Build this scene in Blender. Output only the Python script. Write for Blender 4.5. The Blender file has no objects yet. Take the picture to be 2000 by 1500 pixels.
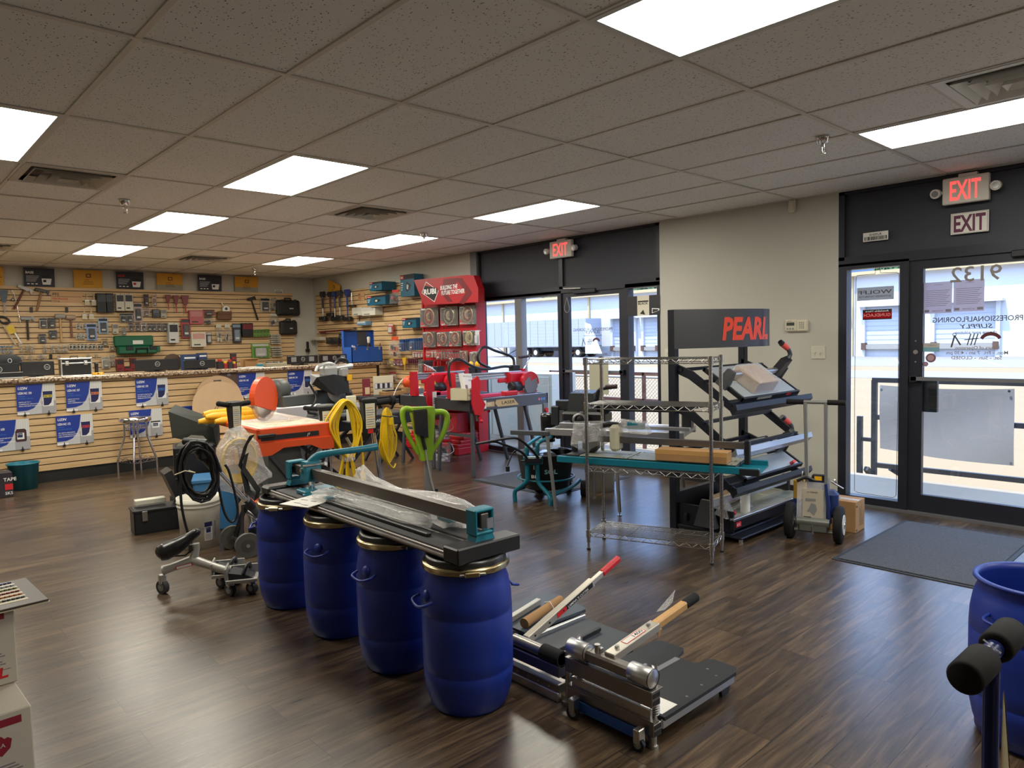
import bpy, bmesh, math, random
from mathutils import Vector, Matrix
random.seed(7)
PI = math.pi
SC = bpy.context.scene
COL = SC.collection
# ---------------- camera ----------------
FOC, YAW, PIT, ROL = 1401.135, 0.7471, -0.0629, -0.0246
EYE = 1.5183
def _basis():
    cy, sy = math.cos(YAW), math.sin(YAW)
    fw = Vector((sy*math.cos(PIT), cy*math.cos(PIT), math.sin(PIT)))
    rt = Vector((cy, -sy, 0)); up = rt.cross(fw)
    r = math.cos(ROL)*rt + math.sin(ROL)*up
    u = -math.sin(ROL)*rt + math.cos(ROL)*up
    return r, u, fw
CR, CU, CF = _basis()
cam_d = bpy.data.cameras.new('camera'); cam = bpy.data.objects.new('camera', cam_d); COL.objects.link(cam)
cam_d.sensor_width = 36; cam_d.lens = FOC/2000*36; cam_d.clip_start = .05; cam_d.clip_end = 500
m = Matrix.Identity(4)
for i in range(3):
    m[i][0], m[i][1], m[i][2] = CR[i], CU[i], -CF[i]
m[2][3] = EYE
cam.matrix_world = m
SC.camera = cam
def at(px, py, x=None, y=None, z=None):
    """where the sight line of a photo pixel meets the plane x=, y= or z="""
    d = CF + CR*((px-1000)/FOC) - CU*((py-750)/FOC)
    k = x/d.x if x is not None else y/d.y if y is not None else (z-EYE)/d.z
    p = d*k; p.z += EYE
    return p
# ---------------- view, world, sun ----------------
SC.view_settings.view_transform = 'Standard'; SC.view_settings.look = 'None'
SC.view_settings.exposure = 0.09; SC.view_settings.gamma = 1; SC.view_settings.use_curve_mapping = False
W = bpy.data.worlds.new('sky'); SC.world = W; W.use_nodes = True
nt = W.node_tree; nt.nodes.clear()
wo = nt.nodes.new('ShaderNodeOutputWorld'); bg = nt.nodes.new('ShaderNodeBackground')
tc = nt.nodes.new('ShaderNodeTexCoord'); nz = nt.nodes.new('ShaderNodeTexNoise')
nz.inputs['Scale'].default_value = 3.0; nz.inputs['Detail'].default_value = 6
mp = nt.nodes.new('ShaderNodeMapping'); mp.inputs['Scale'].default_value = (1, 1, 3)
cr = nt.nodes.new('ShaderNodeValToRGB')
cr.color_ramp.elements[0].position = .42; cr.color_ramp.elements[0].color = (.26, .47, 1.0, 1)
cr.color_ramp.elements[1].position = .62; cr.color_ramp.elements[1].color = (.7, .82, 1.0, 1)
nt.links.new(tc.outputs['Generated'], mp.inputs[0]); nt.links.new(mp.outputs[0], nz.inputs['Vector'])
nt.links.new(nz.outputs['Fac'], cr.inputs[0]); nt.links.new(cr.outputs[0], bg.inputs[0])
bg.inputs[1].default_value = .95
# paler, dimmer cloud band low over the roofs, strong blue higher up
sp_ = nt.nodes.new('ShaderNodeSeparateXYZ'); nt.links.new(tc.outputs['Generated'], sp_.inputs[0])
mrz = nt.nodes.new('ShaderNodeMapRange'); mrz.inputs[1].default_value = .1; mrz.inputs[2].default_value = .3; mrz.inputs[3].default_value = 1.0; mrz.inputs[4].default_value = 5.0
nt.links.new(sp_.outputs[2], mrz.inputs[0]); nt.links.new(mrz.outputs[0], bg.inputs[1])
nt.links.new(bg.outputs[0], wo.inputs[0])
sd = bpy.data.lights.new('sun', 'SUN'); sd.energy = 7.2; sd.angle = .01; sd.color = (1, .94, .82)
sun = bpy.data.objects.new('sun', sd); COL.objects.link(sun)
sun.rotation_euler = Vector((.42, -.15, -1)).to_track_quat('-Z', 'Y').to_euler()
# ---------------- materials ----------------
MATS = {}
def mat(name, col, rough=.5, metal=0, noise=0, nscale=20, bump=0, emit=0, alpha=1, trans=0, spec=.5, coat=0):
    if name in MATS: return MATS[name]
    mt = bpy.data.materials.new(name); mt.use_nodes = True; MATS[name] = mt
    nt = mt.node_tree; b = nt.nodes['Principled BSDF']
    b.inputs['Base Color'].default_value = (*col, 1); b.inputs['Roughness'].default_value = rough
    b.inputs['Metallic'].default_value = metal; b.inputs['Specular IOR Level'].default_value = spec
    b.inputs['Coat Weight'].default_value = coat
    if emit: b.inputs['Emission Color'].default_value = (*col, 1); b.inputs['Emission Strength'].default_value = emit
    if alpha < 1: b.inputs['Alpha'].default_value = alpha
    if trans: b.inputs['Transmission Weight'].default_value = trans
    if noise or bump:
        t = nt.nodes.new('ShaderNodeTexCoord'); n = nt.nodes.new('ShaderNodeTexNoise')
        n.inputs['Scale'].default_value = nscale; n.inputs['Detail'].default_value = 5
        nt.links.new(t.outputs['Object'], n.inputs['Vector'])
        if noise:
            r = nt.nodes.new('ShaderNodeMixRGB'); r.inputs[0].default_value = 1
            r.inputs[1].default_value = tuple(max(0, c*(1-noise)) for c in col)+(1,)
            r.inputs[2].default_value = tuple(min(1, c*(1+noise)) for c in col)+(1,)
            nt.links.new(n.outputs['Fac'], r.inputs[0]); nt.links.new(r.outputs[0], b.inputs['Base Color'])
        if bump:
            bp = nt.nodes.new('ShaderNodeBump'); bp.inputs['Strength'].default_value = bump; bp.inputs['Distance'].default_value = .01
            nt.links.new(n.outputs['Fac'], bp.inputs['Height']); nt.links.new(bp.outputs[0], b.inputs['Normal'])
    return mt
def backlit(name, col):
    mt = bpy.data.materials.new(name); mt.use_nodes = True; MATS[name] = mt; nt = mt.node_tree; nt.nodes.clear(); o = nt.nodes.new('ShaderNodeOutputMaterial')
    a = nt.nodes.new('ShaderNodeBsdfDiffuse'); b = nt.nodes.new('ShaderNodeBsdfTranslucent'); x = nt.nodes.new('ShaderNodeMixShader'); x.inputs[0].default_value = .5
    a.inputs[0].default_value = (*col, 1); b.inputs[0].default_value = (*col, 1); nt.links.new(a.outputs[0], x.inputs[1]); nt.links.new(b.outputs[0], x.inputs[2]); nt.links.new(x.outputs[0], o.inputs[0]); return mt
def s2l(r, g, b):
    f = lambda c: (c/255/12.92) if c <= 10 else ((c/255+.055)/1.055)**2.4
    return (f(r), f(g), f(b))
def M_(name): return MATS[name]
BLK = mat('black_plastic', (.012, .012, .014), .38)
BLKM = mat('black_metal', (.018, .019, .024), .42, .3)
RUB = mat('black_rubber', (.012, .012, .013), .8, spec=.25)
CHR = mat('chrome', (.75, .75, .76), .12, 1)
STL = mat('brushed_steel', (.55, .54, .52), .3, 1, noise=.12, nscale=60)
ALU = mat('aluminium', (.62, .62, .63), .38, 1)
DGR = mat('dark_grey_metal', (.07, .075, .085), .45, .2)
GRY = mat('grey_plastic', (.22, .22, .23), .5)
WHT = mat('white_paint', (.75, .75, .73), .5)
PAP = mat('white_paper', (.72, .70, .66), .7)
YPAP = mat('cream_paper', (.62, .56, .42), .7)
CARD = mat('cardboard', s2l(164, 124, 80), .8, noise=.12, nscale=9)
CARDL = mat('light_cardboard', s2l(205, 180, 140), .8, noise=.08, nscale=9)
RED = mat('red_paint', s2l(184, 26, 38), .38, noise=.05)
DRED = mat('dark_red', s2l(120, 22, 30), .5)
TEAL = mat('teal_paint', s2l(15, 108, 128), .35, noise=.05)
ORG = mat('orange_paint', s2l(208, 74, 24), .4, noise=.05)
YEL = mat('yellow_plastic', s2l(236, 178, 30), .45, noise=.05)
YCRD = mat('yellow_cord', s2l(226, 186, 22), .4)
BLUE = mat('blue_plastic', s2l(20, 46, 138), .42, noise=.06, nscale=6, bump=.02)
GRN = mat('green_plastic', s2l(14, 92, 62), .4)
LIME = mat('lime_green', s2l(130, 168, 34), .4)
INK = mat('black_ink', (.01, .01, .012), .6)
RINK = mat('red_ink', s2l(200, 30, 40), .6)
WINK = mat('white_ink', (.8, .8, .8), .6)
SILV = mat('silver_paint', (.5, .5, .5), .35, .6)
WOOD = mat('plywood', s2l(196, 164, 128), .6, noise=.1, nscale=7)
# clear film and glass: see-through with a gloss on top
def glassy(name, tint, gl, rough, mixf, haze=.1):
    mt = bpy.data.materials.new(name); mt.use_nodes = True; nt = mt.node_tree; nt.nodes.clear()
    o = nt.nodes.new('ShaderNodeOutputMaterial'); mx = nt.nodes.new('ShaderNodeMixShader')
    t = nt.nodes.new('ShaderNodeBsdfTransparent'); g = nt.nodes.new('ShaderNodeBsdfGlossy')
    t.inputs[0].default_value = (*tint, 1); g.inputs[0].default_value = (*gl, 1); g.inputs['Roughness'].default_value = rough
    fr = nt.nodes.new('ShaderNodeLayerWeight'); fr.inputs[0].default_value = .5
    pw = nt.nodes.new('ShaderNodeMath'); pw.operation = 'POWER'; pw.inputs[1].default_value = 5; nt.links.new(fr.outputs['Facing'], pw.inputs[0])
    ad = nt.nodes.new('ShaderNodeMath'); ad.operation = 'ADD'; ad.inputs[1].default_value = mixf+.04; ad.use_clamp = True
    nt.links.new(pw.outputs[0], ad.inputs[0]); nt.links.new(ad.outputs[0], mx.inputs[0])
    nt.links.new(t.outputs[0], mx.inputs[1]); nt.links.new(g.outputs[0], mx.inputs[2]); nt.links.new(mx.outputs[0], o.inputs[0])
    if rough > .1:
        df = nt.nodes.new('ShaderNodeBsdfDiffuse'); df.inputs[0].default_value = (.85, .85, .85, 1); m2 = nt.nodes.new('ShaderNodeMixShader'); m2.inputs[0].default_value = haze
        nt.links.new(mx.outputs[0], m2.inputs[1]); nt.links.new(df.outputs[0], m2.inputs[2]); nt.links.new(m2.outputs[0], o.inputs[0])
        n = nt.nodes.new('ShaderNodeTexNoise'); n.inputs['Scale'].default_value = 28; bp = nt.nodes.new('ShaderNodeBump')
        bp.inputs['Strength'].default_value = .9; bp.inputs['Distance'].default_value = .02
        nt.links.new(n.outputs['Fac'], bp.inputs['Height']); nt.links.new(bp.outputs[0], g.inputs['Normal'])
    MATS[name] = mt; return mt
GLASS = glassy('window_glass', (.93, .95, .95), (1, 1, 1), 0, 0)
FILM = glassy('clear_plastic_film', (.96, .96, .96), (1, 1, 1), .16, .1, .2)
CLEAR = glassy('clear_plastic', (.95, .95, .95), (.9, .9, .9), .12, .04, .06)
# ---------------- mesh builder ----------------
TXT = {}
def text_geo(s, bold=0):
    k = (s, bold)
    if k in TXT: return TXT[k]
    c = bpy.data.curves.new('t', 'FONT'); c.body = s; c.size = 1; c.offset = bold; c.resolution_u = 2
    o = bpy.data.objects.new('t', c); COL.objects.link(o)
    dg = bpy.context.evaluated_depsgraph_get(); me = bpy.data.meshes.new_from_object(o.evaluated_get(dg))
    vs = [v.co.copy() for v in me.vertices]; fs = [tuple(p.vertices) for p in me.polygons]
    bpy.data.objects.remove(o); bpy.data.meshes.remove(me); bpy.data.curves.remove(c)
    if vs:
        x0 = min(v.x for v in vs); x1 = max(v.x for v in vs); y0 = min(v.y for v in vs); y1 = max(v.y for v in vs)
    else: x0 = y0 = 0; x1 = y1 = 1
    TXT[k] = (vs, fs, x0, x1, y0, y1); return TXT[k]
def frame(o, x, z):
    """matrix with origin o, local x along x, local z along z"""
    x = Vector(x).normalized(); z = Vector(z); z = (z - x*z.dot(x)).normalized(); y = z.cross(x)
    m = Matrix.Identity(4)
    for i in range(3): m[i][0], m[i][1], m[i][2], m[i][3] = x[i], y[i], z[i], o[i]
    return m
def rotz(a, loc=(0, 0, 0)): return Matrix.Translation(loc) @ Matrix.Rotation(a, 4, 'Z')
class MB:
    def __init__(s, M=None): s.v = []; s.f = []; s.mi = []; s.sm = []; s.mats = []; s.M = M or Matrix.Identity(4)
    def add(s, vs, fs, m, smooth=False):
        if m not in s.mats: s.mats.append(m)
        i = s.mats.index(m); n = len(s.v)
        s.v += [s.M @ Vector(v) for v in vs]
        s.f += [tuple(n+k for k in f) for f in fs]; s.mi += [i]*len(fs); s.sm += [smooth]*len(fs)
        return s
    def box(s, a, b, m, bev=0):
        x0, y0, z0 = a; x1, y1, z1 = b
        if x0 > x1: x0, x1 = x1, x0
        if y0 > y1: y0, y1 = y1, y0
        if z0 > z1: z0, z1 = z1, z0
        if bev:
            bev = min(bev, (x1-x0)*.45, (y1-y0)*.45, (z1-z0)*.45); c = bev
            vs = []; bm = bmesh.new()
            for X, dx in ((x0, c), (x1, -c)):
                for Y, dy in ((y0, c), (y1, -c)):
                    for Z, dz in ((z0, c), (z1, -c)):
                        for v in ((X, Y+dy, Z+dz), (X+dx, Y, Z+dz), (X+dx, Y+dy, Z)): bm.verts.new(v)
            bmesh.ops.convex_hull(bm, input=bm.verts)
            bmesh.ops.dissolve_limit(bm, angle_limit=.01, verts=bm.verts, edges=bm.edges)
            bm.verts.index_update()
            s.add([v.co.copy() for v in bm.verts], [tuple(v.index for v in f.verts) for f in bm.faces], m); bm.free(); return s
        vs = [(x0,y0,z0),(x1,y0,z0),(x1,y1,z0),(x0,y1,z0),(x0,y0,z1),(x1,y0,z1),(x1,y1,z1),(x0,y1,z1)]
        return s.add(vs, [(0,3,2,1),(4,5,6,7),(0,1,5,4),(1,2,6,5),(2,3,7,6),(3,0,4,7)], m)
    def cbox(s, c, d, m, bev=0): return s.box([c[i]-d[i]/2 for i in range(3)], [c[i]+d[i]/2 for i in range(3)], m, bev)
    def bar(s, p, q, w, h, m, up=(0, 0, 1), bev=0):
        """rectangular bar from p to q, width w sideways, height h along up"""
        p = Vector(p); q = Vector(q); d = q-p
        if abs(d.normalized().dot(Vector(up))) > .99: up = (1, 0, 0)
        old = s.M; s.M = old @ frame(p, d, up); s.box((0, -w/2, -h/2), (d.length, w/2, h/2), m, bev); s.M = old; return s
    def hull(s, pts, m, smooth=False):
        bm = bmesh.new()
        for p in pts: bm.verts.new(p)
        bmesh.ops.convex_hull(bm, input=bm.verts); bm.verts.index_update()
        s.add([v.co.copy() for v in bm.verts], [tuple(v.index for v in f.verts) for f in bm.faces], m, smooth); bm.free(); return s
    def lathe(s, prof, m, seg=24, axis=None, smooth=True, a0=0, a1=2*PI):
        """profile of (r, z) about local z, or about the frame axis"""
        old = s.M
        if axis is not None: s.M = old @ axis
        full = abs(a1-a0-2*PI) < 1e-6; n = seg if full else seg+1
        vs = []; fs = []
        for r, z in prof:
            for k in range(n):
                a = a0+(a1-a0)*k/seg; vs.append((r*math.cos(a), r*math.sin(a), z))
        for i in range(len(prof)-1):
            for k in range(seg):
                k2 = (k+1) % n
                fs.append((i*n+k, i*n+k2, (i+1)*n+k2, (i+1)*n+k))
        s.add(vs, fs, m, smooth); s.M = old; return s
    def cyl(s, p, q, r, m, r2=None, seg=16, cap=True, smooth=True):
        p = Vector(p); q = Vector(q); d = q-p; r2 = r if r2 is None else r2
        u = (0, 0, 1) if abs(d.normalized().z) < .9 else (1, 0, 0)
        x = Vector(u).cross(d).normalized(); fr = frame(p, x, d); L = d.length
        s.lathe([(r, 0), (r2, L)], m, seg, fr, smooth)
        if cap:
            old = s.M; s.M = old @ fr
            s.add([(r*math.cos(2*PI*k/seg), r*math.sin(2*PI*k/seg), 0) for k in range(seg)], [tuple(reversed(range(seg)))], m)
            s.add([(r2*math.cos(2*PI*k/seg), r2*math.sin(2*PI*k/seg), L) for k in range(seg)], [tuple(range(seg))], m); s.M = old
        return s
    def tube(s, pts, r, m, seg=8, closed=False, smooth=True, spline=0):
        pts = [Vector(p) for p in pts]
        if spline:
            out = []; n = len(pts)
            rng = range(n) if closed else range(n-1)
            for i in rng:
                g = lambda j: pts[j % n] if closed else pts[max(0, min(n-1, j))]
                p0, p1, p2, p3 = g(i-1), g(i), g(i+1), g(i+2)
                for k in range(spline):
                    t = k/spline
                    out.append(.5*((2*p1)+(p2-p0)*t+(2*p0-5*p1+4*p2-p3)*t*t+(3*p1-p0-3*p2+p3)*t**3))
            if not closed: out.append(pts[-1])
            pts = out
        n = len(pts); vs = []; nrm = None
        for i, p in enumerate(pts):
            if closed: t = pts[(i+1) % n]-pts[i-1]
            else: t = pts[min(i+1, n-1)]-pts[max(i-1, 0)]
            t = t.normalized() if t.length > 1e-9 else Vector((0, 0, 1))
            if nrm is None: nrm = t.orthogonal().normalized()
            nrm = (nrm-t*nrm.dot(t)); nrm = nrm.normalized() if nrm.length > 1e-6 else t.orthogonal().normalized()
            b = t.cross(nrm); rr = r if not isinstance(r, (list, tuple)) else r[int(i*(len(r)-1)/(n-1))]*(1-(i*(len(r)-1)/(n-1))%1)+r[min(len(r)-1, int(i*(len(r)-1)/(n-1))+1)]*((i*(len(r)-1)/(n-1))%1)
            for k in range(seg):
                a = 2*PI*k/seg; vs.append(p+(nrm*math.cos(a)+b*math.sin(a))*rr)
        fs = []
        for i in range(n if closed else n-1):
            j = (i+1) % n
            for k in range(seg): fs.append((i*seg+k, i*seg+(k+1) % seg, j*seg+(k+1) % seg, j*seg+k))
        s.add(vs, fs, m, smooth)
        if not closed: s.add(vs[:seg]+vs[-seg:], [tuple(reversed(range(seg))), tuple(range(seg, 2*seg))], m)
        return s
    def prism(s, poly, t, m, M=None, smooth=False):
        """2-D outline in local x,y pushed along local z from 0 to t"""
        old = s.M
        if M is not None: s.M = old @ M
        n = len(poly); A = sum(poly[i][0]*poly[(i+1) % n][1]-poly[(i+1) % n][0]*poly[i][1] for i in range(n))
        if A < 0: poly = poly[::-1]
        s.add([(x, y, 0) for x, y in poly]+[(x, y, t) for x, y in poly],
              [tuple(reversed(range(n))), tuple(range(n, 2*n))], m)
        vs = [(x, y, 0) for x, y in poly]+[(x, y, t) for x, y in poly]
        s.add(vs, [(i, (i+1) % n, n+(i+1) % n, n+i) for i in range(n)], m, smooth)
        s.M = old; return s
    def sphere(s, c, r, m, seg=16, sc=(1, 1, 1)):
        rings = max(6, seg//2); vs = []; fs = []
        for i in range(rings+1):
            th = PI*i/rings
            for k in range(seg):
                a = 2*PI*k/seg; vs.append((c[0]+r*sc[0]*math.sin(th)*math.cos(a), c[1]+r*sc[1]*math.sin(th)*math.sin(a), c[2]-r*sc[2]*math.cos(th)))
        for i in range(rings):
            for k in range(seg): fs.append((i*seg+k, i*seg+(k+1) % seg, (i+1)*seg+(k+1) % seg, (i+1)*seg+k))
        return s.add(vs, fs, m, True)
    def torus(s, M, R, r, m, seg=32, seg2=8, sx=1, sy=1):
        pts = [M @ Vector((R*sx*math.cos(2*PI*k/seg), R*sy*math.sin(2*PI*k/seg), 0)) for k in range(seg)]
        return s.tube(pts, r, m, seg2, closed=True)
    def text(s, t, M, h, m, align='l', bold=.01, w=None, shear=0, mirror=False):
        """flat lettering on local x,y: cap height about h, optional total width w"""
        vs, fs, x0, x1, y0, y1 = text_geo(t, bold)
        if not vs: return s
        sy = h/.7; sx = sy if w is None else w/max(1e-6, x1-x0)
        W_ = (x1-x0)*sx; off = 0 if align == 'l' else -W_/2 if align == 'c' else -W_
        sg = -1 if mirror else 1
        vv = [(sg*((v.x-x0)*sx+off+shear*v.y*sy), v.y*sy, 0) for v in vs]
        if mirror: fs = [tuple(reversed(f)) for f in fs]
        old = s.M; s.M = old @ M; s.add(vv, fs, m); s.M = old; return s
    def quad(s, M, x0, y0, x1, y1, m):
        old = s.M; s.M = old @ M; s.add([(x0, y0, 0), (x1, y0, 0), (x1, y1, 0), (x0, y1, 0)], [(0, 1, 2, 3)], m); s.M = old; return s
    def build(s, name, parent=None):
        me = bpy.data.meshes.new(name); me.from_pydata([tuple(v) for v in s.v], [], s.f)
        for m in s.mats: me.materials.append(m)
        me.polygons.foreach_set('material_index', s.mi); me.polygons.foreach_set('use_smooth', s.sm); me.update()
        o = bpy.data.objects.new(name, me); COL.objects.link(o)
        if parent: o.parent = parent
        return o
def tag(o, label=None, cat=None, group=None, kind=None):
    if label: o['label'] = label
    if cat: o['category'] = cat
    if group: o['group'] = group
    if kind: o['kind'] = kind
    return o
def thing(name, label, cat, loc=(0, 0, 0), rz=0, group=None, M=None):
    o = bpy.data.objects.new(name, None); COL.objects.link(o); o.empty_display_size = .05
    if M is not None: o.matrix_world = M
    else: o.location = loc; o.rotation_euler = (0, 0, rz)
    return tag(o, label, cat, group)
def solo(mb, name, label, cat, group=None, M=None):
    o = mb.build(name)
    if M is not None: o.matrix_world = M
    return tag(o, label, cat, group)
def struct(mb, name): return tag(mb.build(name), kind='structure')
KIDS = {}
def copy_tree(o, parent=None):
    c = o.copy(); COL.objects.link(c); c.parent = parent
    for ch in [k for k in bpy.data.objects if k.parent == o and k != c]:
        copy_tree(ch, c)
    return c
def dup(o, M, label=None, group=None):
    c = copy_tree(o); c.matrix_world = M
    if label: c['label'] = label
    if group: c['group'] = group
    return c
# ================= ROOM =================
XW, YB, ZC = 6.37, 12.2, 2.709
X0, Y0 = -3.6, -3.6
def wall_mat(name, col):
    mt = mat(name, col, .7, noise=.05, nscale=2, bump=.03); return mt
WALLM = wall_mat('painted_wall', s2l(190, 187, 177))
DARKF = mat('dark_frame', s2l(38, 40, 50), .4, .2)
DARKP = mat('dark_transom_panel', s2l(47, 50, 60), .6, noise=.04, nscale=80)
ALUF = mat('anodised_frame', s2l(120, 120, 125), .4, .4)
# floor: wood-look vinyl planks, boards run along x
mt = bpy.data.materials.new('vinyl_planks'); mt.use_nodes = True; MATS['vinyl_planks'] = mt
nt = mt.node_tree; b = nt.nodes['Principled BSDF']; L = nt.links.new
tcn = nt.nodes.new('ShaderNodeTexCoord')
br = nt.nodes.new('ShaderNodeTexBrick'); br.offset = .37; br.offset_frequency = 2
br.inputs['Scale'].default_value = 1; br.inputs['Brick Width'].default_value = 1.22; br.inputs['Row Height'].default_value = .18
br.inputs['Mortar Size'].default_value = .0018; br.inputs['Mortar Smooth'].default_value = 0; br.inputs['Bias'].default_value = 0
br.inputs['Color1'].default_value = (0, 0, 0, 1); br.inputs['Color2'].default_value = (1, 1, 1, 1); br.inputs['Mortar'].default_value = (.5, .5, .5, 1)
L(tcn.outputs['Object'], br.inputs['Vector'])
mpn = nt.nodes.new('ShaderNodeMapping'); mpn.inputs['Scale'].default_value = (1.1, 13, 1)
vadd = nt.nodes.new('ShaderNodeVectorMath'); vadd.operation = 'MULTIPLY_ADD'
L(br.outputs['Color'], vadd.inputs[0]); vadd.inputs[1].default_value = (7, 9, 0); L(tcn.outputs['Object'], vadd.inputs[2])
L(vadd.outputs[0], mpn.inputs[0])
n1 = nt.nodes.new('ShaderNodeTexNoise'); n1.inputs['Scale'].default_value = 1.6; n1.inputs['Detail'].default_value = 9; n1.inputs['Distortion'].default_value = 1.3; n1.inputs['Roughness'].default_value = .62
L(mpn.outputs[0], n1.inputs['Vector'])
mp2 = nt.nodes.new('ShaderNodeMapping'); mp2.inputs['Scale'].default_value = (5, 90, 1); L(vadd.outputs[0], mp2.inputs[0])
n2 = nt.nodes.new('ShaderNodeTexNoise'); n2.inputs['Scale'].default_value = 1.5; n2.inputs['Detail'].default_value = 4; L(mp2.outputs[0], n2.inputs['Vector'])
rmp = nt.nodes.new('ShaderNodeValToRGB'); e = rmp.color_ramp.elements
e[0].position = .3; e[0].color = (*s2l(35, 27, 20), 1); e[1].position = .74; e[1].color = (*s2l(104, 85, 64), 1)
x = e.new(.5); x.color = (*s2l(68, 54, 41), 1)
L(n1.outputs['Fac'], rmp.inputs[0])
mxa = nt.nodes.new('ShaderNodeMixRGB'); mxa.blend_type = 'OVERLAY'; mxa.inputs[0].default_value = .55
L(rmp.outputs[0], mxa.inputs[1]); L(n2.outputs['Fac'], mxa.inputs[2])
hsv = nt.nodes.new('ShaderNodeHueSaturation'); mr = nt.nodes.new('ShaderNodeMapRange'); mr.inputs[3].default_value = .72; mr.inputs[4].default_value = 1.3
L(br.outputs['Color'], mr.inputs[0]); L(mr.outputs[0], hsv.inputs['Value']); L(mxa.outputs[0], hsv.inputs['Color'])
mxm = nt.nodes.new('ShaderNodeMixRGB'); mxm.inputs[2].default_value = (.012, .01, .009, 1)
L(br.outputs['Fac'], mxm.inputs[0]); L(hsv.outputs[0], mxm.inputs[1]); L(mxm.outputs[0], b.inputs['Base Color'])
mrr = nt.nodes.new('ShaderNodeMapRange'); mrr.inputs[3].default_value = .23; mrr.inputs[4].default_value = .37
L(n2.outputs['Fac'], mrr.inputs[0]); L(mrr.outputs[0], b.inputs['Roughness']); b.inputs['IOR'].default_value = 1.66
bp = nt.nodes.new('ShaderNodeBump'); bp.inputs['Strength'].default_value = .07; bp.inputs['Distance'].default_value = .004
L(n2.outputs['Fac'], bp.inputs['Height']); L(bp.outputs[0], b.inputs['Normal'])
struct(MB().box((X0, Y0, -.1), (XW+.15, YB, 0), mt), 'floor')
# ceiling: acoustic tiles with pinholes in a grid of bars
GX, GY, TX, TY = .9003, 3.053, .61, 1.22
ct = bpy.data.materials.new('acoustic_tile'); ct.use_nodes = True; nt = ct.node_tree; b = nt.nodes['Principled BSDF']; L = nt.links.new
tcn = nt.nodes.new('ShaderNodeTexCoord'); vn = nt.nodes.new('ShaderNodeTexVoronoi'); vn.inputs['Scale'].default_value = 75; vn.inputs['Randomness'].default_value = 1
mpn = nt.nodes.new('ShaderNodeMapping'); mpn.inputs['Scale'].default_value = (1, .55, 1); L(tcn.outputs['Object'], mpn.inputs[0]); L(mpn.outputs[0], vn.inputs['Vector'])
nn = nt.nodes.new('ShaderNodeTexNoise'); nn.inputs['Scale'].default_value = 60; L(mpn.outputs[0], nn.inputs['Vector'])
mm = nt.nodes.new('ShaderNodeMath'); mm.operation = 'MULTIPLY'; L(vn.outputs['Distance'], mm.inputs[0]); L(nn.outputs['Fac'], mm.inputs[1])
rp = nt.nodes.new('ShaderNodeValToRGB'); rp.color_ramp.elements[0].position = .06; rp.color_ramp.elements[0].color = (*s2l(104, 98, 90), 1)
rp.color_ramp.elements[1].position = .1; rp.color_ramp.elements[1].color = (*s2l(242, 239, 234), 1)
L(mm.outputs[0], rp.inputs[0]); n3 = nt.nodes.new('ShaderNodeTexNoise'); n3.inputs['Scale'].default_value = 1.1; L(tcn.outputs['Object'], n3.inputs['Vector'])
mx = nt.nodes.new('ShaderNodeMixRGB'); mx.blend_type = 'MULTIPLY'; mx.inputs[0].default_value = .08; L(rp.outputs[0], mx.inputs[1]); L(n3.outputs['Fac'], mx.inputs[2])
L(mx.outputs[0], b.inputs['Base Color']); b.inputs['Roughness'].default_value = .9
LIGHTS = [(2, -2), (6, -2), (-1, 1), (2, 1), (6, 1), (2, 3), (6, 3), (2, 5), (6, 5), (-1, 3), (-1, 5), (2, -4), (6, -4)]  # the panels out of view are added to brighten the room
LIGHTS = [(i, j) for i, j in LIGHTS]
VENTS = [(0, 2, 0), (4, 2, 0), (4, 5, .61), (5, -2, 0), (0, 5, .61)]
cb = MB(); cells = {(i, j) for i, j in LIGHTS}
vc = {(i, j): dy for i, j, dy in VENTS}
i0 = int((X0-GX)//TX); i1 = int((XW-GX)//TX)+1; j0 = int((Y0-GY)//TY); j1 = int((YB-GY)//TY)+1
for i in range(i0, i1):
    for j in range(j0, j1):
        if (i, j) in cells: continue
        x0 = GX+i*TX; x1 = x0+TX; y0 = GY+j*TY; y1 = y0+TY
        if (i, j) in vc:
            if vc[(i, j)] > 0: y1 = y0+.61
            else: y0 = y0+.61
        x0, x1, y0, y1 = max(x0, X0), min(x1, XW), max(y0, Y0), min(y1, YB)
        if x1-x0 > .02 and y1-y0 > .02:
            dz = random.uniform(0, .002)
            cb.box((x0+.004, y0+.004, ZC+.006+dz), (x1-.004, y1-.004, ZC+.02), ct)
cb.box((X0, Y0, ZC+.35), (XW+.15, YB, ZC+.4), WALLM)
struct(cb, 'ceiling')
GRID = mat('ceiling_grid_metal', s2l(215, 208, 198), .5, .1)
gb = MB()
for i in range(i0, i1+1):
    x_ = GX+i*TX
    if X0 < x_ < XW: gb.box((x_-.012, Y0, ZC), (x_+.012, YB, ZC+.006), GRID)
for j in range(j0, j1+1):
    y_ = GY+j*TY
    if Y0 < y_ < YB: gb.box((X0, y_-.012, ZC-.001), (XW, y_+.012, ZC+.005), GRID)
gb.box((XW-.02, Y0, ZC-.001), (XW, YB, ZC+.004), GRID).box((X0, YB-.02, ZC-.001), (XW, YB, ZC+.004), GRID)
for i, j, dy in VENTS:
    y_ = GY+j*TY+.61; gb.box((GX+i*TX, y_-.012, ZC), (GX+i*TX+TX, y_+.012, ZC+.006), GRID)
struct(gb, 'trim_1')
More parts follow.
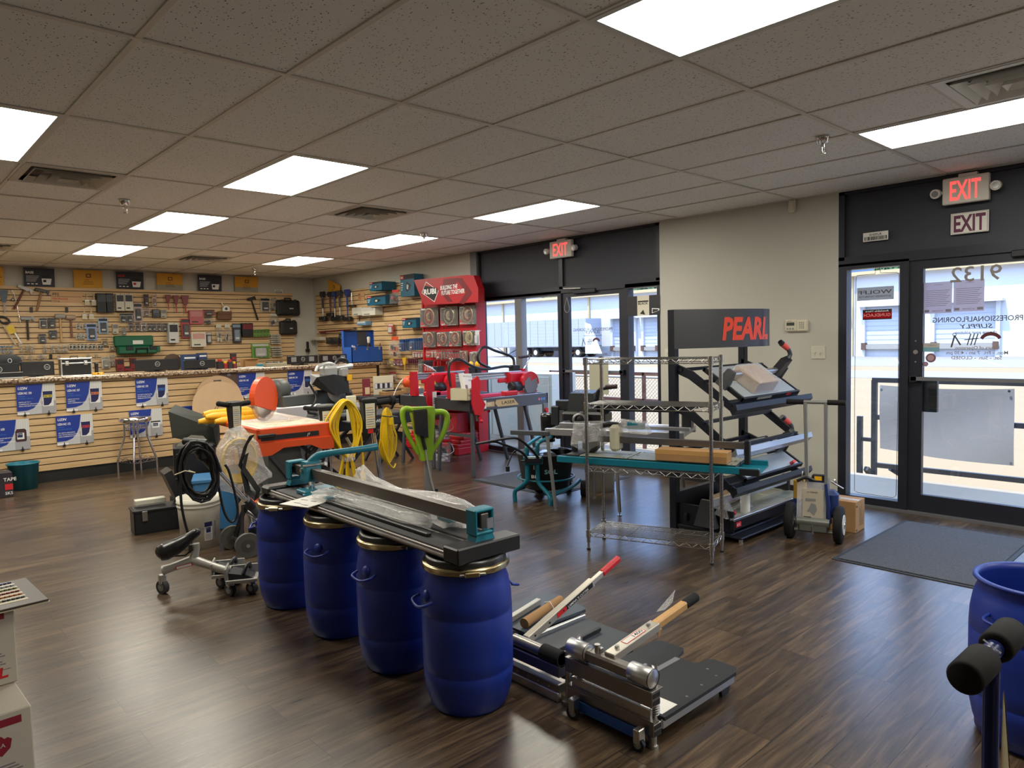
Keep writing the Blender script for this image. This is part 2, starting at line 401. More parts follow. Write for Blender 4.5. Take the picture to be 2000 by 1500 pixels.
# troffer lights
FIX = mat('fixture_white', (.6, .6, .57), .5)
lm = bpy.data.materials.new('light_diffuser'); lm.use_nodes = True; nt = lm.node_tree; nt.nodes.clear(); L = nt.links.new
o_ = nt.nodes.new('ShaderNodeOutputMaterial'); em = nt.nodes.new('ShaderNodeEmission'); tcn = nt.nodes.new('ShaderNodeTexCoord')
sx = nt.nodes.new('ShaderNodeSeparateXYZ'); L(tcn.outputs['Object'], sx.inputs[0])
wv = nt.nodes.new('ShaderNodeMath'); wv.operation = 'COSINE'; ml = nt.nodes.new('ShaderNodeMath'); ml.operation = 'MULTIPLY'; ml.inputs[1].default_value = 2*PI/.27
L(sx.outputs[0], ml.inputs[0]); ad_ = nt.nodes.new('ShaderNodeMath'); ad_.operation = 'ADD'; ad_.inputs[1].default_value = PI; L(ml.outputs[0], ad_.inputs[0]); L(ad_.outputs[0], wv.inputs[0])
mr = nt.nodes.new('ShaderNodeMapRange'); mr.inputs[1].default_value = -1; mr.inputs[3].default_value = .78; mr.inputs[4].default_value = 1.1
L(wv.outputs[0], mr.inputs[0]); m2 = nt.nodes.new('ShaderNodeMath'); m2.operation = 'MULTIPLY'; m2.inputs[1].default_value = 20.5
L(mr.outputs[0], m2.inputs[0]); L(m2.outputs[0], em.inputs[1]); em.inputs[0].default_value = (1, .955, .82, 1); L(em.outputs[0], o_.inputs[0])
MATS['light_diffuser'] = lm
LLAB = {(2, -2): 'fluorescent ceiling panel nearest the camera, cut by top edge of view', (6, -2): 'lit ceiling panel beside the large air vent, above the doors',
 (-1, 1): 'lit ceiling panel cut off by left edge of view', (2, 1): 'large lit ceiling panel in middle of ceiling left of centre vent',
 (6, 1): 'lit ceiling panel in front of the far exit sign', (2, 3): 'lit ceiling panel second in left row, behind the large one',
 (6, 3): 'lit ceiling panel with sprinkler head hanging before it', (2, 5): 'lit ceiling panel nearest the counter, left row', (6, 5): 'farthest lit ceiling panel, in right row by corner'}
def light_proto():
    t = thing('ceiling_light', 'x', 'ceiling light', group='recessed ceiling lights')
    MB().box((-.3, -.605, .03), (.3, .605, .05), FIX).box((-.3, -.605, -.002), (-.272, .605, .03), FIX).box((.272, -.605, -.002), (.3, .605, .03), FIX)\
        .box((-.272, -.605, -.002), (.272, -.58, .03), FIX).box((-.272, .58, -.002), (.272, .605, .03), FIX).build('frame', t)
    MB().add([(-.272, -.58, .004), (.272, -.58, .004), (.272, .58, .004), (-.272, .58, .004)], [(0, 3, 2, 1)], lm).build('diffuser', t)
    return t
lp = None
for k, (i, j) in enumerate(LIGHTS):
    Mx = Matrix.Translation((GX+i*TX+TX/2, GY+j*TY+TY/2, ZC))
    if lp is None: lp = light_proto(); o = lp; o.matrix_world = Mx
    else: o = dup(lp, Mx)
    o['label'] = LLAB.get((i, j), 'added recessed fluorescent ceiling panel out of view behind the camera or to its left')
# air vents
VM = mat('vent_metal', s2l(196, 190, 180), .5, .2)
VM_LIT = mat('vent_metal_lit', s2l(240, 238, 232), .5)  # brighter copy of the vent metal, window light put into its colour
DK = mat('dark_cavity', (.3, .29, .28), .9)
VL = ['square ceiling air vent at far left, above the counter end', 'square ceiling air vent in middle, between the two rows of lights', 'small far ceiling vent above the counter signs', 'large pale ceiling air vent by the right edge', 'ceiling air vent cut off by left edge over the counter']
for k, (i, j, dy) in enumerate(VENTS):
    cx = GX+i*TX+TX/2; cy = GY+j*TY+dy+.305
    t = thing('air_vent', VL[k], 'air vent', (cx, cy, ZC), group='ceiling air vents')
    m_ = VM_LIT if k == 3 else VM
    fb = MB()
    for h0, h1, z0, z1 in ((.3, .25, -.002, .0), (.235, .195, -.012, .025), (.175, .14, -.016, .03), (.115, .085, -.02, .034), (.06, .0, -.022, .036)):
        P4 = lambda h, z: [(-h, -h, z), (h, -h, z), (h, h, z), (-h, h, z)]
        vs = P4(h0, z0)+P4(h1, z1); fs = [(a, 4+a, 4+(a+1) % 4, (a+1) % 4) for a in range(4)]
        fb.add(vs, fs, m_).add([(v[0], v[1], v[2]+.002) for v in vs], [f[::-1] for f in fs], m_)
    fb.build('louvre', t)
    MB().box((-.3, -.3, .045), (.3, .3, .06), DK).build('duct', t)
# sprinklers
def sprinkler():
    t = thing('sprinkler', 'x', 'sprinkler', group='ceiling sprinklers')
    MB().lathe([(0, -.001), (.042, -.001), (.04, -.006), (.03, -.04), (.018, -.042), (0, -.042)], CHR, 20).build('escutcheon', t)
    MB().cyl((0, 0, -.04), (0, 0, -.06), .012, CHR).tube([(-.012, 0, -.06), (-.012, 0, -.085), (0, 0, -.098)], .003, CHR, 6).tube([(.012, 0, -.06), (.012, 0, -.085), (0, 0, -.098)], .003, CHR, 6)\
        .cyl((0, 0, -.098), (0, 0, -.101), .016, CHR).build('head', t)
    return t
sp = None
for (px, py), lb in (((1607, 268), 'chrome sprinkler head nearest, close to the right-hand light'), ((243, 391), 'chrome sprinkler head left, beside the left ceiling vent'),
                     ((828, 456), 'chrome sprinkler head in front of a lit ceiling panel'), ((497, 524), 'small far sprinkler head above the counter')):
    P = at(px, py, z=ZC); Mx = Matrix.Translation(P)
    if sp is None: sp = sprinkler(); o = sp; o.matrix_world = Mx
    else: o = dup(sp, Mx)
    o['label'] = lb
# walls
def wallbox(name, a, b, m=WALLM): return struct(MB().box(a, b, m), name)
wallbox('wall_left', (X0-.1, Y0, 0), (X0, YB, ZC+.4))
wallbox('wall_front', (X0-.1, Y0-.1, 0), (XW+.15, Y0, ZC+.4))
wallbox('wall_back', (X0-.1, YB, 0), (XW+.15, YB+.12, ZC+.4))
wr = MB()
TH = .15
wr.box((XW, 7.52, 0), (XW+TH, YB, ZC+.4), WALLM)
wr.box((XW, 2.665, 0), (XW+TH, 4.533, ZC+.4), WALLM)
wr.box((XW, Y0, 0), (XW+TH, -1.2, ZC+.4), WALLM)
wr.box((XW, Y0, ZC), (XW+TH, YB, ZC+.4), WALLM)
struct(wr, 'wall_right')
# grey column jamb beside the display
struct(MB().box((XW-.03, 7.5, 0), (XW, 7.63, ZC), mat('grey_jamb', s2l(120, 120, 122), .6)), 'trim_2')
# transom panels above the glass
def transom(y0, y1, z0, name, splits):
    mb = MB(); mb.box((XW+.03, y0, z0), (XW+.09, y1, ZC), DARKP)
    mb.box((XW+.0, y0, z0-.05), (XW+.1, y1, z0+.03), DARKF)
    for s_ in splits: mb.box((XW+.0, s_-.03, z0), (XW+.09, s_+.03, ZC), DARKF)
    mb.box((XW, y0, z0), (XW+.1, y0+.05, ZC), DARKF).box((XW, y1-.05, z0), (XW+.1, y1, ZC), DARKF).box((XW, y0, ZC-.03), (XW+.1, y1, ZC), DARKF)
    struct(mb, name)
transom(4.533, 7.52, 2.1, 'trim_3', [5.97])
transom(-1.2, 2.665, 2.12, 'trim_4', [.2])
# baseboards
BB = mat('black_baseboard', (.012, .012, .013), .5)
struct(MB().box((XW-.012, 2.665, 0), (XW, 4.533, .1), BB), 'baseboard_right')
struct(MB().box((XW-.012, 7.63, 0), (XW, YB, .1), BB), 'baseboard_corner')
struct(MB().box((X0, YB-.012, 0), (XW, YB, .1), BB), 'baseboard_back')
# windows
def window(name, y0, y1, z0, z1, fw=.05, m=DARKF, muls=()):
    fr = MB()
    fr.box((XW, y0, z0), (XW+.1, y0+fw, z1), m).box((XW, y1-fw, z0), (XW+.1, y1, z1), m).box((XW, y0+fw, z0), (XW+.1, y1-fw, z0+.08), m).box((XW, y0+fw, z1-.05), (XW+.1, y1-fw, z1), m)
    for yy, w, mm in muls: fr.box((XW+.01, yy-w/2, z0+.08), (XW+.1, yy+w/2, z1-.05), mm)
    o = struct(fr, name)
    MB().box((XW+.045, y0+fw, z0+.06), (XW+.052, y1-fw, z1-.04), GLASS).build('pane', o)
    return o
window('window_1', 5.97, 7.52, 0, 2.08, .06, DARKF, [(6.74, .12, ALUF)])
window('window_2', 4.533, 5.0, 0, 2.09, .04)
window('window_3', 2.1, 2.665, 0, 2.09, .07)
window('window_4', -1.2, .85, 0, 2.09, .07)
def door(name, y0, y1, hinge):
    # aluminium storefront door between y0 and y1
    st = .1
    t = tag(bpy.data.objects.new(name, None), kind='structure'); COL.objects.link(t)
    fr = MB().box((XW+.02, y0, .02), (XW+.07, y0+st, 2.09), DARKF).box((XW+.02, y1-st, .02), (XW+.07, y1, 2.09), DARKF)
    fr.box((XW+.02, y0+st, .02), (XW+.07, y1-st, .16), DARKF).box((XW+.02, y0+st, 2.0), (XW+.07, y1-st, 2.09), DARKF); fr.build('door_frame', t)
    MB().box((XW+.042, y0+st, .15), (XW+.05, y1-st, 2.01), GLASS).build('pane', t)
    MB().box((XW-.03, y0+.03, 1.1), (XW-.01, y1-.03, 1.13), ALUF).box((XW-.03, y0+.02, 1.09), (XW+.02, y0+.07, 1.14), DARKF).box((XW-.03, y1-.07, 1.09), (XW+.02, y1-.02, 1.14), DARKF).build('push_bar', t)
    hy = y1-.05 if hinge > 0 else y0+.05
    MB().box((XW-.02, hy-.16*hinge, 2.03), (XW+.02, hy-.5*hinge, 2.08), BLKM, .006).bar((XW-.03, hy-.3*hinge, 2.09), (XW-.06, hy-.05*hinge, 2.1), .02, .008, STL).build('door_closer', t)
    return t
door('door_1', 5.0, 5.97, 1)
d2 = door('door_2', .85, 2.1, -1)
MB().cyl((XW+.015, 2.05, 1.33), (XW+.02, 2.05, 1.33), .018, STL).cyl((XW+.015, 2.05, 1.42), (XW+.02, 2.05, 1.42), .006, STL).cyl((XW+.015, 2.05, 1.25), (XW+.02, 2.05, 1.25), .006, STL).build('lock', d2)
MB().box((XW+.055, 1.9, .84), (XW+.1, 2.0, 1.1), BLKM, .005).build('handle', d2)
# metal sill strip at the doors
struct(MB().box((XW-.03, -1.2, .0), (XW+.15, 2.665, .02), ALUF).box((XW-.03, 4.533, .0), (XW+.15, 7.52, .02), ALUF), 'trim_5')
# ================= OUTSIDE =================
CONC = mat('concrete_walk', s2l(150, 138, 122), .85, noise=.08, nscale=3)
LOT = mat('sunlit_concrete_lot', s2l(140, 118, 86), .9, noise=.08, nscale=.6)
ASPH = mat('asphalt', s2l(132, 128, 128), .9, noise=.06, nscale=2)
LINE = mat('parking_line', (.5, .5, .48), .7)
GZ = -.6
struct(MB().box((XW+TH, -25, -.15), (7.95, 40, -.02), CONC), 'walkway')
lot = MB().box((7.95, -60, GZ-.1), (60, 140, GZ), LOT)
struct(lot, 'parking_lot')
al = MB().box((33, -60, GZ), (39, 140, GZ+.012), ASPH).box((44, -60, GZ), (60, 140, GZ+.012), ASPH)
struct(al, 'asphalt_strips')
pl = MB()
for k in range(22):
    y_ = -20+k*5; pl.bar((44.5, y_, GZ+.02), (55, y_+4, GZ+.02), .18, .01, LINE)
struct(pl, 'parking_lines')
# warehouse
WH = mat('warehouse_white', s2l(205, 206, 210), .8, noise=.03, nscale=.5)
WH2 = mat('warehouse_trim', s2l(190, 170, 130), .7)
WH3 = mat('dock_door_white', s2l(186, 190, 200), .6)
wt = thing('warehouse', 'long white warehouse with loading docks across the parking lot', 'building', (60, 0, GZ))
MB().box((0, -80, 0), (30, 130, 6.7), WH).build('wall', wt)
MB().box((-.6, -80, 6.45), (.02, 130, 6.75), WH2).build('fascia', wt)
for k in range(14): MB().box((-.2, -60+k*14-.12, 0), (-.01, -60+k*14+.12, 6.45), WH2).build('downpipe', wt)
def dock(y0, y1):
    d = MB().box((-.05, y0, .95), (-.02, y1, 3.9), WH3)
    for k in range(8): d.box((-.08, y0, .98+k*.365), (-.05, y1, 1.27+k*.365), WH3)
    d.box((-.3, y0-.25, 0), (-.02, y0, 4.0), WH).box((-.3, y1, 0), (-.02, y1+.25, 4.0), WH).box((-.9, y0-.5, 3.95), (-.02, y1+.5, 4.12), WH)
    d.box((-.4, y0, .6), (-.03, y1, .95), mat('dock_plate', s2l(150, 145, 138), .7)).box((-.5, y0-.2, .55), (-.03, y0+.12, 1.1), mat('dock_bumper', s2l(90, 66, 54), .8)).box((-.5, y1-.12, .55), (-.03, y1+.2, 1.1), mat('dock_bumper', s2l(90, 66, 54), .8))
    d.build('dock_door', wt)
for y0, y1 in ((19.9, 22.9), (24.6, 27.4), (14.0, 17.9), (8, 11.4), (3, 6), (38, 41), (42.9, 44.6), (45.8, 48.6)): dock(y0, y1)
# peach neighbouring wall glimpsed through the far sidelight is part of the lot's own ground
# trailer
TRM = mat('trailer_white', s2l(160, 165, 178), .6, noise=.04, nscale=1)
tt = thing('semi_trailer', 'long white semi trailer parked sideways before the warehouse', 'trailer', (57.5, 49.3, GZ))
tb = MB().box((-1.25, 0, 1.15), (1.25, 16.2, 4.05), TRM)
for k in range(13): tb.box((-1.27, 1.0+k*1.2, 1.3), (-1.25, 1.04+k*1.2, 4.0), mat('trailer_seam', s2l(135, 138, 150), .6))
tb.box((-1.28, 0, 1.1), (1.28, 16.2, 1.2), GRY).build('box_body', tt)
for y_ in (1.2, 2.6):
    for s_ in (-1, 1):
        w_ = MB().cyl((s_*.75, y_, .52), (s_*1.2, y_, .52), .52, RUB, seg=24).cyl((s_*1.15, y_, .52), (s_*1.22, y_, .52), .28, mat('wheel_rim', s2l(215, 200, 170), .5), seg=20).build('wheel', tt)
for y_ in (7.5, 8.9):
    for s_ in (-1, 1): MB().cyl((s_*.75, y_, .52), (s_*1.2, y_, .52), .52, RUB, seg=24).cyl((s_*1.15, y_, .52), (s_*1.22, y_, .52), .28, M_('wheel_rim'), seg=20).build('wheel', tt)
MB().box((-.9, .5, .7), (.9, 9.8, 1.15), BLKM).build('undercarriage', tt)
MB().bar((-.9, 12.6, 1.1), (-.9, 12.6, 0), .12, .12, BLKM).bar((.9, 12.6, 1.1), (.9, 12.6, 0), .12, .12, BLKM).bar((-.9, 12.6, .3), (-.9, 14.2, 1.1), .06, .06, BLKM).bar((-.9, 12.6, .2), (.9, 12.6, .9), .06, .06, BLKM).build('landing_gear', tt)
# slanted wind fairing at the rear
MB().prism([(0, 0), (2.2, 0), (.7, 3.0), (0, 3.2)], .1, mat('fairing', s2l(200, 206, 220), .5), frame((56.2-57.5, 0, .4), (0, -1, 0), (-1, 0, 0))).build('side_fairing', tt)
# trees behind the warehouse
LEAF = mat('tree_leaves', s2l(70, 104, 66), .8, noise=.4, nscale=1.5)
BARK = mat('tree_bark', (.1, .07, .05), .9)
def tree(loc, h, r, lab):
    t = thing('tree', lab, 'tree', loc)
    MB().cyl((0, 0, 0), (0, 0, h-r), .25, BARK, .15, 8).build('trunk', t)
    rr = random.Random(int(loc[1])); mb = MB()
    for k in range(420):
        v = Vector((rr.gauss(0, 1), rr.gauss(0, 1), rr.gauss(0, .8))); v = v/max(1e-3, v.length)*r*rr.uniform(.35, 1)
        c = Vector((0, 0, h-r*.6))+v; s_ = rr.uniform(.35, .8)
        a, b_ = Vector((rr.gauss(0, 1), rr.gauss(0, 1), rr.gauss(0, 1))).normalized()*s_, Vector((rr.gauss(0, 1), rr.gauss(0, 1), rr.gauss(0, 1))).normalized()*s_
        mb.add([c-a, c+b_, c+a, c-b_], [(0, 1, 2, 3)], LEAF)
    mb.build('foliage', t)
for (px, ptop, X_, r_, lb) in ((1752, 513, 98, 1.8, 'round tree crown above warehouse roof, right'), (1731, 518, 108, 1.3, 'small tree crown left of round one over the warehouse'),
                          (1250, 549, 98, 1.7, 'tree crown above the far sidelight, left'), (1281, 547, 108, 1.9, 'tree crown above the far sidelight, right'), (1075, 573, 98, 1.6, 'low tree crown over the trailer and warehouse roof')):
    P = at(px, ptop, x=X_); tree((P.x, P.y, GZ), P.z-GZ, r_, lb)
# ---- banner railing by the near door
RAIL = mat('railing_black_steel', s2l(46, 48, 54), .5, .2)
rt_ = thing('railing', 'dark steel railing outside the near door, carrying the grey banner', 'railing', (8.1, 0, -.02))
for z_ in (1.0, .6, .08): MB().bar((0, -3, z_), (0, 3.02, z_), .045, .05, RAIL).build('rail', rt_)
for y_ in (3.0, .9, -1.2): MB().bar((0, y_, -.58), (0, y_, 1.0), .05, .05, RAIL).build('post', rt_)
MB().bar((0, 3.15, .6), (0, 3.15, -.58), .05, .05, RAIL).bar((0, 3.15, .35), (0, 3.0, .35), .04, .04, RAIL).bar((.05, 2.85, .05), (.8, 2.2, -.58), .05, .05, RAIL).bar((.05, 3.1, .02), (.7, 3.0, -.55), .05, .05, RAIL).build('end_frame', rt_)
BAN = mat('banner_back', s2l(136, 136, 140), .6, noise=.03, nscale=3)
bn = MB(); N = 24; vs = []; fs = []
for i in range(N+1):
    for j in range(9):
        u, v = i/N, j/8; y_ = 2.93-u*1.2; sag = (.03+.12*u)*1.0
        z_ = .93-v*(.68+.05*u) - .02*math.sin(u*PI)
        vs.append((8.06-.012*math.sin(v*5+u*4), y_-.02*v*math.sin(u*9), z_))
for i in range(N):
    for j in range(8): fs.append((i*9+j, i*9+j+1, (i+1)*9+j+1, (i+1)*9+j))
n_ = len(vs); bn.add(vs, fs, BAN, True); bn.add([(v[0]+.002, v[1], v[2]) for v in vs], [f[::-1] for f in fs], BAN, True)
for u, v in ((.01, .03), (.45, .05), (.97, .03), (.99, .97)):
    y_ = 2.93-u*1.2; z_ = .93-v*(.68+.05*u); bn.cyl((8.045, y_, z_), (8.04, y_, z_), .012, CHR, seg=10)
solo(bn, 'banner', 'blank grey back of a banner tied to the railing outside', 'banner')
# ---- things outside the far door
UW = mat('cream_utility_panel', s2l(200, 200, 190), .6)
ut = thing('utility_cabinet', 'pale cream utility cabinet outside the far window', 'cabinet', (7.35, 7.1, -.02))
MB().box((0, 0, 0), (.5, 1.95, 1.02), UW).build('body', ut)
MB().box((-.02, .05, .06), (0, .62, .98), UW, .004).build('door_panel', ut); MB().box((-.02, .66, .06), (0, 1.27, .98), UW, .004).build('door_panel', ut); MB().box((-.02, 1.31, .06), (0, 1.9, .98), UW, .004).build('door_panel', ut)
MB().box((-.03, .63, .7), (-.015, .65, .85), GRY).build('latch', ut)
BRL = mat('brown_steel', s2l(92, 62, 60), .5, .2)
fr_ = thing('handrail', 'brown steel handrail outside the far door, in front of chain-link', 'railing', (7.9, 0, -.02))
for z_ in (1.02, .66, .12): MB().bar((0, 5.0, z_), (0, 7.66, z_), .04, .045, BRL).build('rail', fr_)
for y_ in (7.64, 6.75, 5.9, 5.05): MB().bar((0, y_, -.58), (0, y_, 1.04), .04, .04, BRL).build('post', fr_)
ZNC = mat('galvanised_wire', s2l(150, 150, 156), .5, .5)
ft = thing('chain_link_fence', 'galvanised chain-link fence right behind the brown handrail', 'fence', (8.05, 0, -.02))
fm = MB(); H_ = .94; P_ = .055; y0_, y1_ = 5.0, 7.66; k_ = -18
while y0_+k_*P_ < y1_:
    for sg in (1, -1):
        a_, b_ = y0_+k_*P_, y0_+k_*P_+H_; ca, cb = max(a_, y0_), min(b_, y1_)
        if cb > ca+.01:
            za, zb = ca-a_, cb-a_
            if sg < 0: za, zb = H_-za, H_-zb
            fm.bar((0, ca, za), (0, cb, zb), .0035, .0035, ZNC, up=(1, 0, 0))
    k_ += 1
fm.build('wire_mesh', ft)
for y_ in (5.05, 6.3, 7.62): MB().cyl((.02, y_, -.5), (.02, y_, 1.0), .025, ZNC, seg=10).build('post', ft)
MB().cyl((0, 5.0, .96), (0, 7.66, .96), .014, ZNC, seg=8).build('top_rail', ft)
# traffic cone and parked car
P = at(1261, 694, z=GZ)
cn = thing('traffic_cone', 'small orange traffic cone at foot of the warehouse wall', 'traffic cone', P)
MB().box((-.35, -.35, 0), (.35, .35, .06), ORG).build('base', cn); MB().cyl((0, 0, .06), (0, 0, 1.35), .24, ORG, .05).build('cone', cn); MB().cyl((0, 0, .6), (0, 0, .85), .165, WINK, .125, cap=False).build('stripe', cn)
CARM = mat('car_paint_blue', s2l(120, 160, 190), .3, .2); CGL = mat('car_glass', s2l(70, 90, 105), .15)
ct_ = thing('car', 'pale blue car parked outside, hood seen through the far window', 'car', (11.5, 15.2, GZ), rz=0)
body = [(-2.2, .35), (-2.25, .75), (-2.0, .95), (-1.0, 1.05), (-.35, 1.45), (.9, 1.5), (1.6, 1.1), (2.2, 1.0), (2.25, .4)]
Mc = frame((-.85, 0, 0), (0, -1, 0), (1, 0, 0))
MB().prism([(x_, y_) for x_, y_ in [(a, b) for a, b in body]], 1.7, CARM, Matrix(((0, 0, 1, -.85), (-1, 0, 0, 0), (0, 1, 0, 0), (0, 0, 0, 1)))).build('body', ct_)
MB().prism([(-.9, 1.04), (-.35, 1.4), (.85, 1.44), (1.4, 1.1)], 1.72, CGL, Matrix(((0, 0, 1, -.86), (-1, 0, 0, 0), (0, 1, 0, 0), (0, 0, 0, 1)))).build('side_windows', ct_)
for yy in (-1.4, 1.4):
    for xx in (-.88, .88): MB().cyl((xx-.1, yy, .33), (xx+.1, yy, .33), .33, RUB, seg=20).cyl((xx-.11, yy, .33), (xx+.11, yy, .33), .19, ALU, seg=14).build('wheel', ct_)
# ================= SLATWALLS, COUNTER =================
def slat_mat():
    mt = mat('maple_slat', s2l(222, 188, 140), .5); nt = mt.node_tree; L = nt.links.new; b = nt.nodes['Principled BSDF']
    t = nt.nodes.new('ShaderNodeTexCoord'); m_ = nt.nodes.new('ShaderNodeMapping'); m_.inputs['Scale'].default_value = (.7, .7, 9)
    n = nt.nodes.new('ShaderNodeTexNoise'); n.inputs['Scale'].default_value = 3; n.inputs['Detail'].default_value = 6
    r = nt.nodes.new('ShaderNodeValToRGB'); r.color_ramp.elements[0].position = .3; r.color_ramp.elements[0].color = (*s2l(196, 160, 112), 1)
    r.color_ramp.elements[1].position = .75; r.color_ramp.elements[1].color = (*s2l(224, 194, 150), 1)
    L(t.outputs['Object'], m_.inputs[0]); L(m_.outputs[0], n.inputs['Vector']); L(n.outputs['Fac'], r.inputs[0]); L(r.outputs[0], b.inputs['Base Color'])
    return mt
SLAT = slat_mat(); GROOVE = mat('slat_groove', s2l(60, 36, 20), .8)
def slatwall(mb, L_, z0, z1, pitch=.0762):
    """boards along local x, front face at local y=0, body behind to y=.02"""
    mb.box((0, .008, z0), (L_, .02, z1), GROOVE)
    z = z0
    while z < z1-.01:
        mb.box((0, 0, z), (L_, .012, min(z+pitch-.011, z1)), SLAT); z += pitch
    return mb
def WB(x, z, d=.022): return frame((x, YB-d, z), (1, 0, 0), (0, 0, 1))      # frame on the back wall
def WR(y, z, d=.022): return frame((XW-d, y, z), (0, -1, 0), (0, 0, 1))     # frame on the window wall
def TF(x=0, z=0, t=0): return frame((x, -t, z), (1, 0, 0), (0, -1, 0))
o = slatwall(MB(), 5.95-X0-.2, .1, 2.43).build('slatwall'); o.matrix_world = frame((X0+.2, YB-.022, 0), (1, 0, 0), (0, 0, 1))
tag(o, 'maple slatwall covering the back wall behind the counter', 'slatwall')
t = thing('slatwall', 'maple slatwall on the side wall between corner and red display', 'slatwall', M=frame((XW-.022, 12.08, 0), (0, -1, 0), (0, 0, 1)))
slatwall(MB(), 4.2, .1, 2.41).build('slat_boards', t)
MB().box((1.5, -.001, 1.86), (1.52, .004, 1.96), GROOVE).box((2.1, -.001, 1.4), (2.12, .004, 1.5), GROOVE).build('seam', t)
# counter
ct_ = thing('sales_counter', 'long sales counter faced with maple slatwall over a black kick base', 'counter', M=frame((X0+.3, 9.63, 0), (1, 0, 0), (0, 0, 1)))
CLEN = 6.05-X0-.3
slatwall(MB(), CLEN, .14, 1.16).box((0, .02, .14), (CLEN, .6, 1.16), SLAT).build('front_panel', ct_)
MB().box((0, .03, 0), (CLEN, .58, .14), BB).build('kick_base', ct_)
gm = bpy.data.materials.new('granite_laminate'); gm.use_nodes = True; MATS['granite'] = gm; nt = gm.node_tree; L = nt.links.new; b = nt.nodes['Principled BSDF']
t = nt.nodes.new('ShaderNodeTexCoord'); n = nt.nodes.new('ShaderNodeTexVoronoi'); n.inputs['Scale'].default_value = 90; n2 = nt.nodes.new('ShaderNodeTexNoise'); n2.inputs['Scale'].default_value = 45; n2.inputs['Detail'].default_value = 6
r = nt.nodes.new('ShaderNodeValToRGB'); e = r.color_ramp.elements; e[0].position = .38; e[0].color = (*s2l(66, 50, 42), 1); e[1].position = .58; e[1].color = (*s2l(196, 176, 150), 1); x = e.new(.47); x.color = (*s2l(140, 116, 94), 1)
L(t.outputs['Object'], n2.inputs['Vector']); L(n2.outputs['Fac'], r.inputs[0]); L(r.outputs[0], b.inputs['Base Color']); b.inputs['Roughness'].default_value = .3
tag(MB().box((X0+.25, 9.55, 1.16), (6.12, 10.35, 1.21), gm, .012).build('countertop'), 'speckled brown granite-look worktop of the sales counter', 'countertop')
t = thing('support_post', 'black post under the right end of the countertop', 'post', (6.09, 9.7, 0))
MB().box((-.03, -.04, 0), (.03, .04, 1.16), BLKM, .004).build('post', t)
tag(MB().box((X0+.25, 9.5, 0), (X0+.3, 9.6, 1.2), BLKM).build('counter_end_trim'), 'black end trim of the counter out of view at left', 'trim')
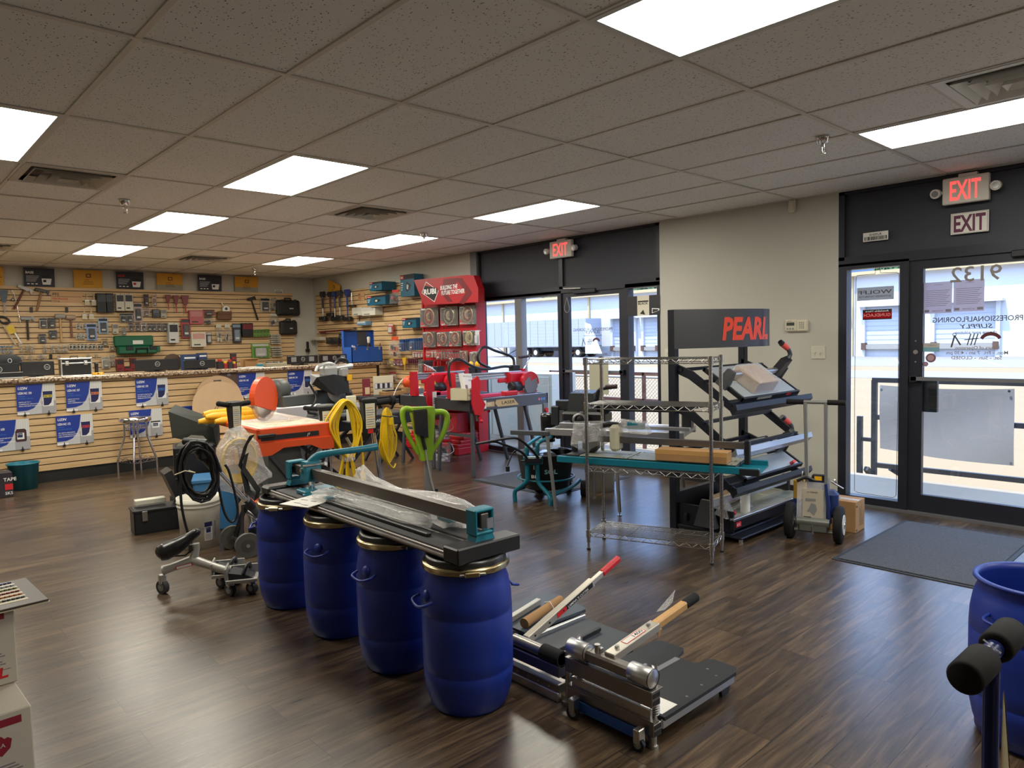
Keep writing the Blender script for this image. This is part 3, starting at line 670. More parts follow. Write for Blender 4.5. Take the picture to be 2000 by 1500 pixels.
# ---- product signs on the counter front
SBLUE = mat('sign_blue', s2l(30, 58, 150), .4); SGRY = mat('sign_grey', s2l(196, 198, 200), .4); SPL1 = mat('sign_grey_plank', s2l(216, 216, 214), .4); SPL2 = mat('sign_grey_floor', s2l(168, 168, 172), .4)
SLB = mat('sign_light_blue', s2l(70, 130, 205), .5)
BAGN = mat('bag_navy', s2l(24, 30, 84), .5)
def counter_sign(X, z, code, lines, band, prod, label, full=True):
    t = thing('product_sign', label, 'sign', M=frame((X, 9.625, z), (1, 0, 0), (0, 0, 1)), group='blue product signs on the counter front')
    w, h = .375, .34
    bd = MB().box((0, -.012, 0), (w, 0, h), SGRY)
    T = lambda x, z_, d=.0125: TF(x, z_, d)
    bd.quad(T(0, 0, .0124), w*.68, h*.42, w, h, SPL1); bd.quad(T(0, 0, .0124), w*.62, 0, w, h*.42, SPL2)
    for k in range(5): bd.quad(T(0, 0, .0126), w*(.72+k*.06), h*.42, w*(.725+k*.06), h, SPL2)
    pts = [(0, h*.12), (w*.25, h*.13), (w*.42, h*.2), (w*.54, h*.36), (w*.62, h*.58), (w*.68, h), (0, h)]
    bd.M = Matrix.Identity(4); bd.prism(pts, .0006, SBLUE, T(0, 0, .0126)); bd.quad(T(0, 0, .0133), 0, 0, w*.3, h*.07, WINK); bd.build('board', t)
    tx = MB(); Z = .0136
    tx.text('UZIN', T(.015, h*.84, Z), .026, WINK, shear=.25, bold=.03); tx.quad(T(0, 0, Z), .015, h*.815, .12, h*.82, SLB)
    tx.text('UZIN '+code, T(.015, h*.68, Z), .024, WINK, bold=.03, w=.13)
    tx.text('PREMIUM', T(.015, h*.59, Z), .011, SLB); tx.text('SELF LEVELING COMPOUND', T(.015, h*.52, Z), .011, SLB, w=.14)
    for k, l in enumerate(lines): tx.text(l, T(.018, h*(.40-.065*k), Z), .011, WINK, bold=.02)
    tx.build('lettering', t)
    pm = MB()
    if prod == 'bag':
        pm.quad(T(0, 0, Z), w*.66, h*.24, w*.94, h*.70, WINK); pm.quad(T(0, 0, Z+.0003), w*.67, h*.55, w*.92, h*.74, BAGN)
        pm.prism([(w*.68, h*.27), (w*.8, h*.27), (w*.88, h*.36), (w*.92, h*.57), (w*.68, h*.57)], .0003, BAGN, T(0, 0, Z+.0003))
        pm.quad(T(0, 0, Z+.0008), w*.69, h*.53, w*.91, h*.62, band); pm.text(code, T(w*.71, h*.55, Z+.0012), .016, INK, w=.065, bold=.03)
    elif prod == 'jug':
        pm.prism([(w*.66, h*.26), (w*.9, h*.26), (w*.92, h*.32), (w*.92, h*.62), (w*.88, h*.68), (w*.68, h*.68), (w*.64, h*.6), (w*.64, h*.3)], .0004, mat('jug_maroon', s2l(64, 34, 44), .5), T(0, 0, Z))
        pm.quad(T(0, 0, Z+.0008), w*.68, h*.34, w*.86, h*.55, WINK); pm.quad(T(0, 0, Z+.0011), w*.69, h*.4, w*.82, h*.54, BAGN); pm.text(code, T(w*.7, h*.48, Z+.0014), .012, WINK, w=.04)
    else:
        pm.prism([(w*.68, h*.3), (w*.9, h*.3), (w*.92, h*.5), (w*.66, h*.5)], .0004, WINK, T(0, 0, Z)); pm.quad(T(0, 0, Z+.0005), w*.64, h*.5, w*.94, h*.55, INK)
        pm.quad(T(0, 0, Z+.0005), w*.7, h*.36, w*.86, h*.47, BAGN); pm.text(code, T(w*.71, h*.39, Z+.0009), .012, WINK, w=.045)
    pm.build('product_picture', t)
    for cx in (.07, .3): MB().box((cx-.012, -.018, -.02), (cx+.012, 0, .006), BLK).box((cx-.004, -.017, .0), (cx+.004, -.012, .03), BLK).build('clip', t)
Y_ = mat('band_yellow', s2l(206, 190, 60), .5); O_ = mat('band_orange', s2l(206, 120, 80), .5); B_ = mat('band_blue', s2l(60, 110, 190), .5); R_ = mat('band_red', s2l(190, 50, 70), .5)
counter_sign(1.368, .80, 'NC 150', ['DEPTH UP TO 1"', 'COMMERCIAL APPLICATIONS', 'IDEAL FOR MOST FLOOR COVERINGS'], Y_, 'bag', 'blue product sign with yellow-banded bag, upper row, far left of counter front')
counter_sign(1.845, .80, 'NC 157', ['DEPTH UP TO 2"', 'PUMPABLE', 'FOR COMPRESSIVE & TENSILE STRENGTH'], O_, 'bag', 'blue product sign with orange-banded bag, upper row, second from left')
counter_sign(2.59, .80, 'NC 170', ['NO DEPTH LIMITATION', 'EXCEPTIONAL FLOW', 'PREMIUM APPLICATION'], B_, 'bag', 'blue product sign in upper row, just above and right of chrome stool')
counter_sign(3.862, .80, 'NC 165', ['DEPTH UP TO 2"', 'FOR RESILIENT FLOORING', '5,000 PSI'], Y_, 'bag', 'blue product sign in the upper row right of the plywood discs')
counter_sign(4.575, .80, 'NC 181', ['DEPTH UP TO 2"', 'FAST DRY COMMERCIAL', '4,500 PSI'], B_, 'bag', 'blue product sign in the upper row, farthest right on counter')
counter_sign(1.095, .415, 'PE 650', ['MULTIPLE MOISTURE MITIGATION', 'WITH SEALANT', 'WITH HIGH BOND STRENGTH'], Y_, 'jug', 'blue sign with a dark jug, lower row, cut by left edge of view')
counter_sign(1.729, .415, 'NC 172', ['NO DEPTH LIMITATION', 'FULL TRUCK INSTALLATION', 'HIGH COMPRESSIVE STRENGTH'], R_, 'bag', 'blue product sign with red-banded bag on the lower row')
counter_sign(2.502, .415, 'PE 360', ['READY TO USE', 'FOR ABSORBENT SUBSTRATES', 'LOW ODOR'], Y_, 'pail', 'blue sign with a white pail, lower row behind the chrome stool')
counter_sign(2.997, .415, 'PE 460', ['TWO PART EPOXY', 'MOISTURE CONTROL', 'MOISTURE VAPOR RETARDER', 'DRYING UP TO 24 H'], B_, 'pail', 'blue product sign with pail on lower row, right of the stool')
counter_sign(5.0, .415, 'NC 888', ['PATCH', 'FEATHER FINISH', 'FAST DRY'], Y_, 'bag', 'blue sign on lower row behind the black saw table')
# ---- boards standing on top of the slatwall
def top_board(x0, x1, px_y0, kind, label, wall='b', tilt=0):
    if wall == 'b': a = at(x0, 560, y=YB-.03); c = at(x1, 560, y=YB-.03); top = at((x0+x1)/2, px_y0, y=YB-.03).z; Mx = frame((a.x, YB-.03, 2.43), (1, 0, 0), (0, -.12, 1)); w = c.x-a.x; h = top-2.43
    else: a = at(x0, 560, x=XW-.03); c = at(x1, 560, x=XW-.03); Mx = frame((XW-.03, a.y, 2.41), (0, -1, -tilt), (-.1, 0, 1)); w = abs(c.y-a.y); h = .25
    h = min(h, .262)
    t = thing('poster_board', label, 'poster', M=Mx, group='promotional boards on top of the slatwall')
    if kind == 'dark':
        BK = mat('poster_dark', s2l(34, 34, 46), .5); MB().box((0, -.01, 0), (w, 0, h), BK).build('board', t)
        tx = MB().text('BASE', TF(w*.06, h*.7, .011), h*.12, RINK if 'red' in label else WINK, bold=.03)
        for k in range(5): tx.quad(TF(0, 0, .011), w*.07, h*(.56-.07*k), w*(.5-.03*k), h*(.575-.07*k), WINK)
        for k in range(3): tx.quad(TF(0, 0, .011), w*(.1+.13*k), h*.12, w*(.18+.13*k), h*.17, WINK)
        tx.build('lettering', t)
        MB().prism([(w*.6, h*.12), (w*.86, h*.12), (w*.9, h*.45), (w*.57, h*.45)], .0006, WINK, TF(0, 0, .011)).prism([(w*.57, h*.45), (w*.9, h*.45), (w*.88, h*.65), (w*.6, h*.65)], .0006, INK, TF(0, 0, .0112))\
            .quad(TF(0, 0, .0122), w*.62, h*.25, w*.72, h*.38, RINK if 'red' in label else INK).build('tub_picture', t)
    else:
        YB_ = mat('poster_yellow', s2l(206, 150, 40), .6); MB().box((0, -.01, 0), (w, 0, h), YB_).build('board', t)
        tx = MB().quad(TF(0, 0, .011), w*.42, h*.58, w*.6, h*.8, mat('logo_brown', s2l(110, 70, 20), .6)).quad(TF(0, 0, .0114), w*.46, h*.63, w*.56, h*.75, YB_)
        tx.text('WEDI' if 0 else 'SYSTEM', TF(w*.36, h*.42, .011), h*.05, M_('logo_brown'))
        for k in range(3): tx.quad(TF(0, 0, .011), w*(.34-.02*k), h*(.33-.07*k), w*(.66+.02*k), h*(.35-.07*k), M_('logo_brown'))
        if 'grey' in label: tx.quad(TF(0, 0, .0108), 0, 0, w, h*.32, mat('poster_grey_photo', s2l(150, 146, 130), .6))
        tx.build('print', t)
top_board(-14, 8, 518, 'y', 'yellow board on top of slatwall, cut by left edge of view')
top_board(47, 107, 519, 'dark', 'dark board with white tub on top of slatwall, farthest left')
top_board(144, 200, 525, 'y', 'plain yellow board on top of slatwall between the first two dark boards')
top_board(227, 280, 528, 'dark', 'dark board with red heading on top of slatwall, second from left')
top_board(306, 356, 531, 'y', 'yellow board with grey lower strip, above the red-handled tools')
top_board(386, 432, 537, 'dark', 'dark board with white tub on top of slatwall, nearest the corner')
top_board(458, 503, 540, 'y', 'yellow board with grey lower strip, nearest the corner')
top_board(641, 664, 535, 'y', 'yellow board leaning tilted over the side slatwall', 'r', .35)
def small_sign(Mx, w, h, t1, label, red=None):
    t = thing('placard', label, 'sign', M=Mx)
    MB().box((0, -.004, 0), (w, 0, h), PAP).build('board', t); tx = MB().text(t1, TF(w/2, h*.62, .005), h*.25, INK, 'c', .02)
    rr = random.Random(4); x = w*.06
    while x < w*.92:
        b_ = rr.uniform(.002, .006); tx.quad(TF(0, 0, .005), x, h*.08, x+b_, h*.5, INK); x += b_+rr.uniform(.002, .006)
    tx.build('print', t)
p = at(536, 573, y=YB-.03); small_sign(frame(p, (1, 0, 0), (0, 0, 1)), .155, .07, 'SAWALZ', 'small white barcode placard at top right end of back slatwall')
# ================= GOODS HUNG ON THE SLATWALLS =================
PEG = mat('peg_wire', (.6, .6, .6), .3, 1)
def colr(c):
    n = 'pack_%02x%02x%02x' % c; return mat(n, s2l(*c), .45)
def wallM(x0, y0, x1, y1, wall, off):
    if wall == 'b': a = at(x0, y1, y=YB-off); b_ = at(x1, y0, y=YB-off); return frame((a.x, YB-off, a.z), (1, 0, 0), (0, 0, 1)), b_.x-a.x, b_.z-a.z
    a = at(x0, y1, x=XW-off); b_ = at(x1, y0, x=XW-off); return frame((XW-off, a.y, a.z), (0, -1, 0), (0, 0, 1)), a.y-b_.y, b_.z-a.z
def peg(t, w, h, L_=.1, B_=.03):
    MB().tube([(w/2, B_, h*.97), (w/2, -L_, h*.97), (w/2, -L_-.01, h*.97+.012)], .0025, PEG, 6).box((w/2-.012, .02, h*.9), (w/2+.012, .035, h*1.0), PEG).build('hook', t)
def hang(kind, x0, y0, x1, y1, label, wall='b', c=(150, 150, 150), c2=(40, 40, 44), group=None, name=None, cat=None, off=None, txt=None, rot=0):
    D = {'card': .05, 'box': .14, 'blister': .055}.get(kind, .06) if off is None else off
    Mx, w, h = wallM(x0, y0, x1, y1, wall, D)
    A, B2 = colr(c), colr(c2)
    if kind in ('card', 'blister'):
        t = thing(name or 'blister_pack', label, cat or 'package', M=Mx, group=group)
        MB().box((0, -.003, 0), (w, 0, h), A, .001).quad(TF(0, 0, .0035), w*.06, h*.8, w*.94, h*.95, B2).build('card', t)
        m_ = MB(); m_.box((w*.2, -.028, h*.1), (w*.8, -.003, h*.68), B2, .008); m_.quad(TF(0, 0, .029), w*.3, h*.2, w*.7, h*.3, colr((220, 220, 215))); m_.build('content', t)
        if w > .05: MB().box((w*.12, -.034, h*.04), (w*.88, -.003, h*.74), CLEAR, .008).build('bubble', t)
        peg(t, w, h, .1, D)
    elif kind == 'box':
        t = thing(name or 'carton', label, cat or 'box', M=Mx, group=group)
        MB().box((0, 0, 0), (w, min(D-.03, max(.04, w*.8)), h), A, .002).build('carton', t)
        m_ = MB().quad(TF(0, 0, .0006), w*.08, h*.55, w*.92, h*.92, B2).quad(TF(0, 0, .0006), w*.15, h*.12, w*.6, h*.2, INK)
        if txt: m_.text(txt, TF(w*.5, h*.66, .001), h*.14, WINK, 'c', w=w*.6)
        m_.build('label', t)
        peg(t, w, h, .05, D)
    elif kind == 'hammer':
        t = thing(name or 'hammer', label, cat or 'hammer', M=Mx @ Matrix.Translation((w/2, 0, h)) @ Matrix.Rotation(rot, 4, 'Y'), group=group)
        MB().tube([(0, 0, -h), (0, -.002, -h*.5), (0, 0, -.02)], [.014, .016, .013, .011], B2, 10).build('handle', t)
        MB().box((-w*.45, -.02, -.045), (w*.3, .02, .0), A, .008).prism([(w*.28, 0), (w*.5, -.05), (w*.5, .02), (w*.28, .025)], .03, A, frame((0, .015, -.02), (1, 0, 0), (0, -1, 0))).build('head', t)
        MB().tube([(-.03, .04, -.05), (-.03, -.05, -.05)], .003, PEG, 6).tube([(.03, .04, -.05), (.03, -.05, -.05)], .003, PEG, 6).build('hook', t)
    elif kind == 'mallet':
        t = thing(name or 'rubber_mallet', label, cat or 'mallet', M=Mx @ Matrix.Translation((w/2, 0, h)), group=group)
        MB().cyl((0, 0, -h), (0, 0, -.03), .015, B2, .012, 12).build('handle', t)
        MB().lathe([(0, -w*.45), (.03, -w*.45), (.036, -w*.4), (.036, w*.4), (.03, w*.45), (0, w*.45)], A, 18, frame((0, 0, -.035), (0, 0, 1), (1, 0, 0))).build('head', t)
        MB().tube([(-.03, .04, -.075), (-.03, -.05, -.075)], .003, PEG, 6).tube([(.03, .04, -.075), (.03, -.05, -.075)], .003, PEG, 6).build('hook', t)
    elif kind == 'brush':
        t = thing(name or 'paint_brush', label, cat or 'brush', M=Mx, group=group)
        MB().prism([(w*.35, h*.45), (w*.65, h*.45), (w*.56, h*.8), (w*.62, h*.97), (w*.38, h*.97), (w*.44, h*.8)], .012, B2, TF(0, 0, .0)).build('handle', t)
        MB().box((w*.12, -.016, h*.32), (w*.88, .004, h*.46), STL, .003).build('ferrule', t)
        MB().prism([(w*.1, 0), (w*.9, 0), (w*.86, h*.33), (w*.14, h*.33)], .014, A, TF(0, 0, 0)).build('bristles', t); peg(t, w, h, .04)
    elif kind == 'tool':   # shafted tool with a grip and a working end
        t = thing(name or 'hand_tool', label, cat or 'tool', M=Mx, group=group)
        MB().prism([(w*.1, h), (w*.9, h), (w*.7, h*.55), (w*.6, h*.45), (w*.4, h*.45), (w*.3, h*.55)], .02, B2, TF(0, 0, 0)).build('grip', t)
        MB().prism([(w*.42, h*.46), (w*.58, h*.46), (w*.55, 0), (w*.45, 0)], .008, A, TF(0, 0, .006-.012+.012)).build('shaft', t); peg(t, w, h, .04, D)
    elif kind == 'pouch':
        t = thing(name or 'plastic_bag', label, cat or 'bag', M=Mx, group=group)
        m_ = MB(); rr = random.Random(int(x0*7+y0));
        m_.hull([(w*.02, 0, h*.05), (w*.98, 0, h*.03), (w*.9, -.035, h*.12), (w*.1, -.04, h*.1), (w*.5, -.05, h*.4), (w*.06, -.02, h*.7), (w*.95, -.02, h*.66), (w*.4, 0, h*.86), (w*.6, 0, h*.86)], CLEAR)
        m_.build('film', t)
        cm = MB()
        for k in range(6):
            a = (w*rr.uniform(.2, .7), -.01, h*rr.uniform(.12, .5)); cm.cbox(a, (w*.22, .016, h*.2), A if k % 2 else B2, .004)
        cm.build('content', t); MB().box((w*.2, -.003, h*.78), (w*.8, 0, h*.98), A).build('header_card', t); peg(t, w, h, .05, D)
    return t
# --- back slatwall, left to right (photo pixel boxes on the wall plane)
W_ = (210, 206, 196); K_ = (28, 28, 32); G_ = (120, 118, 114)
hang('tool', -2, 567, 18, 611, 'blue-grey trowel at the left edge of slatwall, top row', c=(150, 150, 150), c2=(70, 84, 100), name='trowel')
m_ = wallM(25, 565, 38, 636, 'b', .06); t = thing('hanging_rod', 'thin steel rod with small lamp hook hanging left of the hatchets', 'tool', M=m_[0]); w, h = m_[1:]
MB().tube([(w*.9, 0, 0), (w*.5, 0, h*.8), (w*.1, 0, h), (w*.3, 0, h*.72)], .004, CHR, 6).build('rod', t); MB().lathe([(0, 0), (.028, 0), (.01, .04), (0, .04)], STL, 12, Matrix.Translation((w*.2, 0, h*.68))).build('shade', t)
hang('hammer', 36, 561, 66, 609, 'silver-headed hatchet with red-brown handle, top row', c=(190, 190, 188), c2=(96, 42, 34), name='hatchet', cat='hatchet', rot=.45)
hang('hammer', 70, 565, 97, 609, 'dark-headed hatchet with wooden handle, top row', c=(60, 58, 56), c2=(150, 104, 70), name='hatchet', cat='hatchet', rot=.25)
def plaque(x0, y0, x1, y1, wall, label):
    Mx, w, h = wallM(x0, y0, x1, y1, wall, .028); t = thing('brand_plaque', label, 'sign', M=Mx)
    MB().box((0, -.003, 0), (w, .0, h), mat('tan_plaque', s2l(206, 164, 118), .6)).build('board', t)
    MB().text('PFS', TF(w*.04, h*.62, .004), h*.28, INK, bold=.01).quad(TF(0, 0, .004), w*.03, h*.52, w*.97, h*.55, INK).text('Hardwood' if wall == 'b' else 'Tools', TF(w*.04, h*.25, .004), h*.2, RINK).text('Flooring', TF(w*.04, h*.06, .004), h*.12, INK).build('lettering', t)
plaque(101, 571, 160, 590, 'b', 'tan plaque with black and red lettering on back slatwall, right of hatchets')
plaque(700, 571, 712, 588, 'r', 'small tan lettered plaque on side slatwall beside the hung kickers')
for k, (a, b_, c_, d) in enumerate(((164, 573, 175, 596), (177, 573, 189, 597), (159, 601, 170, 624), (172, 601, 184, 624))):
    hang('brush', a, b_, c_, d, ['chip brush in upper pair, left one', 'chip brush in upper pair, right one', 'chip brush in lower pair, left one', 'chip brush in lower pair, right one'][k], c=(200, 188, 160), c2=(206, 180, 136), group='chip brushes')
for k, (a, b_, c_, d) in enumerate(((191, 573, 208, 610), (208, 573, 221, 610))): hang('box', a, b_, c_, d, ['wide black boxed blade pack on top row', 'narrow black boxed blade pack on top row, beside the wide one'][k], c=(22, 24, 28), c2=(60, 64, 70))
for k, (a, b_, c_, d) in enumerate(((228, 574, 242, 607), (245, 574, 259, 607))): hang('box', a, b_, c_, d, ['pale tall box with black label, left of two', 'pale tall box with black label, right of two'][k], c=(196, 192, 176), c2=(40, 42, 48), group='pale tall boxes with black labels')
hang('blister', 281, 575, 290, 598, 'dark maroon slim pack on top row left of red-handled tools', c=(80, 50, 60), c2=(50, 30, 36))
hang('blister', 298, 576, 305, 600, 'pale slim pack on top row left of red-handled tools', c=(200, 180, 168), c2=(160, 120, 110))
for k, (a, b_, c_, d) in enumerate(((322, 576, 334, 605), (337, 577, 350, 610), (353, 577, 370, 613))):
    hang('tool', a, b_, c_, d, ['smallest of three red snips with black grips', 'middle of three red snips with black grips', 'largest of three red snips with black grips'][k], c=(170, 30, 36), c2=(120, 26, 30), name='snips', cat='snips', group='red snips on the top row')
for k, (a, b_) in enumerate(((59, 64), (128, 133), (97, 102))): hang('box', a, 600 if k < 2 else 692, b_, 610 if k < 2 else 701, ['empty black slatwall hook under the hatchets', 'empty black slatwall hook under the tan lettered plaque', 'empty black hook above the aluminium case'][k], c=(15, 15, 15), c2=(22, 22, 22), off=.05, name='slatwall_hook', cat='hook')
hang('blister', 262, 592, 277, 629, 'clear clamshell with small black figure tool, hanging under the pale boxes', c=(190, 170, 165), c2=(40, 40, 44))
hang('blister', 279, 602, 292, 618, 'clear pack with reddish content below the slim packs', c=(190, 180, 170), c2=(130, 90, 84))
hang('box', 299, 604, 311, 620, 'dark grey small box below the pale slim pack', c=(64, 66, 74), c2=(90, 94, 100), off=.08)
hang('box', 315, 605, 325, 621, 'pale small box beneath the smallest red snips', c=(170, 166, 150), c2=(120, 120, 116), off=.08)
hang('box', 371, 606, 397, 633, 'flat red box with pale label under the largest snips', c=(176, 84, 88), c2=(190, 120, 118), off=.08)
hang('blister', 396, 605, 419, 616, 'red and black multi-tool card right of the flat red box', c=(150, 60, 56), c2=(30, 30, 32))
hang('pouch', 398, 617, 418, 635, 'black net bag below the multi-tool card', c=(30, 32, 36), c2=(50, 52, 56))
# tool pouch and chalk reel
m_ = wallM(424, 590, 452, 625, 'b', .07); w, h = m_[1:]; t = thing('chalk_reel', 'white chalk-line reel standing above the brown tool pouch', 'reel', M=m_[0])
MB().prism([(w*.38, h*.45), (w*.82, h*.45), (w*.84, h*.68), (w*.7, h*.78), (w*.48, h*.78), (w*.36, h*.62)], .04, colr((226, 224, 214)), TF(0, 0, -.02)).build('case', t)
MB().cyl((w*.6, -.02, h*.62), (w*.6, -.03, h*.62), .022, colr((60, 60, 60))).build('crank', t); MB().cyl((w*.45, -.0, h*.76), (w*.34, 0, h), .008, colr((226, 224, 214))).build('spout', t)
t = thing('tool_pouch', 'brown leather tool pouch right of the snips', 'pouch', M=m_[0]); LEA = mat('brown_leather', s2l(104, 70, 42), .6, noise=.1)
MB().box((w*.0, -.03, 0), (w*.95, .03, h*.46), LEA, .012).box((w*.02, -.036, h*.3), (w*.93, -.02, h*.48), LEA, .006).build('pouch', t); MB().tube([(w*.9, 0, h*.2), (w*1.0, 0, h*.4), (w*.92, 0, h*.5)], .006, LEA, 6).build('strap', t)
m_ = wallM(464, 579, 469, 588, 'b', .03); t = thing('slatwall_hook', 'empty white wire hook near the black steel hammer', 'hook', M=m_[0]); MB().tube([(0, 0, .04), (0, -.05, .04), (0, -.06, .0)], .003, WHT, 6).build('wire', t)
hang('hammer', 483, 581, 498, 627, 'all-black steel hammer hanging tilted near the black cases', c=(40, 40, 42), c2=(24, 24, 26), rot=-.28)
hang('blister', 509, 582, 527, 609, 'clear pack with black knife left of the upper black case', c=(176, 170, 156), c2=(20, 20, 22))
hang('pouch', 528, 582, 543, 607, 'clear bag with small parts touching the upper black case', c=(150, 140, 130), c2=(96, 70, 66))
hang('pouch', 525, 612, 545, 638, 'white patterned bag under the clear packs', c=(200, 198, 190), c2=(90, 80, 76))
def hardcase(x0, y0, x1, y1, label):
    Mx, w, h = wallM(x0, y0, x1, y1, 'b', .14); t = thing('tool_case', label, 'case', M=Mx)
    cm = mat('case_black', (.014, .015, .017), .5)
    MB().box((0, 0, 0), (w, .11, h*.86), cm, .025).box((w*.1, -.008, h*.1), (w*.9, .02, h*.76), cm, .01).build('shell', t)
    MB().tube([(w*.36, .05, h*.84), (w*.37, .05, h*.98), (w*.63, .05, h*.98), (w*.64, .05, h*.84)], .014, cm, 8).build('handle', t)
    MB().quad(TF(0, 0, .009), w*.5, h*.36, w*.68, h*.42, colr((190, 190, 190))).build('label', t)
    for q in (.22, .78): MB().box((w*q-.02, -.012, h*.68), (w*q+.02, .02, h*.9), BLK, .003).build('latch', t)
hardcase(543, 582, 586, 616, 'upper black hard case at right end of back slatwall')
hardcase(550, 622, 581, 654, 'lower smaller black hard case at right end of back slatwall')
# second band
m_ = wallM(0, 617, 40, 676, 'b', .06); w, h = m_[1:]; t = thing('hacksaw', 'hacksaw with black grip and yellow sleeve at left edge', 'saw', M=m_[0])
MB().torus(frame((w*.25, 0, h*.86), (1, 0, -.6), (0, -1, 0)), .05, .014, BLK, 20, 8, 1.3, .8).build('grip', t)
MB().tube([(w*.2, 0, h*.7), (w*.7, 0, h*.02), (w*.95, 0, h*.08)], .009, colr((200, 190, 170)), 8).bar((w*.5, 0, h*.7), (w*.97, 0, h*.06), .004, .018, STL, up=(1, 0, 0)).build('frame', t)
MB().prism([(w*.28, h*.62), (w*.62, h*.72), (w*.75, h*.45), (w*.45, h*.38)], .01, colr((214, 180, 40)), TF(0, 0, .01)).build('sleeve', t)
hang('hammer', 41, 619, 67, 664, 'masonry hammer with yellow and black handle', c=(150, 150, 150), c2=(40, 38, 36), rot=.0)
for k, (a, b_, c_, d) in enumerate(((77, 621, 92, 641), (94, 621, 108, 641), (96, 645, 111, 662), (76, 652, 90, 670))):
    hang('blister', a, b_, c_, d, ['grey clamshell right of the masonry hammer, upper left of four', 'dark clamshell left of the white mallet, upper right of four', 'dark clamshell left of the mallet handle, lower right of four', 'grey clamshell, lower left of four'][k], c=[(150, 140, 130), (70, 68, 70), (80, 76, 78), (120, 116, 112)][k], c2=(50, 48, 50), group='clamshells near the mallets')
hang('mallet', 109, 613, 128, 667, 'grey-white rubber mallet with wooden handle', c=(160, 156, 146), c2=(200, 160, 110))
hang('mallet', 130, 615, 148, 660, 'tan rubber mallet with brown handle', c=(176, 150, 128), c2=(130, 82, 66))
k = 0
for a, b_, c_, d in ((149, 632, 156, 643), (161, 632, 168, 643), (149, 651, 156, 663), (158, 651, 165, 663)):
    hang('blister', a, b_, c_, d, 'tiny white carded part near the blue knife cards, %s of four' % ['upper left', 'upper right', 'lower left', 'lower right'][k], c=W_, c2=G_); k += 1
hang('blister', 170, 632, 188, 665, 'light blue card with black knife, lower left of two', c=(130, 160, 210), c2=(30, 34, 50))
hang('blister', 193, 621, 210, 652, 'light blue card with black knife, upper right of two', c=(150, 180, 210), c2=(26, 30, 44))
hang('box', 221, 633, 231, 652, 'pale grey bottle-shaped box under the clear clamshells', c=(180, 176, 160), c2=(120, 116, 108), off=.09)
hang('blister', 237, 640, 246, 655, 'small grey card beside the row of small packs', c=(150, 146, 136), c2=G_)
for k, x in enumerate((234, 247)): hang('blister', x, 612, x+13, 630, ['left of two clear shells with black discs', 'right of two clear shells with black discs'][k], c=(140, 138, 130), c2=(30, 30, 32), group='clear shells with black discs')
for k, x in enumerate((251, 264, 276, 287, 296, 306, 317)): hang('blister', x, 631, x+9, 647, 'small dark carded part hanging in the row of seven', c=(150, 140, 136) if k != 2 else (215, 210, 200), c2=(60, 50, 56), group='row of seven small carded parts')
hang('box', 331, 631, 348, 670, 'tall white box with black top and knife picture', c=(200, 200, 198), c2=(24, 24, 28))
hang('blister', 355, 622, 371, 661, 'red card with scissors left of the white kit box', c=(170, 40, 56), c2=(50, 50, 54))
hang('box', 375, 649, 402, 678, 'square cream kit box with red print', c=(210, 204, 186), c2=(200, 150, 140), off=.12)
hang('blister', 403, 649, 413, 671, 'black and white slim card right of cream kit box', c=(70, 70, 74), c2=(190, 190, 190))
for k, x in enumerate((420, 437)): hang('pouch', x, 632, x+15, 671, ['left bag of cable ties with maroon top', 'right bag of cable ties with maroon top'][k], c=(206, 200, 176), c2=(196, 186, 160), group='bags of cable ties')
hang('blister', 455, 632, 470, 670, 'black and blue card right of the cable ties', c=(30, 32, 40), c2=(120, 140, 160))
hang('box', 474, 631, 494, 658, 'black box with red and white glove picture', c=(24, 22, 26), c2=(110, 30, 36), off=.1)
for k in range(5): hang('box', 495+k*6.4, 644-k*.3, 500.8+k*6.4, 658-k*.3, 'green pack in row of five green packs', c=(96, 130, 60), c2=(70, 100, 50), off=.1, group='row of five green packs')
hang('blister', 492, 670, 526, 700, 'green clamshell kit with a grey tool, near the counter', c=(96, 150, 50), c2=(190, 190, 186))
for k in range(5): hang('box', 529+k*.4, 653+k*4, 548+k*.4, 656+k*4, 'flat pale carton in the upper stack of five', c=(190, 188, 176), c2=(150, 150, 140), off=.1, group='upper stack of pale cartons')
for k in range(5): hang('box', 531+k*.5, 677+k*4.2, 550+k*.5, 680+k*4.2, 'flat pale carton in the lower stack of five', c=(190, 188, 176), c2=(150, 150, 140), off=.1, group='lower stack of pale cartons')
hang('card', 198, 661, 211, 676, 'tan tag hanging askew left of the green case, upper', c=(190, 160, 110), c2=(120, 100, 70))
hang('card', 213, 671, 224, 685, 'tan tag beside the green case, lower', c=(200, 168, 116), c2=(120, 100, 70))
for k, x in enumerate((-1, 5, 13, 20)): hang('pouch', x, 675, x+6, 692, 'small clear bag with blue parts at the left edge', c=(90, 130, 160), c2=(190, 200, 205), group='clear bags with blue parts')
for k, (x, w) in enumerate(((36, 9), (49, 9), (58, 9), (82, 11), (97, 12), (110, 10), (121, 12))): hang('pouch', x, 673, x+w, 690, 'small clear parts bag in the row above the monitors', c=(196, 188, 172), c2=(150, 140, 128), group='clear parts bags above the monitors')
for k, x in enumerate((135, 142, 150, 157, 164, 173, 180, 190, 196)): hang('blister', x, 672, x+6, 683, 'tiny white carded part in the row of nine', c=(206, 202, 190), c2=(60, 60, 60), group='row of nine tiny cards')
for k, (a, b_, c_, d) in enumerate(((37, 693, 50, 704), (54, 693, 66, 704), (70, 692, 92, 703), (111, 693, 119, 702), (168, 691, 176, 700), (184, 690, 191, 700))): hang('pouch', a, b_, c_, d, 'small clear bag in the lowest row just over the monitors', c=(190, 184, 170), c2=(140, 134, 124), group='lowest row of clear bags')
hang('blister', 199, 697, 214, 720, 'clear oval clamshell over the yellow level', c=(190, 184, 170), c2=(150, 146, 136))
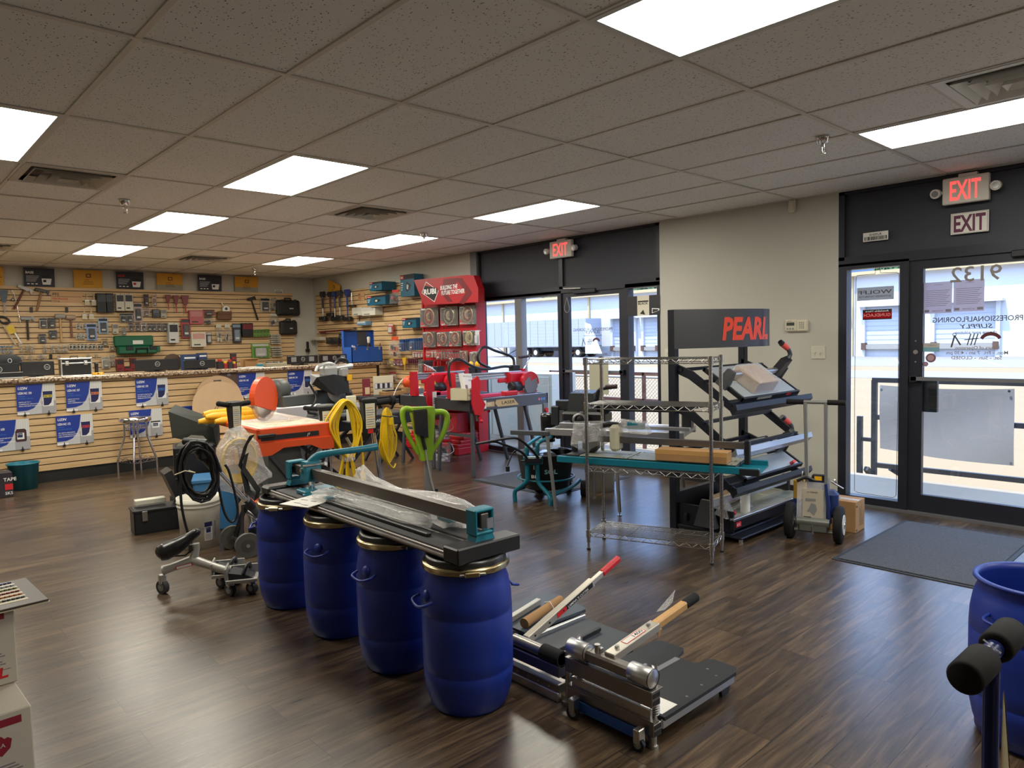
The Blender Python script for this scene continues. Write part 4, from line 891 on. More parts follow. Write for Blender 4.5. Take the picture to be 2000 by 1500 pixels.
hang('pouch', 214, 693, 227, 716, 'clear bag right of the oval clamshell', c=(170, 164, 150), c2=(120, 116, 108))
for k, (a, b_, c_, d) in enumerate(((229, 701, 242, 725), (256, 699, 266, 725), (244, 715, 256, 725))): hang('box', a, b_, c_, d, ['tall red and black box behind the counter, left', 'tall red and black striped box behind the counter, right', 'low dark red box between the two taller ones'][k], c=(120, 26, 34), c2=(36, 26, 30), off=.3)
# open green case
m_ = wallM(225, 655, 308, 692, 'b', .1); w, h = m_[1:]; t = thing('tool_case', 'open dark green power tool case on the slatwall', 'case', M=m_[0])
MB().box((0, .02, h*.42), (w*.9, .08, h), GRN, .015).build('lid', t); MB().box((w*.03, -.12, 0), (w*.92, .05, h*.42), GRN, .015).box((w*.86, -.1, h*.05), (w, .04, h*.4), GRN, .01).build('base', t)
MB().quad(TF(0, 0, -.019), w*.42, h*.53, w*.66, h*.74, PAP).build('label', t)
MB().tube([(w*.42, -.125, h*.06), (w*.42, -.145, h*.3), (w*.68, -.145, h*.3), (w*.68, -.125, h*.06)], .012, BLK, 8).build('handle', t)
for q in (.2, .74): MB().box((w*q, -.13, h*.2), (w*q+.1, -.11, h*.42), BLK, .004).build('latch', t)
# ================= ON THE COUNTER =================
def onctr(px, y=9.85): return at(px, 715, y=y).x
def monitor(x0, x1, z1, label, logo=.5, square=False, y=9.78):
    X = onctr(x0, y); w = onctr(x1, y)-X; h = z1
    t = thing('monitor', label, 'monitor', M=frame((X, y, 1.21), (1, 0, 0), (0, 0, 1)), group='computer monitors seen from behind')
    MB().box((0, 0, .02), (w, .03, h), BLK, .008).build('back_shell', t)
    MB().box((w*.3, .02, 0), (w*.7, .2, .012), BLK, .004).box((w*.45, .03, 0), (w*.55, .06, h*.6), BLK).build('stand', t)
    if square:
        for q in (.2, .78): MB().box((w*q-.04, -.004, .05), (w*q+.04, 0, h-.02), GRY, .002).build('vent_plate', t)
    r = .028; lx = w*logo
    MB().torus(frame((lx, -.002, h*.62), (1, 0, 0), (0, -1, 0)), r, .003, SILV, 24, 6).text('DELL', TF(lx, h*.62-.007, .002), .014, SILV, 'c', .02, w=.042).build('logo', t)
monitor(-20, 38, .17, 'black monitor back cut by left edge, behind a silver laptop', .3)
monitor(40, 106, .185, 'black monitor back left of the aluminium case', .78)
monitor(264, 350, .16, 'widest black monitor back, right of the red boxes', .5)
monitor(360, 422, .135, 'black monitor back above the plywood discs', .56)
monitor(562, 622, .14, 'black monitor with grey square plates, left of pair at counter end', .5, True)
monitor(624, 683, .14, 'black monitor with grey square plates, right of pair beside blue toolbox', .5, True)
X = onctr(-10, 9.62)
t = thing('laptop', 'silver-edged laptop at left end of counter in front of monitor', 'laptop', M=frame((X, 9.6, 1.21), (1, 0, 0), (0, 0, 1)))
MB().box((0, 0, 0), (onctr(44, 9.62)-X, .2, .02), SILV, .004).build('base', t); MB().box((0, .02, .02), (onctr(44, 9.62)-X, .035, .07), BLK, .003).box((0, .015, .068), (onctr(44, 9.62)-X, .04, .074), SILV).build('lid', t)
t = thing('cap', 'black baseball cap with white emblem on the left monitor', 'cap', (onctr(17, 10.0), 9.99, 1.36))
MB().lathe([(.13, 0), (.13, .05), (.11, .09), (.06, .12), (0, .128)], mat('cap_black', (.012, .012, .014), .9), 24).build('crown', t)
MB().prism([(-.08, 0), (.08, 0), (.06, -.07), (0, -.085), (-.06, -.07)], .006, M_('cap_black'), Matrix.Translation((0, -.11, 0))).build('brim', t)
MB().torus(frame((-.005, -.128, .05), (1, 0, 0), (0, -1, .2)), .018, .003, SILV, 14, 5, 1, 1.3).build('emblem', t)
# aluminium-edged case
X = onctr(120, 9.72); X2 = onctr(179, 9.72); w = X2-X; t = thing('equipment_case', 'black case with silver aluminium edges on the counter', 'case', M=frame((X, 9.72, 1.21), (1, 0, 0), (0, 0, 1)))
h = .2; MB().box((.008, .006, .008), (w-.008, .2, h-.004), BLK).build('shell', t)
em = MB()
for a, b_ in (((0, 0, 0), (w, 0, 0)), ((0, 0, 0), (0, 0, h)), ((w, 0, 0), (w, 0, h)), ((0, 0, h), (w, 0, h)), ((0, .2, h), (w, .2, h)), ((0, 0, h), (0, .2, h)), ((w, 0, h), (w, .2, h)), ((0, .0, h*.74), (w, .0, h*.74))): em.bar(a, b_, .014, .014, ALU, bev=.003)
for a in ((0, 0, 0), (w, 0, 0), (0, 0, h), (w, 0, h)): em.sphere(a, .013, ALU, 10)
em.build('edge_trim', t)
for q in (.18, .8): MB().box((w*q-.018, -.012, h*.62), (w*q+.018, .003, h*.86), STL, .002).box((w*q-.012, -.016, h*.66), (w*q+.012, -.01, h*.76), STL, .002).build('latch', t)
MB().tube([(w*.3, -.0, h+.005), (w*.3, .0, h+.03), (w*.55, 0, h+.03), (w*.55, 0, h+.005)], .006, BLK, 6).build('handle', t)
# level
X = onctr(180, 9.66); t = thing('spirit_level', 'short yellow level lying at the counter edge', 'level', M=frame((X, 9.66, 1.21), (1, 0, 0), (0, 0, 1)))
MB().box((0, 0, 0), (.12, .03, .028), YEL, .003).build('body', t); MB().box((.05, -.001, .006), (.066, .01, .022), colr((60, 60, 40))).box((.09, -.001, .006), (.1, .01, .022), colr((230, 226, 200))).build('vial', t)
def cbx(px0, px1, y, h, d, m, name, lab, cat, z=1.21, **kw):
    X = onctr(px0, y); w = onctr(px1, y)-X
    t = thing(name, lab, cat, M=frame((X, y, z), (1, 0, 0), (0, 0, 1)), **kw); MB().box((0, 0, 0), (w, d, h), m, .003).build('body', t); return t, w
t, w = cbx(186, 192, 9.78, .14, .05, BLK, 'desk_phone', 'black handset standing behind the yellow level', 'phone'); MB().box((0, -.01, .1), (w, .0, .14), BLK, .003).build('earpiece', t)
t, w = cbx(358, 385, 9.95, .2, .1, colr((40, 60, 100)), 'carton', 'dark blue box behind monitor, left of two', 'box'); MB().quad(TF(0, 0, .001), w*.1, .15, w*.9, .17, WINK).build('label', t)
t, w = cbx(389, 406, 9.95, .22, .1, colr((36, 54, 92)), 'carton', 'dark blue box behind monitor, right of two', 'box'); MB().quad(TF(0, 0, .001), w*.1, .17, w*.9, .19, WINK).build('label', t)
for k, (a, b_, h_, c_) in enumerate(((426, 437, .1, K_), (438, 446, .07, (170, 40, 44)), (447, 455, .09, (40, 40, 40)), (456, 462, .06, (120, 34, 38)))):
    t, w = cbx(a, b_, 9.8+.03*(k % 2), h_, .08, colr(c_), 'display_box', ['black counter display box left of the red one', 'red counter display box', 'dark counter display box right of the red one', 'small maroon counter display box'][k], 'box')
    MB().box((w*.2, .01, h_), (w*.8, .05, h_+.03), YEL if k % 2 else RED, .002).build('contents', t)
t, w = cbx(453, 463, 9.92, .2, .06, colr((50, 26, 28)), 'carton', 'tall dark box with red print behind the small display boxes', 'box'); MB().text('RC', TF(w*.2, .12, .001), .03, RINK).build('label', t)
t, w = cbx(479, 505, 9.95, .12, .16, CARD, 'carton', 'open brown carton behind the counter papers', 'box'); MB().box((0, -.05, .115), (w, 0, .12), CARD).build('flap', t)
t, w = cbx(504, 514, 9.75, .035, .06, TEAL, 'tape_roll', 'teal round tape tin on the counter', 'tape'); MB().box((-.004, -.004, .035), (w+.004, .064, .045), TEAL, .004).build('lid', t)
for k, (a, b_, y) in enumerate(((58, 84, 9.62), (72, 104, 9.66), (470, 500, 9.64), (484, 514, 9.7))):
    X = onctr(a, y); solo(MB().box((X, y, 1.211), (onctr(b_, y), y+.12, 1.214+.002*k), PAP), 'paper_sheet', ['white sheet at counter edge before second monitor, left', 'white sheet at counter edge before second monitor, right', 'paper sheet left on counter by brown carton', 'paper sheet beneath the teal tin'][k], 'paper')
t, w = cbx(521, 561, 9.74, .05, .14, colr((150, 144, 124)), 'parts_tray', 'pale tray of small tools beside the monitors', 'tray')
for k in range(5): MB().box((w*(.08+.17*k), .02, .05), (w*(.16+.17*k), .1, .065), colr([(60, 60, 60), (110, 100, 90), (40, 40, 44), (90, 90, 86), (30, 30, 30)][k]), .003).build('tool', t)
t = thing('grinding_disc', 'round dark disc leaning behind the widest monitor', 'disc', M=frame((onctr(338, 10.1), 10.1, 1.31), (1, 0, 0), (0, 0, 1)))
MB().cyl((0, 0, 0), (0, .012, 0), .12, mat('disc_dark', s2l(76, 58, 44), .5, .2), seg=32).build('disc', t); MB().cyl((0, -.002, 0), (0, .014, 0), .03, STL, seg=20).build('hub', t)
# wall phone in the corner
m_ = wallM(594, 667, 606, 696, 'b', .04); w, h = m_[1:]; t = thing('wall_phone', 'black charger and phone hanging at the wall corner', 'phone', M=m_[0])
MB().box((w*.35, -.03, h*.45), (w*.7, .0, h), BLK, .008).build('handset', t); MB().box((w*.2, -.03, h*.3), (w*.8, .0, h*.5), BLK, .006).build('cradle', t); MB().tube([(w*.4, -.01, h*.3), (w*.42, -.01, 0)], .004, BLK, 6).tube([(w*.62, -.01, h*.3), (w*.66, -.01, 0)], .004, BLK, 6).build('cord', t)
# ================= SIDE SLATWALL =================
def floor_mallet(x0, x1, y0, y1, label, c, ch, sq=False):
    Mx, w, h = wallM(x0, y0, x1, y1, 'r', .09); t = thing('long_tool', label, 'tool', M=Mx @ Matrix.Translation((w/2, 0, 0)), group='long-handled tools on the side slatwall')
    MB().cyl((0, 0, .04), (0, 0, h*.86), .011, STL if ch else colr(c), seg=10).build('shaft', t)
    MB().cyl((0, 0, h*.42), (0, 0, h*.78), .017, colr(c), seg=12).build('grip', t)
    MB().hull([(-.06, -.02, h*.98), (.06, -.02, h*.98), (-.07, -.02, h*.86), (.05, -.02, h*.8), (-.03, -.02, h*.78), (-.06, .03, h*.98), (.06, .03, h*.98), (-.07, .03, h*.86), (.05, .03, h*.8), (-.03, .03, h*.78)], colr((40, 42, 50) if c[2] < 60 else c)).build('head', t)
    MB().box((-.11, -.04, 0), (.11, .04, .075), BLK, .015).build('foot_pad', t)
floor_mallet(620, 641, 567, 627, 'black knee kicker with bare steel shaft, farthest left of the hung tools', (30, 30, 34), True)
floor_mallet(637, 653, 568, 620, 'maroon-shafted tool, second among the hung kickers', (84, 34, 46), False)
floor_mallet(646, 661, 567, 628, 'blue-gripped tool, third among the hung kickers', (48, 60, 110), True)
floor_mallet(656, 671, 565, 626, 'silver and black tool, fourth among the hung kickers', (60, 60, 64), True)
floor_mallet(670, 687, 563, 628, 'largest blue-shafted tool, right end of hung kickers', (44, 62, 130), False)
Mx, w, h = wallM(684, 571, 690, 599, 'r', .07); t = thing('hanging_rod', 'steel rod with a black foot right of the blue tool', 'tool', M=Mx)
MB().cyl((w/2, 0, .02), (w/2, 0, h), .008, CHR).build('rod', t); MB().box((-.04, -.03, 0), (w+.04, .03, .025), BLK, .004).build('foot', t)
hang('box', 688, 600, 706, 617, 'white carton with printed tools, left of pair under the mallets', 'r', (206, 204, 192), (190, 190, 180), off=.16)
hang('box', 707, 599, 732, 617, 'white carton with printed tools, right of pair under the mallets', 'r', (214, 212, 200), (196, 196, 186), off=.18)
hang('box', 697, 627, 714, 636, 'small light blue and white box on a black bracket', 'r', (110, 150, 190), (206, 210, 206), off=.14)
Mx, w, h = wallM(623, 642, 697, 653, 'r', .09); t = thing('pipe_lifter', 'maroon bar tool hung horizontally over the blue toolbox', 'tool', M=Mx)
MB().cyl((0.02, 0, h*.62), (w*.86, 0, h*.8), .014, mat('maroon_paint', s2l(96, 24, 34), .45)).build('bar', t); MB().box((w*.06, -.02, 0), (w*.17, .02, h*.7), M_('maroon_paint'), .006).build('bracket', t); MB().cyl((w*.85, 0, h*.5), (w*.98, 0, h*1.0), .02, STL).build('end_cap', t)
hang('box', 606, 658, 625, 665, 'small flat pale box beside the wall corner', 'r', (196, 192, 178), (200, 196, 180), off=.14)
hang('box', 637, 660, 648, 672, 'black battery box left of pair', 'r', (24, 24, 28), (60, 60, 60), off=.12)
hang('box', 649, 660, 661, 672, 'black battery box right of pair', 'r', (24, 24, 28), (60, 60, 60), off=.12)
hang('card', 662, 651, 672, 664, 'black rounded pouch over the maroon handles', 'r', (20, 20, 24), (30, 30, 34))
hang('card', 679, 658, 691, 672, 'white card with square print beside blue toolbox lid', 'r', (214, 210, 200), (90, 86, 84))
for k in range(4): hang('tool', 660+k*6, 664+k*.5, 665+k*6, 684+k*.5, 'maroon-handled seam tool in row beside the toolbox', 'r', (160, 150, 150), (92, 40, 52), name='seam_tool', cat='tool', group='maroon seam tools beside the toolbox')
TLB = (22, 92, 120)
def power_box(x0, x1, y0, y1, label, off=.3):
    Mx, w, h = wallM(x0, y0, x1, y1, 'r', off); t = thing('power_tool_box', label, 'box', M=Mx)
    d = min(off-.03, .26); A = colr(TLB)
    MB().box((0, 0, 0), (w, d, h), A, .002).build('carton', t)
    m_ = MB().quad(TF(0, 0, .0006), 0, h*.78, w, h, INK).quad(TF(0, 0, .0009), w*.02, h*.8, w*.25, h*.97, RINK).text('Makita', TF(w*.04, h*.84, .0014), h*.09, WINK, w=w*.18)
    for k in range(4): m_.quad(TF(0, 0, .0008), w*.04, h*(.6-.1*k), w*(.2-.02*k), h*(.63-.1*k), WINK)
    m_.build('lettering', t)
    MB().prism([(w*.38, h*.3), (w*.5, h*.2), (w*.7, h*.35), (w*.78, h*.5), (w*.6, h*.6), (w*.45, h*.68), (w*.4, h*.5)], .001, colr((30, 40, 46)), TF(0, 0, .0007)).prism([(w*.45, h*.35), (w*.55, h*.3), (w*.6, h*.5), (w*.48, h*.55)], .001, colr((190, 200, 200)), TF(0, 0, .0015)).build('tool_picture', t)
    MB().tube([(w*.1, .1, -.02), (w*.9, .1, -.02)], .004, PEG, 6).tube([(w*.1, d, -.02), (w*.1, -.02, -.02)], .004, PEG, 6).tube([(w*.9, d, -.02), (w*.9, -.02, -.02)], .004, PEG, 6).build('wire_rest', t)
power_box(722, 745, 549, 569, 'small teal power tool box, top row')
power_box(717, 752, 575, 597, 'wide teal power tool box, middle row, with black top band', .26)
power_box(783, 808, 534, 580, 'tall teal power tool box touching the red header', .2)
power_box(786, 812, 620, 641, 'teal power tool box lower, partly behind the red display', .2)
hang('pouch', 763, 564, 783, 595, 'red and white bag with black tape measure', 'r', (190, 44, 44), (30, 30, 32), off=.2)
hang('blister', 759, 632, 768, 652, 'slim red and white card above the blue toolbox lid', 'r', (200, 60, 60), (210, 206, 200), off=.08)
hang('pouch', 762, 656, 782, 698, 'orange tool in crumpled clear bag right of the toolbox', 'r', (214, 84, 40), (60, 56, 54), off=.14)
for k in range(4): hang('blister', 781+k*4.5, 663-k*.4, 785+k*4.5+3, 686-k*.4, 'blue blister card in left bundle by the red display', 'r', (50, 100, 160), (30, 60, 116), off=.1+.03*(3-k), group='left bundle of blue blister cards')
for k in range(5): hang('blister', 801+k*4.6, 661-k*.4, 809+k*4.6, 684-k*.4, 'blue blister card in right bundle by the red display', 'r', (56, 108, 168), (32, 62, 120), off=.1+.03*(4-k), group='right bundle of blue blister cards')
for k in range(5): hang('blister', 807+k*5.2, 686, 812+k*5.2, 699, 'small red and white pouch in row of five', 'r', (206, 90, 96), (224, 214, 206), off=.1, group='row of five red and white pouches')
hang('pouch', 758, 700, 771, 717, 'small reddish bag with yellow tag, lower row', 'r', (220, 190, 50), (120, 50, 60), off=.1)
for k in range(3): hang('blister', 770+k*7, 701, 776+k*7, 715, 'small red carded part, lower row of three', 'r', (140, 70, 80), (110, 40, 50), off=.1, group='lower row of three red cards')
hang('tool', 787, 698, 796, 725, 'yellow-tagged brass tool on the lower row', 'r', (200, 160, 60), (214, 170, 40), off=.1, name='brass_tool')
for k in range(5): hang('tool', 798+k*4, 700, 801.5+k*4, 719, 'dark maroon handle in row of five under pouches', 'r', (110, 70, 80), (84, 36, 50), off=.1, name='seam_tool', cat='tool', group='dark maroon handles under the pouches')
hang('card', 818, 702, 830, 737, 'long grey trowel card at the edge of red display', 'r', (110, 108, 108), (90, 88, 90), off=.12)
hang('pouch', 757, 726, 777, 745, 'dark red coiled hose bag below the counter top level', 'r', (140, 30, 46), (90, 24, 36), off=.1)
# --- blue toolbox on the counter end
BLX = mat('toolbox_blue', s2l(36, 86, 170), .4)
a = at(684, 709, z=1.21); t = thing('toolbox', 'open bright blue metal toolbox on the right end of counter', 'toolbox', M=frame((5.62, 9.62, 1.21), (1, 0, 0), (0, 0, 1)))
w, h, d = .54, .24, .28
MB().box((0, 0, 0), (w, d, .012), BLX).box((0, 0, 0), (w, .01, h), BLX).box((0, d-.01, 0), (w, d, h), BLX).box((0, 0, 0), (.01, d, h), BLX).box((w-.01, 0, 0), (w, d, h), BLX).build('box_body', t)
MB().box((.0, d, h), (w, d+.012, h+.26), BLX).box((0, d-.05, h), (.008, d, h+.26), BLX).box((w-.008, d-.05, h), (w, d, h+.26), BLX).box((0, d-.05, h+.252), (w, d, h+.26), BLKM).build('lid', t)
MB().box((w*.5, d-.004, h+.02), (w*.8, d, h+.24), DGR).build('lid_liner', t)
for q in (.1, .5, .9): MB().box((w*q-.014, -.012, h-.05), (w*q+.014, .0, h-.005), STL, .002).cyl((w*q, -.016, h-.045), (w*q, -.004, h-.045), .008, STL, seg=8).build('latch', t)
MB().tube([(w*.3, .1, h), (w*.3, .1, h+.03), (w*.7, .1, h+.03), (w*.7, .1, h)], .008, BLK, 8).build('handle', t)
t = thing('spray_bottle', 'black and clear bottle standing in the open blue toolbox', 'bottle', (6.02, 9.78, 1.3)); MB().lathe([(0, 0), (.045, 0), (.045, .16), (.02, .2), (.02, .21)], BLK, 16).build('bottle', t); MB().lathe([(.022, .21), (.026, .3), (.0, .31)], colr((190, 186, 176)), 14).build('cap', t)
t = thing('parts_bag', 'clump of clear film sticking out of toolbox left end', 'bag', (5.72, 9.72, 1.42)); MB().hull([(-.06, -.02, 0), (.06, 0, 0), (.03, .03, .05), (-.03, .02, .06), (0, -.03, .03)], FILM).build('film', t); MB().box((-.03, -.01, -.17), (.03, .02, .03), PAP, .005).build('content', t)
# ================= RED DISPLAY STAND =================
RX = 6.2
PERF = bpy.data.materials.new('red_pegboard'); PERF.use_nodes = True; MATS['red_pegboard'] = PERF; nt = PERF.node_tree; L = nt.links.new; b = nt.nodes['Principled BSDF']
tcn = nt.nodes.new('ShaderNodeTexCoord'); vm = nt.nodes.new('ShaderNodeVectorMath'); vm.operation = 'SCALE'; vm.inputs[3].default_value = 1/.0254; L(tcn.outputs['Object'], vm.inputs[0])
vf = nt.nodes.new('ShaderNodeVectorMath'); vf.operation = 'FRACTION'; L(vm.outputs[0], vf.inputs[0]); vs_ = nt.nodes.new('ShaderNodeVectorMath'); vs_.operation = 'SUBTRACT'; vs_.inputs[1].default_value = (.5, .5, .5); L(vf.outputs[0], vs_.inputs[0])
vx = nt.nodes.new('ShaderNodeVectorMath'); vx.operation = 'MULTIPLY'; vx.inputs[1].default_value = (1, 0, 1); L(vs_.outputs[0], vx.inputs[0]); vl = nt.nodes.new('ShaderNodeVectorMath'); vl.operation = 'LENGTH'; L(vx.outputs[0], vl.inputs[0])
lt = nt.nodes.new('ShaderNodeMath'); lt.operation = 'LESS_THAN'; lt.inputs[1].default_value = .2; L(vl.outputs['Value'], lt.inputs[0]); mx = nt.nodes.new('ShaderNodeMixRGB'); mx.inputs[1].default_value = (*s2l(184, 22, 36), 1); mx.inputs[2].default_value = (*s2l(80, 10, 16), 1)
L(lt.outputs[0], mx.inputs[0]); L(mx.outputs[0], b.inputs['Base Color']); b.inputs['Roughness'].default_value = .4
RP = mat('display_red', s2l(186, 22, 36), .38)
Y1, Y2 = 8.54, 7.38; DW = Y1-Y2
t = thing('display_stand', 'tall red tool display with pegboard, header and stepped base', 'display stand', M=frame((RX, Y1, 0), (0, -1, 0), (0, 0, 1)))
MB().box((0, 0, .3), (DW, .012, 2.05), PERF).build('pegboard', t)
MB().box((DW, -.02, .0), (DW+.03, .15, 2.2), RP, .004).build('side_panel', t); MB().box((-.03, -.02, .0), (0, .15, 2.2), RP, .004).build('side_panel', t)
bb = MB().box((-.02, -.38, 0), (DW+.02, .14, .1), RP, .01)
for k in range(4): bb.box((-.02, -.38+k*.05, .1+k*.045), (DW+.02, .14, .145+k*.045), RP, .008)
bb.build('stepped_base', t)
MB().box((0, -.30, .62), (DW, .0, .66), RP, .006).box((0, -.3, .58), (DW, -.29, .66), RP).build('shelf', t)
# header board
IM = t.matrix_world.inverted() if False else frame((RX, Y1, 0), (0, -1, 0), (0, 0, 1)).inverted()
HX = 6.02
hp = [IM @ at(px, py, x=HX) for px, py in ((808, 547), (913, 537), (925, 538), (934, 563), (934, 590), (828, 596))]
hy = hp[0].y; HP = [(p.x, p.z) for p in hp]
hb = MB().prism(HP, .1, mat('header_red', s2l(164, 22, 34), .4), TF(0, 0, -hy-.1+.0)); hb.build('header', t)
hz0, hz1 = min(z for x, z in HP), max(z for x, z in HP)
def hq(px, py): p = IM @ at(px, py, x=HX-.003); return (p.x, p.z)
dm = mat('chevron_dark_red', s2l(104, 20, 30), .4)
hd = MB(); HT = TF(0, 0, -hy+.0012)
hd.prism([hq(x, y) for x, y in ((866, 545), (884, 543), (902, 543), (922, 572), (906, 594), (896, 592), (910, 571), (893, 549), (874, 575), (884, 590), (874, 589), (863, 574))], .0008, dm, HT)
hd.build('chevron', t)
hd = MB(); hd.prism([hq(x, y) for x, y in ((832, 550), (856.5, 568), (848.5, 590), (823.5, 572))], .0008, WINK, TF(0, 0, -hy+.002)); hd.prism([hq(x, y) for x, y in ((832.2, 551.5), (855.5, 568.3), (848, 588.5), (824.6, 571.8))], .0008, M_('header_red'), TF(0, 0, -hy+.0028))
hd.prism([hq(x, y) for x, y in ((829.5, 558), (853, 562.5), (855.2, 568.3), (848, 588), (825.2, 571.5))], .0008, INK, TF(0, 0, -hy+.0036)); hd.build('logo_diamond', t)
p0 = hq(828, 575.5); p1 = hq(852, 571); hd = MB().text('RUBI', TF(p0[0], p0[1], -hy+.005), .07, WINK, bold=.04, w=p1[0]-p0[0])
p0 = hq(860, 566.5); p1 = hq(893, 562); hd.text('BUILDING THE', TF(p0[0], p0[1], -hy+.003), .055, WINK, w=p1[0]-p0[0], bold=.02, shear=.12)
p0 = hq(862, 575); p1 = hq(907, 569); hd.text('FUTURE TOGETHER', TF(p0[0], p0[1]-.01, -hy+.003), .055, WINK, w=p1[0]-p0[0], bold=.02, shear=.12); hd.build('lettering', t)
# blade packs on the display
GLD = mat('blade_gold', s2l(190, 176, 130), .3, .8)
def blade_pack(x0, y0, x1, y1, label, c=(120, 24, 34), off=.0, group=None):
    xx = RX-.05-off; a = at(x0, y1, x=xx); b_ = at(x1, y0, x=xx); w = a.y-b_.y; h = b_.z-a.z
    t = thing('saw_blade_pack', label, 'saw blade', M=frame((xx, a.y, a.z), (0, -1, 0), (0, 0, 1)), group=group)
    MB().box((0, -.003, 0), (w, .0, h*.96), mat('pack_grey', s2l(96, 90, 86), .5), .002).prism([(0, 0), (w*.45, 0), (0, h*.32)], .001, RINK, TF(0, 0, .0035)).quad(TF(0, 0, .0045), w*.04, h*.04, w*.3, h*.14, INK).text('RUBI', TF(w*.06, h*.06, .0052), h*.06, WINK, w=w*.2).quad(TF(0, 0, .0045), w*.05, h*.86, w*.3, h*.92, WINK).build('card', t)
    R = min(w, h)*.42; Fc = frame((w*.5, -.006, h*.52), (1, 0, 0), (0, -1, 0))
    MB().lathe([(R, 0), (R, .003), (R*.88, .003)], GLD, 32, Fc).lathe([(R*.88, .003), (R*.55, .0035)], colr(c), 28, Fc).lathe([(R*.55, .0035), (R*.25, .004)], GLD, 24, Fc, a0=1.2, a1=5.2).lathe([(R*.55, .0032), (0.001, .0032)], colr((60, 22, 28)), 24, Fc).lathe([(R*.16, .005), (R*.08, .005)], STL, 14, Fc).build('blade', t)
    MB().box((w*.03, -.022, h*.03), (w*.97, -.003, h*.95), CLEAR, .01).build('bubble', t)
    MB().cyl((w/2, .04, h*.97), (w/2, -.06, h*.97), .003, PEG, seg=6).build('hook', t)
for k, (b_, lb, c) in enumerate((((822, 598, 856, 640), 'large red saw blade pack, left on the upper row of display', (130, 24, 36)), ((861, 596, 894, 637), 'large dark and gold blade pack, middle of upper row', (36, 34, 34)), ((898, 594, 930, 635), 'large red and dark blade pack, right on the upper row', (96, 26, 34)),
     ((827, 646, 851, 679), 'medium blade pack, first from left in second row', (120, 24, 34)), ((854, 647, 877, 677), 'medium blade pack, second from left in second row', (120, 24, 34)), ((878, 645, 901, 677), 'medium blade pack, third from left in second row', (120, 24, 34)), ((905, 644, 928, 675), 'pale gold blade pack at right of second row', (150, 140, 100)),
     ((898, 684, 914, 706), 'small red blade pack on third row', (120, 24, 34)), ((918, 686, 938, 713), 'grey blade pack on third row at the right edge', (80, 84, 90)))): blade_pack(*b_, lb, c)
def dcard(x0, y0, x1, y1, label, c, c2, kind='blister', off=.05, **kw):
    global XW
    sv = XW; XW = RX+.022; r = hang(kind, x0, y0, x1, y1, label, 'r', c, c2, off=off+.02, **kw); XW = sv; return r
dcard(928, 645, 936, 674, 'plain white card at the right edge of second row', (214, 214, 222), (206, 206, 216), 'card')
for k in range(3): dcard(833+k*6, 684, 845+k*6, 698, 'pale round bit card on third row, left bundle', (196, 190, 180), (180, 60, 56), off=.05+.03*(2-k), group='pale bit cards on the third row')
for k in range(4): dcard(853+k*6, 684-k*.4, 863+k*6, 702-k*.4, 'grey clamshell card on third row, middle bundle', (130, 126, 124), (170, 50, 46), off=.05+.03*(3-k), group='grey clamshell cards on the third row')
for k in range(4): dcard(879+k*5, 683, 885+k*5, 706, 'narrow red and grey card on third row, right bundle', (110, 100, 100), (150, 40, 50), off=.05+.02*(3-k), group='narrow cards on the third row')
for k in range(5): dcard(830+k*3.6, 704, 833.4+k*3.6, 724, 'white and black pliers in row on the display', (220, 214, 208), (60, 40, 44), 'tool', name='pliers', cat='pliers', group='pliers on the red display')
for k, x in enumerate((847, 855, 860)): dcard(x, 705, x+4.5, 725, 'red-handled cutter hanging on the display', (214, 210, 206), (160, 26, 40), 'tool', name='tile_nipper', cat='cutter', group='red-handled cutters on the display')
dcard(873, 704, 876, 711, 'tiny grey tag under the grey clamshells', (130, 126, 126), (110, 106, 106), 'card')
# things on the stand's foot: tubs and box
def tub(X, Y, Z, label):
    t = thing('spacer_tub', label, 'tub', (X, Y, Z), rz=-.5)
    MB().lathe([(.0, .004), (.1, .004), (.115, .2), (.115, .21)], CLEAR, 4, Matrix.Rotation(PI/4, 4, 'Z') @ Matrix.Scale(1.25, 4), smooth=False).build('tub', t)
    m_ = MB(); rr = random.Random(int(Z*10)+3)
    for k in range(46):
        c = (rr.uniform(-.065, .065), rr.uniform(-.065, .065), rr.uniform(.02, .17)); m_.cbox(c, (.035, .03, .03), WHT if c[2] < .1 else (GRY if k % 2 else BLK), .006)
    tag(m_.build('spacers', t), kind='stuff')
    MB().box((-.12, -.12, .255), (.12, .12, .285), RP, .01).build('lid', t)
    MB().tube([(-.12, 0, .22), (-.13, -.12, .14), (0, -.16, .1), (.13, -.12, .14), (.12, 0, .22)], .004, WHT, 6, spline=4).build('handle', t)
tub(5.42, 7.18, 0, 'lower clear tub of white tile spacers with red lid'); tub(5.42, 7.18, .286, 'upper clear tub of spacers with red lid, stacked on another')
t = thing('carton', 'red printed carton on the base of the red display', 'box', M=frame((5.95, 7.95, .28), (0, -1, 0), (0, 0, 1)))
MB().box((0, 0, 0), (.42, .2, .26), mat('red_box', s2l(206, 50, 66), .5), .003).build('carton', t)
MB().prism([(.06, .17), (.1, .2), (.14, .17), (.1, .12)], .001, WINK, TF(0, 0, .001)).quad(TF(0, 0, .001), .04, .07, .16, .085, WINK).quad(TF(0, 0, .001), .04, .045, .13, .06, WINK).text('RUBI', TF(.05, .02, .001), .018, WINK).build('print', t)
